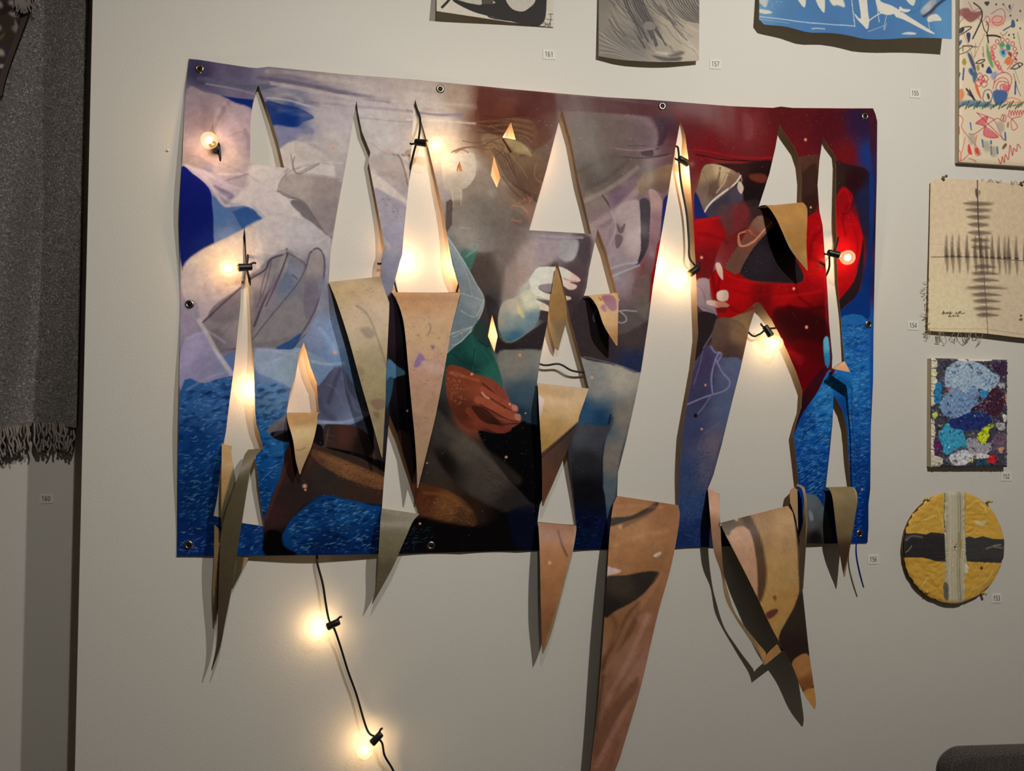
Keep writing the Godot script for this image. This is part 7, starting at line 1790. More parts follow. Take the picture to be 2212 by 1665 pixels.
func ink_cross(s: Dictionary) -> void:
	s.im.fill(tone([235, 211, 176]))
	p(s, [1990, 370, 2350, 370, 2350, 750, 1990, 750], [2040, 420, 230, 207, 173, 2080, 520, 236, 213, 177, 2180, 460, 222, 199, 167, 2040, 680, 239, 223, 184, 2190, 660, 222, 201, 170, 2300, 600, 222, 201, 170], 3, 1, true)
	p(s, [2042, 553.7, 2043, 531, 2046, 503.3, 2047.5, 533.6, 2049.6, 553.7], [80, 66, 56], 5, 0.75, false)
	p(s, [2042, 554.2, 2044.3, 571.4, 2046.8, 591.6, 2049.6, 554.2], [80, 66, 57], 5, 0.6, false)
	line(s, [2042.7, 553.2, 2048.8, 553.7], 3, [49, 38, 33], 1, 0.8)
	p(s, [2054.6, 553.7, 2055.6, 531, 2058.6, 503.3, 2060.2, 533.6, 2062.2, 553.7], [80, 66, 56], 5, 0.75, false)
	p(s, [2054.6, 554.2, 2056.9, 571.4, 2059.4, 591.6, 2062.2, 554.2], [80, 66, 57], 5, 0.6, false)
	line(s, [2055.4, 553.2, 2061.4, 553.7], 3, [49, 38, 33], 1, 0.8)
	p(s, [2068.5, 553.7, 2069.5, 531, 2072.5, 503.3, 2074, 533.6, 2076, 553.7], [80, 66, 56], 5, 0.75, false)
	p(s, [2068.5, 554.2, 2070.7, 571.4, 2073.3, 591.6, 2076, 554.2], [80, 66, 57], 5, 0.6, false)
	line(s, [2069.2, 553.2, 2075.3, 553.7], 3, [49, 38, 33], 1, 0.8)
	p(s, [2085.9, 554.8, 2086.9, 532, 2090.2, 504.3, 2091.9, 534.6, 2094, 554.8], [80, 66, 56], 5, 0.75, false)
	p(s, [2085.9, 555.3, 2088.2, 572.4, 2090.9, 592.6, 2094, 555.3], [80, 66, 57], 5, 0.6, false)
	line(s, [2086.6, 554.2, 2092.9, 554.8], 3, [49, 38, 33], 1, 0.8)
	p(s, [2103.8, 554.8, 2104.8, 532, 2107.8, 504.3, 2109.3, 534.6, 2111.4, 554.8], [80, 66, 56], 5, 0.75, false)
	p(s, [2103.8, 555.3, 2106.1, 572.4, 2108.6, 592.6, 2111.4, 555.3], [80, 66, 57], 5, 0.6, false)
	line(s, [2104.6, 554.2, 2110.6, 554.8], 3, [49, 38, 33], 1, 0.8)
	p(s, [2115.9, 554.8, 2117.2, 532, 2120.4, 504.3, 2122.2, 534.6, 2124.5, 554.8], [80, 66, 56], 5, 0.75, false)
	p(s, [2115.9, 555.3, 2118.4, 572.4, 2121.2, 592.6, 2124.5, 555.3], [80, 66, 57], 5, 0.6, false)
	line(s, [2116.7, 554.2, 2123.5, 554.8], 3, [49, 38, 33], 1, 0.8)
	p(s, [2128.3, 556.3, 2129, 533.6, 2131.8, 505.8, 2133.1, 536.1, 2134.8, 556.3], [80, 66, 56], 5, 0.75, false)
	p(s, [2128.3, 556.8, 2130, 573.9, 2132.6, 594.1, 2134.8, 556.8], [80, 66, 57], 5, 0.6, false)
	line(s, [2128.8, 555.8, 2134.1, 556.3], 3, [49, 38, 33], 1, 0.8)
	p(s, [2139.9, 556.3, 2141.1, 533.6, 2144.4, 505.8, 2146.2, 536.1, 2148.4, 556.3], [80, 66, 56], 5, 0.75, false)
	p(s, [2139.9, 556.8, 2142.4, 573.9, 2145.2, 594.1, 2148.4, 556.8], [80, 66, 57], 5, 0.6, false)
	line(s, [2140.6, 555.8, 2147.4, 556.3], 3, [49, 38, 33], 1, 0.8)
	p(s, [2154.2, 556.8, 2155.3, 534.1, 2158.3, 506.3, 2159.8, 536.6, 2161.8, 556.8], [80, 66, 56], 5, 0.75, false)
	p(s, [2154.2, 557.3, 2156.5, 574.4, 2159, 594.6, 2161.8, 557.3], [80, 66, 57], 5, 0.6, false)
	line(s, [2155, 556.3, 2161.1, 556.8], 3, [49, 38, 33], 1, 0.8)
	p(s, [2167.6, 557.3, 2168.4, 534.6, 2170.9, 506.8, 2172.2, 537.1, 2173.7, 557.3], [80, 66, 56], 5, 0.75, false)
	p(s, [2167.6, 557.8, 2169.4, 574.9, 2171.7, 595.1, 2173.7, 557.8], [80, 66, 57], 5, 0.6, false)
	line(s, [2168.1, 556.8, 2172.9, 557.3], 3, [49, 38, 33], 1, 0.8)
	p(s, [2175.2, 557.3, 2176.4, 534.6, 2179.7, 506.8, 2181.5, 537.1, 2183.8, 557.3], [80, 66, 56], 5, 0.75, false)
	p(s, [2175.2, 557.8, 2177.7, 574.9, 2180.5, 595.1, 2183.8, 557.8], [80, 66, 57], 5, 0.6, false)
	line(s, [2175.9, 556.8, 2182.8, 557.3], 3, [49, 38, 33], 1, 0.8)
	p(s, [2192.1, 558.8, 2193.1, 536.1, 2196.1, 508.3, 2197.6, 538.6, 2199.7, 558.8], [80, 66, 56], 5, 0.75, false)
	p(s, [2192.1, 559.3, 2194.4, 576.4, 2196.9, 596.6, 2199.7, 559.3], [80, 66, 57], 5, 0.6, false)
	line(s, [2192.8, 558.3, 2198.9, 558.8], 3, [49, 38, 33], 1, 0.8)
	p(s, [2211, 559.8, 2212, 537.1, 2215, 509.3, 2216.6, 539.6, 2218.6, 559.8], [80, 66, 56], 5, 0.75, false)
	p(s, [2211, 560.3, 2213.3, 577.5, 2215.8, 597.6, 2218.6, 560.3], [80, 66, 57], 5, 0.6, false)
	line(s, [2211.8, 559.3, 2217.8, 559.8], 3, [49, 38, 33], 1, 0.8)
	p(s, [2226.4, 560.3, 2227.4, 537.6, 2230.2, 509.8, 2231.7, 540.1, 2233.5, 560.3], [80, 66, 56], 5, 0.75, false)
	p(s, [2226.4, 560.8, 2228.4, 578, 2230.9, 598.1, 2233.5, 560.8], [80, 66, 57], 5, 0.6, false)
	line(s, [2226.9, 559.8, 2232.7, 560.3], 3, [49, 38, 33], 1, 0.8)
	p(s, [2081.1, 438.5, 2106.3, 434.9, 2118.9, 435.4, 2150, 439.5, 2121.5, 444, 2106.3, 443.5], [78, 65, 55], 4, 0.7, false)
	p(s, [2086.6, 452.3, 2106.8, 448.8, 2119.4, 449.3, 2144.9, 453.3, 2122, 457.9, 2106.8, 457.4], [79, 65, 55], 4, 0.7, false)
	p(s, [2089.2, 467.5, 2106.8, 463.9, 2119.4, 464.4, 2142.1, 468.5, 2122, 473, 2106.8, 472.5], [79, 65, 56], 4, 0.7, false)
	p(s, [2091.7, 483.9, 2106.8, 480.3, 2119.4, 480.8, 2139.4, 484.9, 2122, 489.4, 2106.8, 488.9], [79, 65, 56], 4, 0.7, false)
	p(s, [2091.2, 501.5, 2108.8, 498, 2121.5, 498.5, 2144.2, 502.5, 2124, 507.1, 2108.8, 506.6], [79, 65, 56], 4, 0.7, false)
	p(s, [2097.5, 517.9, 2110.1, 514.4, 2122.7, 514.9, 2139.9, 518.9, 2125.2, 523.5, 2110.1, 523], [79, 65, 56], 4, 0.7, false)
	p(s, [2098.2, 533.1, 2110.9, 529.5, 2123.5, 530, 2140.6, 534.1, 2126, 538.6, 2110.9, 538.1], [80, 66, 56], 4, 0.7, false)
	p(s, [2102.5, 576.7, 2117.7, 571.2, 2130.3, 572.2, 2152.5, 577.2, 2132.8, 579.2, 2117.7, 580.2], [80, 66, 57], 4, 0.75, false)
	p(s, [2097.5, 591.1, 2117.7, 585.5, 2130.3, 586.5, 2158.5, 591.6, 2132.8, 593.6, 2117.7, 594.6], [80, 66, 57], 4, 0.75, false)
	p(s, [2097.5, 605.7, 2117.7, 600.2, 2130.3, 601.2, 2158.5, 606.2, 2132.8, 608.2, 2117.7, 609.2], [81, 66, 57], 4, 0.75, false)
	p(s, [2082.9, 622.1, 2118.2, 616.6, 2130.8, 617.6, 2177.2, 622.6, 2133.3, 624.6, 2118.2, 625.6], [81, 67, 57], 4, 0.75, false)
	p(s, [2095.5, 637.2, 2118.2, 631.7, 2130.8, 632.7, 2162.1, 637.7, 2133.3, 639.8, 2118.2, 640.8], [81, 67, 57], 4, 0.75, false)
	p(s, [2098.7, 651.1, 2118.9, 645.6, 2131.5, 646.6, 2159.8, 651.6, 2134.1, 653.6, 2118.9, 654.7], [81, 67, 57], 4, 0.75, false)
	p(s, [2099.3, 667.5, 2119.4, 662, 2132, 663, 2160.3, 668, 2134.6, 670, 2119.4, 671], [81, 67, 58], 4, 0.75, false)
	p(s, [2104.8, 681.4, 2119.9, 675.8, 2132.6, 676.9, 2154.8, 681.9, 2135.1, 683.9, 2119.9, 684.9], [82, 67, 58], 4, 0.75, false)
	p(s, [2108.8, 407.9, 2112.6, 407.9, 2113.9, 425.6, 2110.1, 423.1], [78, 64, 55], 3, 0.9, false)
	p(s, [2115.9, 410.5, 2119.4, 413, 2117.7, 423.1], [78, 64, 55], 3, 0.7, false)
	line(s, [2113.4, 387.7, 2114.4, 460.9, 2116.9, 521.5, 2118.9, 551.7], 2.6, [72, 58, 49], 1, 0.95)
	line(s, [2125.2, 556.8, 2125.2, 612.3, 2127.5, 662.7, 2128.5, 723.3], 1.6, [98, 81, 69], 1, 0.9)
	line(s, [2011.7, 554.8, 2086.1, 554.8, 2124, 556.3, 2161.8, 559.3, 2209.7, 563.3, 2313.2, 569.4], 1.6, [96, 80, 66], 1, 0.9)
	line(s, [2005.4, 710.2, 2060.9, 710.7, 2126.5, 710.7], 1.2, [195, 169, 133], 1, 0.9)
	line(s, [2129, 711.9, 2209.7, 723.3, 2313.2, 733.4], 1.2, [172, 148, 121], 1, 0.9)
	line(s, [2010.5, 525.2, 2076, 531.5, 2136.6, 521.5, 2288, 531.5], 1, [208, 185, 152], 1, 0.8)
	line(s, [2033.2, 679.1, 2036.9, 671.6, 2035.7, 678.4, 2038.7, 675.3, 2040.2, 678.4, 2043.2, 674.8, 2044.5, 678.4, 2047, 674.1, 2048.8, 678.4, 2051.3, 672.8, 2050.8, 678.4, 2054.6, 675.3], 1.5, [86, 72, 60], 1, 1.0)
	line(s, [2060.9, 678.4, 2063.4, 675.3, 2066, 678.4, 2071, 672.8, 2068.5, 678.4, 2072.3, 672.8, 2073.5, 677.4, 2081.1, 676.6], 1.5, [86, 72, 60], 1, 1.0)
	line(s, [2047, 682.4, 2050.8, 680.9, 2047, 684.2, 2053.3, 684.2], 1.5, [86, 72, 60], 1, 1.0)
	line(s, [2055.4, 683.4, 2057.1, 680.9, 2058.9, 683.4, 2055.9, 683.9], 1.4, [86, 72, 60], 1, 1.0)
	line(s, [2062.2, 680.4, 2061.9, 684.4], 1.4, [86, 72, 60], 1, 1.0)
	line(s, [2066, 680.4, 2064.9, 683.9, 2068.5, 682.9, 2066, 681.9], 1.4, [86, 72, 60], 1, 1.0)
	p(s, [2199.7, 680.4, 2203.4, 679.9, 2202.7, 684.2, 2199.7, 683.9], [86, 72, 60], 1, 1.0, false)
	p(s, [2197.1, 689.2, 2204.2, 688, 2204.2, 692.5, 2197.6, 693], [87, 72, 60], 1, 0.8, false)
	specks(s, [2012, 395, 2210, 400, 2210, 720, 2010, 710], 60, 72, "6a5a4a", 0.8)
	grain(s, 63, 0.015)

func impasto(s: Dictionary) -> void:
	s.im.fill(tone([79, 77, 92]))
	blots(s, [2010, 770, 2180, 772, 2180, 1012, 2010, 1012], 360, 5.0, 81, "3a3646", 0.9)
	blots(s, [2010, 770, 2180, 772, 2180, 1012, 2010, 1012], 150, 4.0, 82, "b9b4b0", 0.8)
	blots(s, [2010, 770, 2180, 772, 2180, 1012, 2010, 1012], 90, 4.0, 83, "3f7a8e", 0.8)
	blots(s, [2130, 780, 2178, 780, 2178, 1000, 2140, 960], 60, 4.0, 84, "4c2a4e", 0.8)
	p(s, [2010.7, 773.3, 2020, 773.3, 2024.7, 787.2, 2019.1, 805.9, 2024.7, 828.2, 2015.4, 846.8, 2019.1, 869.2, 2011.7, 871], [239, 236, 211], 1, 1.0, false)
	p(s, [2009.8, 912, 2018.2, 913.8, 2018.2, 982.7, 2009.8, 984.6], [239, 230, 209], 1, 1.0, false)
	p(s, [2009.8, 984.6, 2035.9, 990.2, 2028.4, 1008.8, 2009.8, 1008.8], [226, 218, 200], 2, 1.0, false)
	line(s, [2010.7, 777.9, 2019.1, 780.2], 1.4, [52, 47, 52], 1, 0.8)
	line(s, [2010.7, 794.7, 2019.1, 796.9], 1.4, [52, 47, 52], 1, 0.8)
	line(s, [2010.7, 811.4, 2019.1, 813.7], 1.4, [53, 48, 53], 1, 0.8)
	line(s, [2010.7, 828.2, 2019.1, 830.4], 1.4, [53, 48, 53], 1, 0.8)
	line(s, [2010.7, 843.1, 2019.1, 845.3], 1.4, [53, 48, 53], 1, 0.8)
	line(s, [2010.7, 854.3, 2019.1, 856.5], 1.4, [53, 48, 53], 1, 0.8)
	line(s, [2010.7, 880.3, 2019.1, 882.6], 1.4, [54, 49, 54], 1, 0.8)
	line(s, [2010.7, 895.2, 2019.1, 897.5], 1.4, [54, 49, 54], 1, 0.8)
	line(s, [2010.7, 913.8, 2019.1, 916.1], 1.4, [55, 50, 55], 1, 0.8)
	line(s, [2010.7, 941.8, 2019.1, 944], 1.4, [55, 50, 55], 1, 0.8)
	line(s, [2010.7, 969.7, 2019.1, 971.9], 1.4, [56, 51, 56], 1, 0.8)
	p(s, [2011.7, 802.1, 2021.9, 802.1, 2021.9, 811.4, 2013.5, 811.4], [239, 237, 176], 1, 1.0, false)
	p(s, [2039.6, 820.8, 2043.3, 796.5, 2058.2, 783.5, 2076.8, 777.9, 2106.6, 781.7, 2128.9, 792.8, 2142, 804, 2158.7, 813.3, 2153.2, 828.2, 2138.3, 846.8, 2114.1, 839.4, 2099.2, 854.3, 2076.8, 846.8, 2058.2, 839.4, 2043.3, 835.6], [380, 280, 224, 228, 233, 370, 400, 216, 220, 218, 500, 250, 205, 221, 237, 640, 220, 148, 187, 234, 780, 270, 126, 165, 219, 520, 420, 101, 140, 205, 640, 330, 188, 207, 239, 760, 400, 174, 186, 209, 860, 350, 219, 230, 235, 900, 400, 128, 197, 239, 840, 490, 239, 239, 219], 1, 1.0, false)
	p(s, [2020, 830.1, 2030.3, 824.5, 2034, 843.1, 2030.3, 869.2, 2017.2, 869.2, 2018.2, 846.8], [240, 460, 42, 130, 211, 250, 580, 50, 156, 191], 1, 1.0, false)
	p(s, [2045.2, 839.4, 2054.5, 835.6, 2056.3, 843.1, 2048.9, 846.8], [239, 118, 93], 1, 1.0, false)
	p(s, [2037.7, 859.8, 2043.3, 854.3, 2045.2, 861.7, 2039.6, 866.4], [239, 239, 239], 1, 1.0, false)
	p(s, [2028.4, 872.9, 2050.8, 843.1, 2069.4, 839.4, 2088, 850.5, 2099.2, 831.9, 2114.1, 846.8, 2110.3, 865.4, 2115.9, 872.9, 2101, 884.1, 2091.7, 891.5, 2084.3, 897.1, 2063.8, 902.7, 2043.3, 898.9, 2032.1, 887.8], [330, 640, 145, 157, 200, 460, 560, 134, 167, 221, 450, 700, 127, 149, 209, 560, 620, 140, 157, 199, 660, 540, 96, 178, 239, 640, 650, 110, 193, 239, 540, 500, 231, 231, 212, 560, 760, 120, 125, 174], 1, 1.0, false)
	p(s, [2115.9, 843.1, 2132.7, 846.8, 2128.9, 858, 2117.8, 859.8], [58, 166, 239], 1, 1.0, false)
	p(s, [2132.7, 852.4, 2143.8, 839.4, 2158.7, 843.1, 2166.2, 865.4, 2160.6, 891.5, 2143.8, 898.9, 2121.5, 887.8, 2097.3, 887.8, 2099.2, 880.3, 2121.5, 869.2], [71, 36, 54], 1, 1.0, false)
	p(s, [2045.2, 906.4, 2065.6, 902.7, 2095.4, 889.6, 2121.5, 891.5, 2140.1, 898.9, 2140.1, 913.8, 2121.5, 926.9, 2099.2, 928.7, 2076.8, 930.6, 2060.1, 925, 2050.8, 915.7], [420, 880, 31, 59, 142, 600, 900, 34, 72, 168, 760, 840, 36, 48, 105, 700, 930, 42, 55, 119], 1, 1.0, false)
	p(s, [2047, 912, 2054.5, 925, 2076.8, 928.7, 2086.1, 952.9, 2086.1, 964.1, 2069.4, 966, 2043.3, 982.7, 2034, 960.4, 2026.5, 939.9, 2034, 926.9], [300, 1020, 57, 149, 239, 450, 1030, 31, 150, 168, 500, 1120, 88, 211, 239, 380, 1150, 75, 201, 239], 1, 1.0, false)
	p(s, [2108.5, 943.6, 2117.8, 930.6, 2134.5, 915.7, 2147.6, 919.4, 2134.5, 928.7, 2136.4, 939.9, 2128.9, 952.9, 2127.1, 967.8, 2117.8, 969.7, 2117.8, 956.7], [760, 1020, 225, 239, 49, 780, 1140, 225, 239, 47], 1, 1.0, false)
	line(s, [2121.5, 925, 2138.3, 915.7, 2147.6, 918.5], 2.5, [169, 207, 42], 1, 1.0)
	p(s, [2013.5, 893.4, 2022.8, 889.6, 2023.8, 898.9, 2017.2, 904.5], [206, 231, 117], 1, 1.0, false)
	p(s, [2088, 947.4, 2108.5, 947.4, 2117.8, 958.5, 2140.1, 956.7, 2142, 971.6, 2114.1, 984.6, 2099.2, 986.5, 2089.8, 969.7], [640, 1120, 156, 154, 167, 720, 1200, 221, 221, 229, 840, 1150, 173, 167, 176], 1, 1.0, false)
	p(s, [2143.8, 943.6, 2166.2, 934.3, 2175.5, 943.6, 2175.5, 973.4, 2155, 979, 2143.8, 969.7], [122, 97, 122], 1, 1.0, false)
	p(s, [2155, 967.8, 2166.2, 966, 2166.2, 977.1, 2156.9, 977.1], [221, 172, 133], 1, 1.0, false)
	p(s, [2130.8, 984.6, 2147.6, 982.7, 2154.1, 990.2, 2147.6, 1001.3, 2134.5, 997.6], [228, 35, 48], 1, 1.0, false)
	p(s, [2050.8, 982.7, 2076.8, 971.6, 2089.8, 973.4, 2095.4, 992, 2084.3, 1003.2, 2061.9, 1005.1, 2050.8, 993.9], [460, 1270, 239, 239, 239, 540, 1320, 231, 231, 239], 1, 1.0, false)
	p(s, [2089.8, 980.9, 2127.1, 979, 2134.5, 988.3, 2101, 990.2], [239, 239, 239], 1, 1.0, false)
	p(s, [2106.6, 995.8, 2125.2, 992, 2128.9, 1005.1, 2108.5, 1005.1], [43, 82, 109], 1, 1.0, false)
	p(s, [2091.7, 993.9, 2101, 990.2, 2099.2, 999.5], [239, 239, 121], 1, 1.0, false)
	p(s, [2169.9, 854.3, 2176.4, 852.4, 2176.4, 869.2, 2171.8, 871], [239, 166, 141], 1, 1.0, false)
	p(s, [2164.3, 895.2, 2173.6, 897.1, 2171.8, 910.1, 2166.2, 908.3], [239, 239, 232], 1, 1.0, false)
	p(s, [2149.4, 913.8, 2168, 913.8, 2169.9, 926.9, 2156.9, 928.7], [960, 920, 195, 195, 190], 1, 1.0, false)
	p(s, [2073.1, 774.2, 2140.1, 775.1, 2136.4, 779.8, 2099.2, 779.8, 2075, 779.8], [236, 226, 218], 1, 1.0, false)
	p(s, [2142, 787.2, 2166.2, 779.8, 2173.6, 794.7, 2169.9, 811.4, 2155, 805.9], [72, 47, 79], 1, 1.0, false)
	p(s, [2017.2, 947.4, 2032.1, 954.8, 2034, 977.1, 2019.1, 980.9], [102, 43, 102], 1, 1.0, false)
	p(s, [2155, 828.2, 2168, 828.2, 2168, 839.4, 2158.7, 837.5], [190, 192, 197], 1, 1.0, false)
	blots(s, [2040, 790, 2150, 790, 2150, 900, 2040, 900], 110, 2.2, 200, "dfe4e8", 0.6)
	blots(s, [2040, 800, 2150, 800, 2150, 900, 2040, 900], 111, 3.4, 201, "5f86bc", 0.6)
	blots(s, [2030, 790, 2120, 790, 2100, 850, 2036, 850], 112, 2.2, 202, "a9bcd4", 0.6)
	blots(s, [2070, 860, 2170, 850, 2160, 940, 2060, 930], 113, 3.4, 203, "1c2a66", 0.6)
	blots(s, [2100, 850, 2170, 840, 2170, 900, 2110, 900], 114, 2.2, 204, "7a3c50", 0.5)
	blots(s, [2012, 775, 2176, 778, 2176, 1006, 2012, 1006], 115, 3.4, 205, "1e1a26", 0.6)
	blots(s, [2012, 775, 2176, 778, 2176, 1006, 2012, 1006], 116, 2.2, 206, "e6e0d6", 0.6)
	blots(s, [2012, 930, 2176, 930, 2176, 1006, 2012, 1006], 117, 3.4, 207, "6c7c8c", 0.6)
	blots(s, [2030, 930, 2090, 930, 2090, 980, 2030, 980], 118, 2.2, 208, "58b4dc", 0.6)
	blots(s, [2012, 775, 2176, 778, 2176, 1006, 2012, 1006], 119, 3.4, 209, "5c3468", 0.6)
	blots(s, [2040, 790, 2150, 790, 2150, 900, 2040, 900], 60, 2.0, 85, "cfd6dc", 0.5)
	blots(s, [2040, 790, 2150, 790, 2150, 900, 2040, 900], 70, 2.4, 86, "3c5588", 0.5)

func yellow_disc(s: Dictionary) -> void:
	s.im.fill(tone([239, 218, 88]))
	p(s, [1942.8, 1052, 2173.4, 1052, 2173.4, 1307.7, 1942.8, 1307.7], [300, 400, 229, 188, 85, 450, 300, 235, 194, 97, 850, 480, 239, 218, 118, 850, 300, 217, 172, 74, 960, 520, 236, 194, 84, 350, 950, 233, 176, 60, 300, 1100, 223, 158, 60, 850, 1000, 234, 174, 62, 900, 1100, 237, 174, 65], 4, 1, true)
	line(s, [1965.7, 1138.7, 1995.3, 1120.5, 2015.9, 1111.3], 2.2, [239, 239, 148], 2, 0.7)
	line(s, [2020.5, 1095.3, 2029.6, 1115.9, 2034.2, 1138.7], 2.2, [239, 239, 148], 2, 0.7)
	line(s, [2084.4, 1095.3, 2109.5, 1081.6, 2130, 1106.8], 2.2, [239, 239, 146], 2, 0.7)
	line(s, [2118.6, 1111.3, 2125.5, 1097.6, 2116.3, 1088.5], 2.2, [239, 239, 147], 2, 0.7)
	line(s, [1983.9, 1271.1, 1999.9, 1248.3, 2015.9, 1239.2], 2.2, [239, 239, 158], 2, 0.7)
	line(s, [2088.9, 1275.7, 2125.5, 1255.2, 2143.7, 1225.5, 2146, 1207.2], 2.2, [239, 239, 157], 2, 0.7)
	line(s, [1965.7, 1102.2, 1983.9, 1088.5, 1995.3, 1095.3], 2.2, [239, 239, 146], 2, 0.7)
	line(s, [1995.3, 1122.7, 2020.5, 1111.3], 2.2, [239, 239, 148], 2, 0.7)
	line(s, [1967.9, 1127.3, 1999.9, 1125], 2.4, [207, 149, 55], 2, 0.6)
	line(s, [2084.4, 1111.3, 2125.5, 1109], 2.4, [205, 147, 54], 2, 0.6)
	line(s, [1988.5, 1225.5, 2015.9, 1259.7, 2034.2, 1282.6], 2.4, [219, 158, 59], 2, 0.6)
	line(s, [2148.3, 1209.5, 2139.2, 1243.7, 2120.9, 1266.6], 2.4, [218, 157, 59], 2, 0.6)
	line(s, [1961.1, 1239.2, 1988.5, 1271.1, 2029.6, 1291.7], 2.4, [220, 159, 59], 2, 0.6)
	p(s, [2102.6, 1125, 2125.5, 1125, 2120.9, 1134.2, 2107.2, 1131.9], [239, 239, 199], 3, 0.8, false)
	p(s, [1945.1, 1152.4, 1974.8, 1151.3, 1995.3, 1153.6, 2011.3, 1149, 2034.2, 1152.4, 2041, 1157, 2041, 1209.5, 2015.9, 1209.5, 1988.5, 1202.6, 1949.7, 1202.6], [300, 620, 71, 71, 74, 300, 700, 29, 27, 36, 450, 720, 27, 25, 34, 150, 640, 98, 93, 74], 1, 1, true)
	p(s, [2077.5, 1161.6, 2088.9, 1157, 2102.6, 1161.6, 2118.6, 1157, 2139.2, 1162.7, 2168.9, 1163.8, 2168.9, 1214.1, 2125.5, 1214.1, 2102.6, 1211.8, 2077.5, 1209.5], [800, 680, 34, 34, 43, 950, 700, 29, 27, 44, 1040, 660, 134, 127, 103, 900, 830, 65, 70, 78], 1, 1, true)
	line(s, [2125.5, 1184.4, 2139.2, 1179.8, 2159.7, 1182.1], 3, [162, 153, 142], 2, 0.8)
	line(s, [2141.5, 1177.5, 2157.4, 1175.3], 3, [218, 198, 153], 2, 0.7)
	line(s, [1954.2, 1166.1, 1965.7, 1157, 1988.5, 1159.3], 4, [151, 151, 143], 2, 0.6)
	line(s, [1954.2, 1191.2, 1961.1, 1184.4, 1965.7, 1177.5], 2, [219, 213, 190], 1, 0.7)
	p(s, [2036.9, 1061.1, 2057, 1058.8, 2079.8, 1061.1, 2081, 1157, 2082.1, 1198.1, 2087.8, 1225.5, 2083.2, 1239.2, 2079.8, 1248.3, 2079.8, 1296.3, 2043.3, 1297.4, 2036.4, 1284.8, 2039.9, 1225.5, 2036.4, 1157], [560, 250, 196, 196, 182, 600, 600, 210, 213, 196, 580, 900, 204, 206, 193, 600, 1150, 209, 212, 198, 690, 300, 224, 210, 160, 680, 1000, 234, 187, 109], 1, 1, true)
	line(s, [2041, 1061.1, 2041.9, 1111.3, 2041.5, 1179.8, 2040.1, 1225.5, 2042.4, 1294], 2.5, [175, 178, 167], 2, 0.7)
	line(s, [2047.9, 1061.1, 2048.8, 1111.3, 2048.3, 1179.8, 2046.9, 1225.5, 2049.2, 1294], 2.0833333333333335, [239, 239, 239], 2, 0.7)
	line(s, [2054.7, 1061.1, 2055.6, 1111.3, 2055.2, 1179.8, 2053.8, 1225.5, 2056.1, 1294], 2.916666666666667, [218, 218, 206], 2, 0.7)
	line(s, [2064.3, 1061.1, 2065.2, 1111.3, 2064.7, 1179.8, 2063.4, 1225.5, 2065.7, 1294], 2.5, [153, 150, 130], 2, 0.7)
	line(s, [2068.9, 1061.1, 2069.8, 1111.3, 2069.3, 1179.8, 2067.9, 1225.5, 2070.2, 1294], 2.0833333333333335, [105, 99, 85], 2, 0.7)
	line(s, [2072.5, 1061.1, 2073.4, 1111.3, 2073, 1179.8, 2071.6, 1225.5, 2073.9, 1294], 1.6666666666666667, [203, 192, 153], 2, 0.7)
	line(s, [2076.4, 1061.1, 2077.3, 1111.3, 2076.8, 1179.8, 2075.5, 1225.5, 2077.8, 1294], 2.0833333333333335, [239, 239, 218], 2, 0.7)
	p(s, [2035.3, 1259.7, 2043.3, 1259.7, 2044.4, 1291.7, 2036.4, 1289.4], [95, 92, 86], 2, 0.8, false)
	p(s, [2079.8, 1211.8, 2087.8, 1220.9, 2087.8, 1234.6, 2082.1, 1232.3], [239, 239, 208], 1, 1.0, false)
	p(s, [2066.1, 1147.9, 2071.8, 1166.1, 2070.7, 1188.9, 2067.3, 1179.8], [175, 152, 90], 2, 0.8, false)
	p(s, [2114.5, 1223.2, 2119.1, 1223.2, 2119.5, 1228.2, 2115, 1228.7], [99, 78, 50], 1, 1.0, false)
	line(s, [2038.7, 1065.7, 2036.4, 1111.3, 2037.8, 1147.9], 1.8, [60, 60, 54], 1, 0.7)
	line(s, [2081, 1065.7, 2080.3, 1115.9, 2081.2, 1157], 1.4, [87, 82, 65], 1, 0.6)

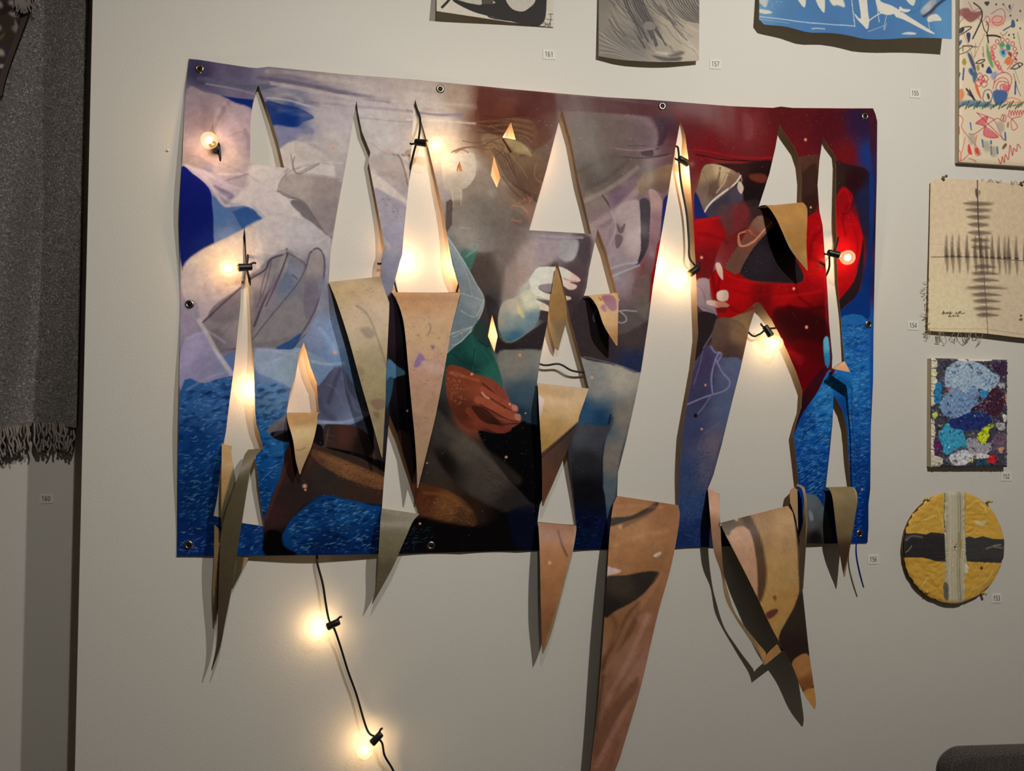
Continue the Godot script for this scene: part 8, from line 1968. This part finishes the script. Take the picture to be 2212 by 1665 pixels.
func build_throw() -> void:
	# tweed: dark and light wool flecks
	var s := {"im": Image.create_empty(512, 512, false, Image.FORMAT_RGBA8), "w": 512, "h": 512}
	s.im.fill(Color("6e6a66"))
	var rng := random(17)
	var st := []
	for c in ["2e2b2b", "b0a89e", "403c3a", "cfc5b8", "857a74", "948e86"]:
		for i in 8:
			st.append(stamp(rng.randf_range(5, 10), rng.randf_range(2.2, 3.2), rng.randf_range(-1.5, 1.5), Color(c), 0.9, rng.randf_range(-2, 2)))
	for i in 9000:
		var im: Image = st[rng.randi() % st.size()]
		s.im.blend_rect(im, Rect2i(Vector2i.ZERO, im.get_size()), Vector2i(rng.randi_range(-8, 508), rng.randi_range(-8, 508)))
	var tweed := material(Color.WHITE, 0.95)
	tweed.albedo_texture = ImageTexture.create_from_image(s.im)
	tweed.rim_enabled = true
	tweed.rim = 0.3
	var o := thing("woollen_throw", Vector3.ZERO, "grey tweed woollen throw with a knotted fringe hanging on the recessed wall", "throw")
	var g := []
	var uvs := []
	for i in 41:
		var t := i / 40.0
		var row := PackedVector3Array()
		var ur := PackedVector2Array()
		for j in 61:
			var u := j / 60.0
			var left := -420.0
			var right := lerpf(208.0, 166.0, pow(t, 0.8))
			var x := lerpf(left, right, u)
			var y := lerpf(-420.0, 930.0 - 14.0 * sin(u * 9.0) + (1.0 - u) * 18.0, t)
			var fold := 0.011 * sin((x + y * 0.16) * 0.045) + 0.008 * sin(x * 0.021 - y * 0.004 + 1.0)
			var v := at(x, y, -0.225 + fold * (0.3 + 0.7 * t))
			row.append(v)
			ur.append(Vector2(v.x, -v.y) * 2.6)
		g.append(row)
		uvs.append(ur)
	part("cloth", slab(g, uvs, 0.004, tweed, tweed), null, o)
	# fringe strands, too thin to tell apart one by one
	for shade in 2:
		var all := SurfaceTool.new()
		all.begin(Mesh.PRIMITIVE_TRIANGLES)
		for i in 130:
			var u := (i + 0.5 * shade) / 130.0
			var x := lerpf(-420.0, 164.0, u)
			var y := 930.0 - 14.0 * sin(u * 9.0) + (1.0 - u) * 18.0
			if (x > 62 and x < 70) or (x > 86 and x < 92):
				continue
			var pull := 7.0 * sin(x * 0.11)
			var l := rng.randf_range(48, 60)
			var depth := -0.222 - 0.006 * shade
			var pts := [at(x, y - 6, depth)]
			for k in 5:
				pts.append(at(x + rng.randf_range(-4.5, 4.5) + pull * (k + 1) / 5.0, y + l * (k + 1) / 5.0, depth + rng.randf_range(-0.007, 0.007)))
			all.append_from(tube(curve3(pts, 4), 0.0026, 6, 0.85), 0, Transform3D())
		var fr := part("fringe", all.commit(), material(Color(0.56, 0.52, 0.48) if shade == 0 else Color(0.13, 0.12, 0.115), 0.95), o)
		fr.set_meta("kind", "stuff")
	# patterned scarf lying over the throw at the top left, with its woven border
	var sc := thing("patterned_scarf", Vector3.ZERO, "dark patterned scarf edge with a woven border over the throw at the top left", "scarf")
	var pt := {"im": Image.create_empty(256, 256, false, Image.FORMAT_RGBA8), "w": 256, "h": 256}
	pt.im.fill(Color("3a2c24"))
	st = []
	for c in ["b7b0a4", "241a18", "6b5a3c", "8a8478", "3c2a4a"]:
		for i in 6:
			st.append(stamp(rng.randf_range(14, 40), rng.randf_range(6, 22), rng.randf_range(-1.5, 1.5), Color(c), 0.9, rng.randf_range(-4, 4)))
	for i in 200:
		var im: Image = st[rng.randi() % st.size()]
		pt.im.blend_rect(im, Rect2i(Vector2i.ZERO, im.get_size()), Vector2i(rng.randi_range(-20, 250), rng.randi_range(-20, 250)))
	var pm := material(Color.WHITE, 0.9)
	pm.albedo_texture = ImageTexture.create_from_image(pt.im)
	var band := func(lx: Array, rx: Array, z: float, m: Material, called: String):
		var gg := []
		var uu := []
		for i in 17:
			var t := i / 16.0
			var row := PackedVector3Array()
			var ur := PackedVector2Array()
			for j in 9:
				var x := lerpf(along(lx, t), along(rx, t), j / 8.0)
				var v := at(x, lerpf(-200.0, 208.0, t), z + 0.006 * sin(x * 0.05 + t * 5.0))
				row.append(v)
				ur.append(Vector2(v.x, -v.y) * 3.0)
			gg.append(row)
			uu.append(ur)
		part(called, slab(gg, uu, 0.003, m, m), null, sc)
	band.call([-300, -300, -300], [108, 62, -4], -0.200, pm, "cloth")
	band.call([104, 58, -10], [114, 70, 4], -0.196, material(Color(0.3, 0.25, 0.23), 0.9), "border")
	var tuft := SurfaceTool.new()
	tuft.begin(Mesh.PRIMITIVE_TRIANGLES)
	for i in 40:
		var x := 32.0 + rng.randf() * 34.0
		var pts := [at(x, rng.randf_range(-30, -5), -0.190), at(x + rng.randf_range(-6, 6), 6, -0.181), at(x + rng.randf_range(-10, 14), rng.randf_range(14, 32), -0.187)]
		tuft.append_from(tube(curve3(pts, 4), 0.0016, 5, 0.7), 0, Transform3D())
	var tf := part("tuft", tuft.commit(), material(Color(0.55, 0.52, 0.5), 0.9), sc)
	tf.set_meta("kind", "stuff")

func rounded_pad(w: float, h: float, d: float, r: float) -> ArrayMesh:
	# upholstered pad: rounded rectangle outline with a puffed face on both sides
	var outline := PackedVector2Array()
	for c in [[w / 2 - r, h / 2 - r, 0.0], [-w / 2 + r, h / 2 - r, PI / 2], [-w / 2 + r, -h / 2 + r, PI], [w / 2 - r, -h / 2 + r, PI * 1.5]]:
		for i in 9:
			var a: float = c[2] + PI / 2 * i / 8.0
			outline.append(Vector2(c[0] + cos(a) * r, c[1] + sin(a) * r))
	var st := SurfaceTool.new()
	st.begin(Mesh.PRIMITIVE_TRIANGLES)
	st.set_smooth_group(0)
	var rings := []
	for k in [[0.0, 1.0], [0.5, 0.96], [0.85, 0.86], [0.96, 0.68], [1.0, 0.4], [1.0, 0.0], [1.0, -0.4], [0.96, -0.68], [0.85, -0.86], [0.5, -0.96], [0.0, -1.0]]:
		var ring := PackedVector3Array()
		for v in outline:
			ring.append(Vector3(v.x * k[0], v.y * k[0], k[1] * d / 2) if k[0] < 0.85 else Vector3(v.x - signf(v.x) * (1.0 - k[0]) * d, v.y - signf(v.y) * (1.0 - k[0]) * d, k[1] * d / 2))
		rings.append(ring)
	for i in rings.size() - 1:
		for j in outline.size():
			var n := (j + 1) % outline.size()
			for v in [rings[i][j], rings[i + 1][n], rings[i][n], rings[i][j], rings[i + 1][j], rings[i + 1][n]]:
				st.set_uv(Vector2(v.x, v.y) * 6.0)
				st.add_vertex(v)
	st.index()
	st.generate_normals()
	return st.commit()

func build_chair() -> void:
	var nz := FastNoiseLite.new()
	nz.seed = 8
	nz.frequency = 0.16
	nz.fractal_octaves = 2
	var ramp := Gradient.new()
	ramp.offsets = PackedFloat32Array([0.3, 0.5, 0.7])
	ramp.colors = PackedColorArray([Color("1b1817"), Color("3a3532"), Color("5d5650")])
	var weave := NoiseTexture2D.new()
	weave.width = 256
	weave.height = 256
	weave.seamless = true
	weave.noise = nz
	weave.color_ramp = ramp
	var cloth := material(Color.WHITE, 0.9)
	cloth.albedo_texture = weave
	cloth.rim_enabled = true
	cloth.rim = 0.3
	cloth.uv1_triplanar = true
	cloth.uv1_scale = Vector3(7, 7, 7)
	var z := 0.34
	var c := at(2026, 1640, z)
	var top := at(2075, 1608, z).y
	var o := thing("upholstered_chair", Vector3(c.x + 0.23, 0, z), "dark grey upholstered chair back at the lower right corner", "chair")
	o.rotation.y = deg_to_rad(-3)
	var back := part("backrest", rounded_pad(0.46, 0.42, 0.055, 0.05), cloth, o, Vector3(0, top - 0.21, 0))
	back.rotation.x = deg_to_rad(8)
	part("seat", rounded_pad(0.47, 0.46, 0.07, 0.05), cloth, o, Vector3(0, 0.44, 0.27)).rotation.x = deg_to_rad(90)
	var rod := func(a: Vector3, b: Vector3, called: String): part(called, tube(PackedVector3Array([a, a.lerp(b, 0.5), b]), 0.011, 10), mat.black, o)
	for sx in [-1.0, 1.0]:
		rod.call(Vector3(0.2 * sx, 0.0, -0.03), Vector3(0.19 * sx, 0.6, 0.005), "leg")
		rod.call(Vector3(0.2 * sx, 0.0, 0.47), Vector3(0.2 * sx, 0.42, 0.44), "leg")
		rod.call(Vector3(0.195 * sx, 0.405, 0.0), Vector3(0.2 * sx, 0.405, 0.45), "seat_rail")
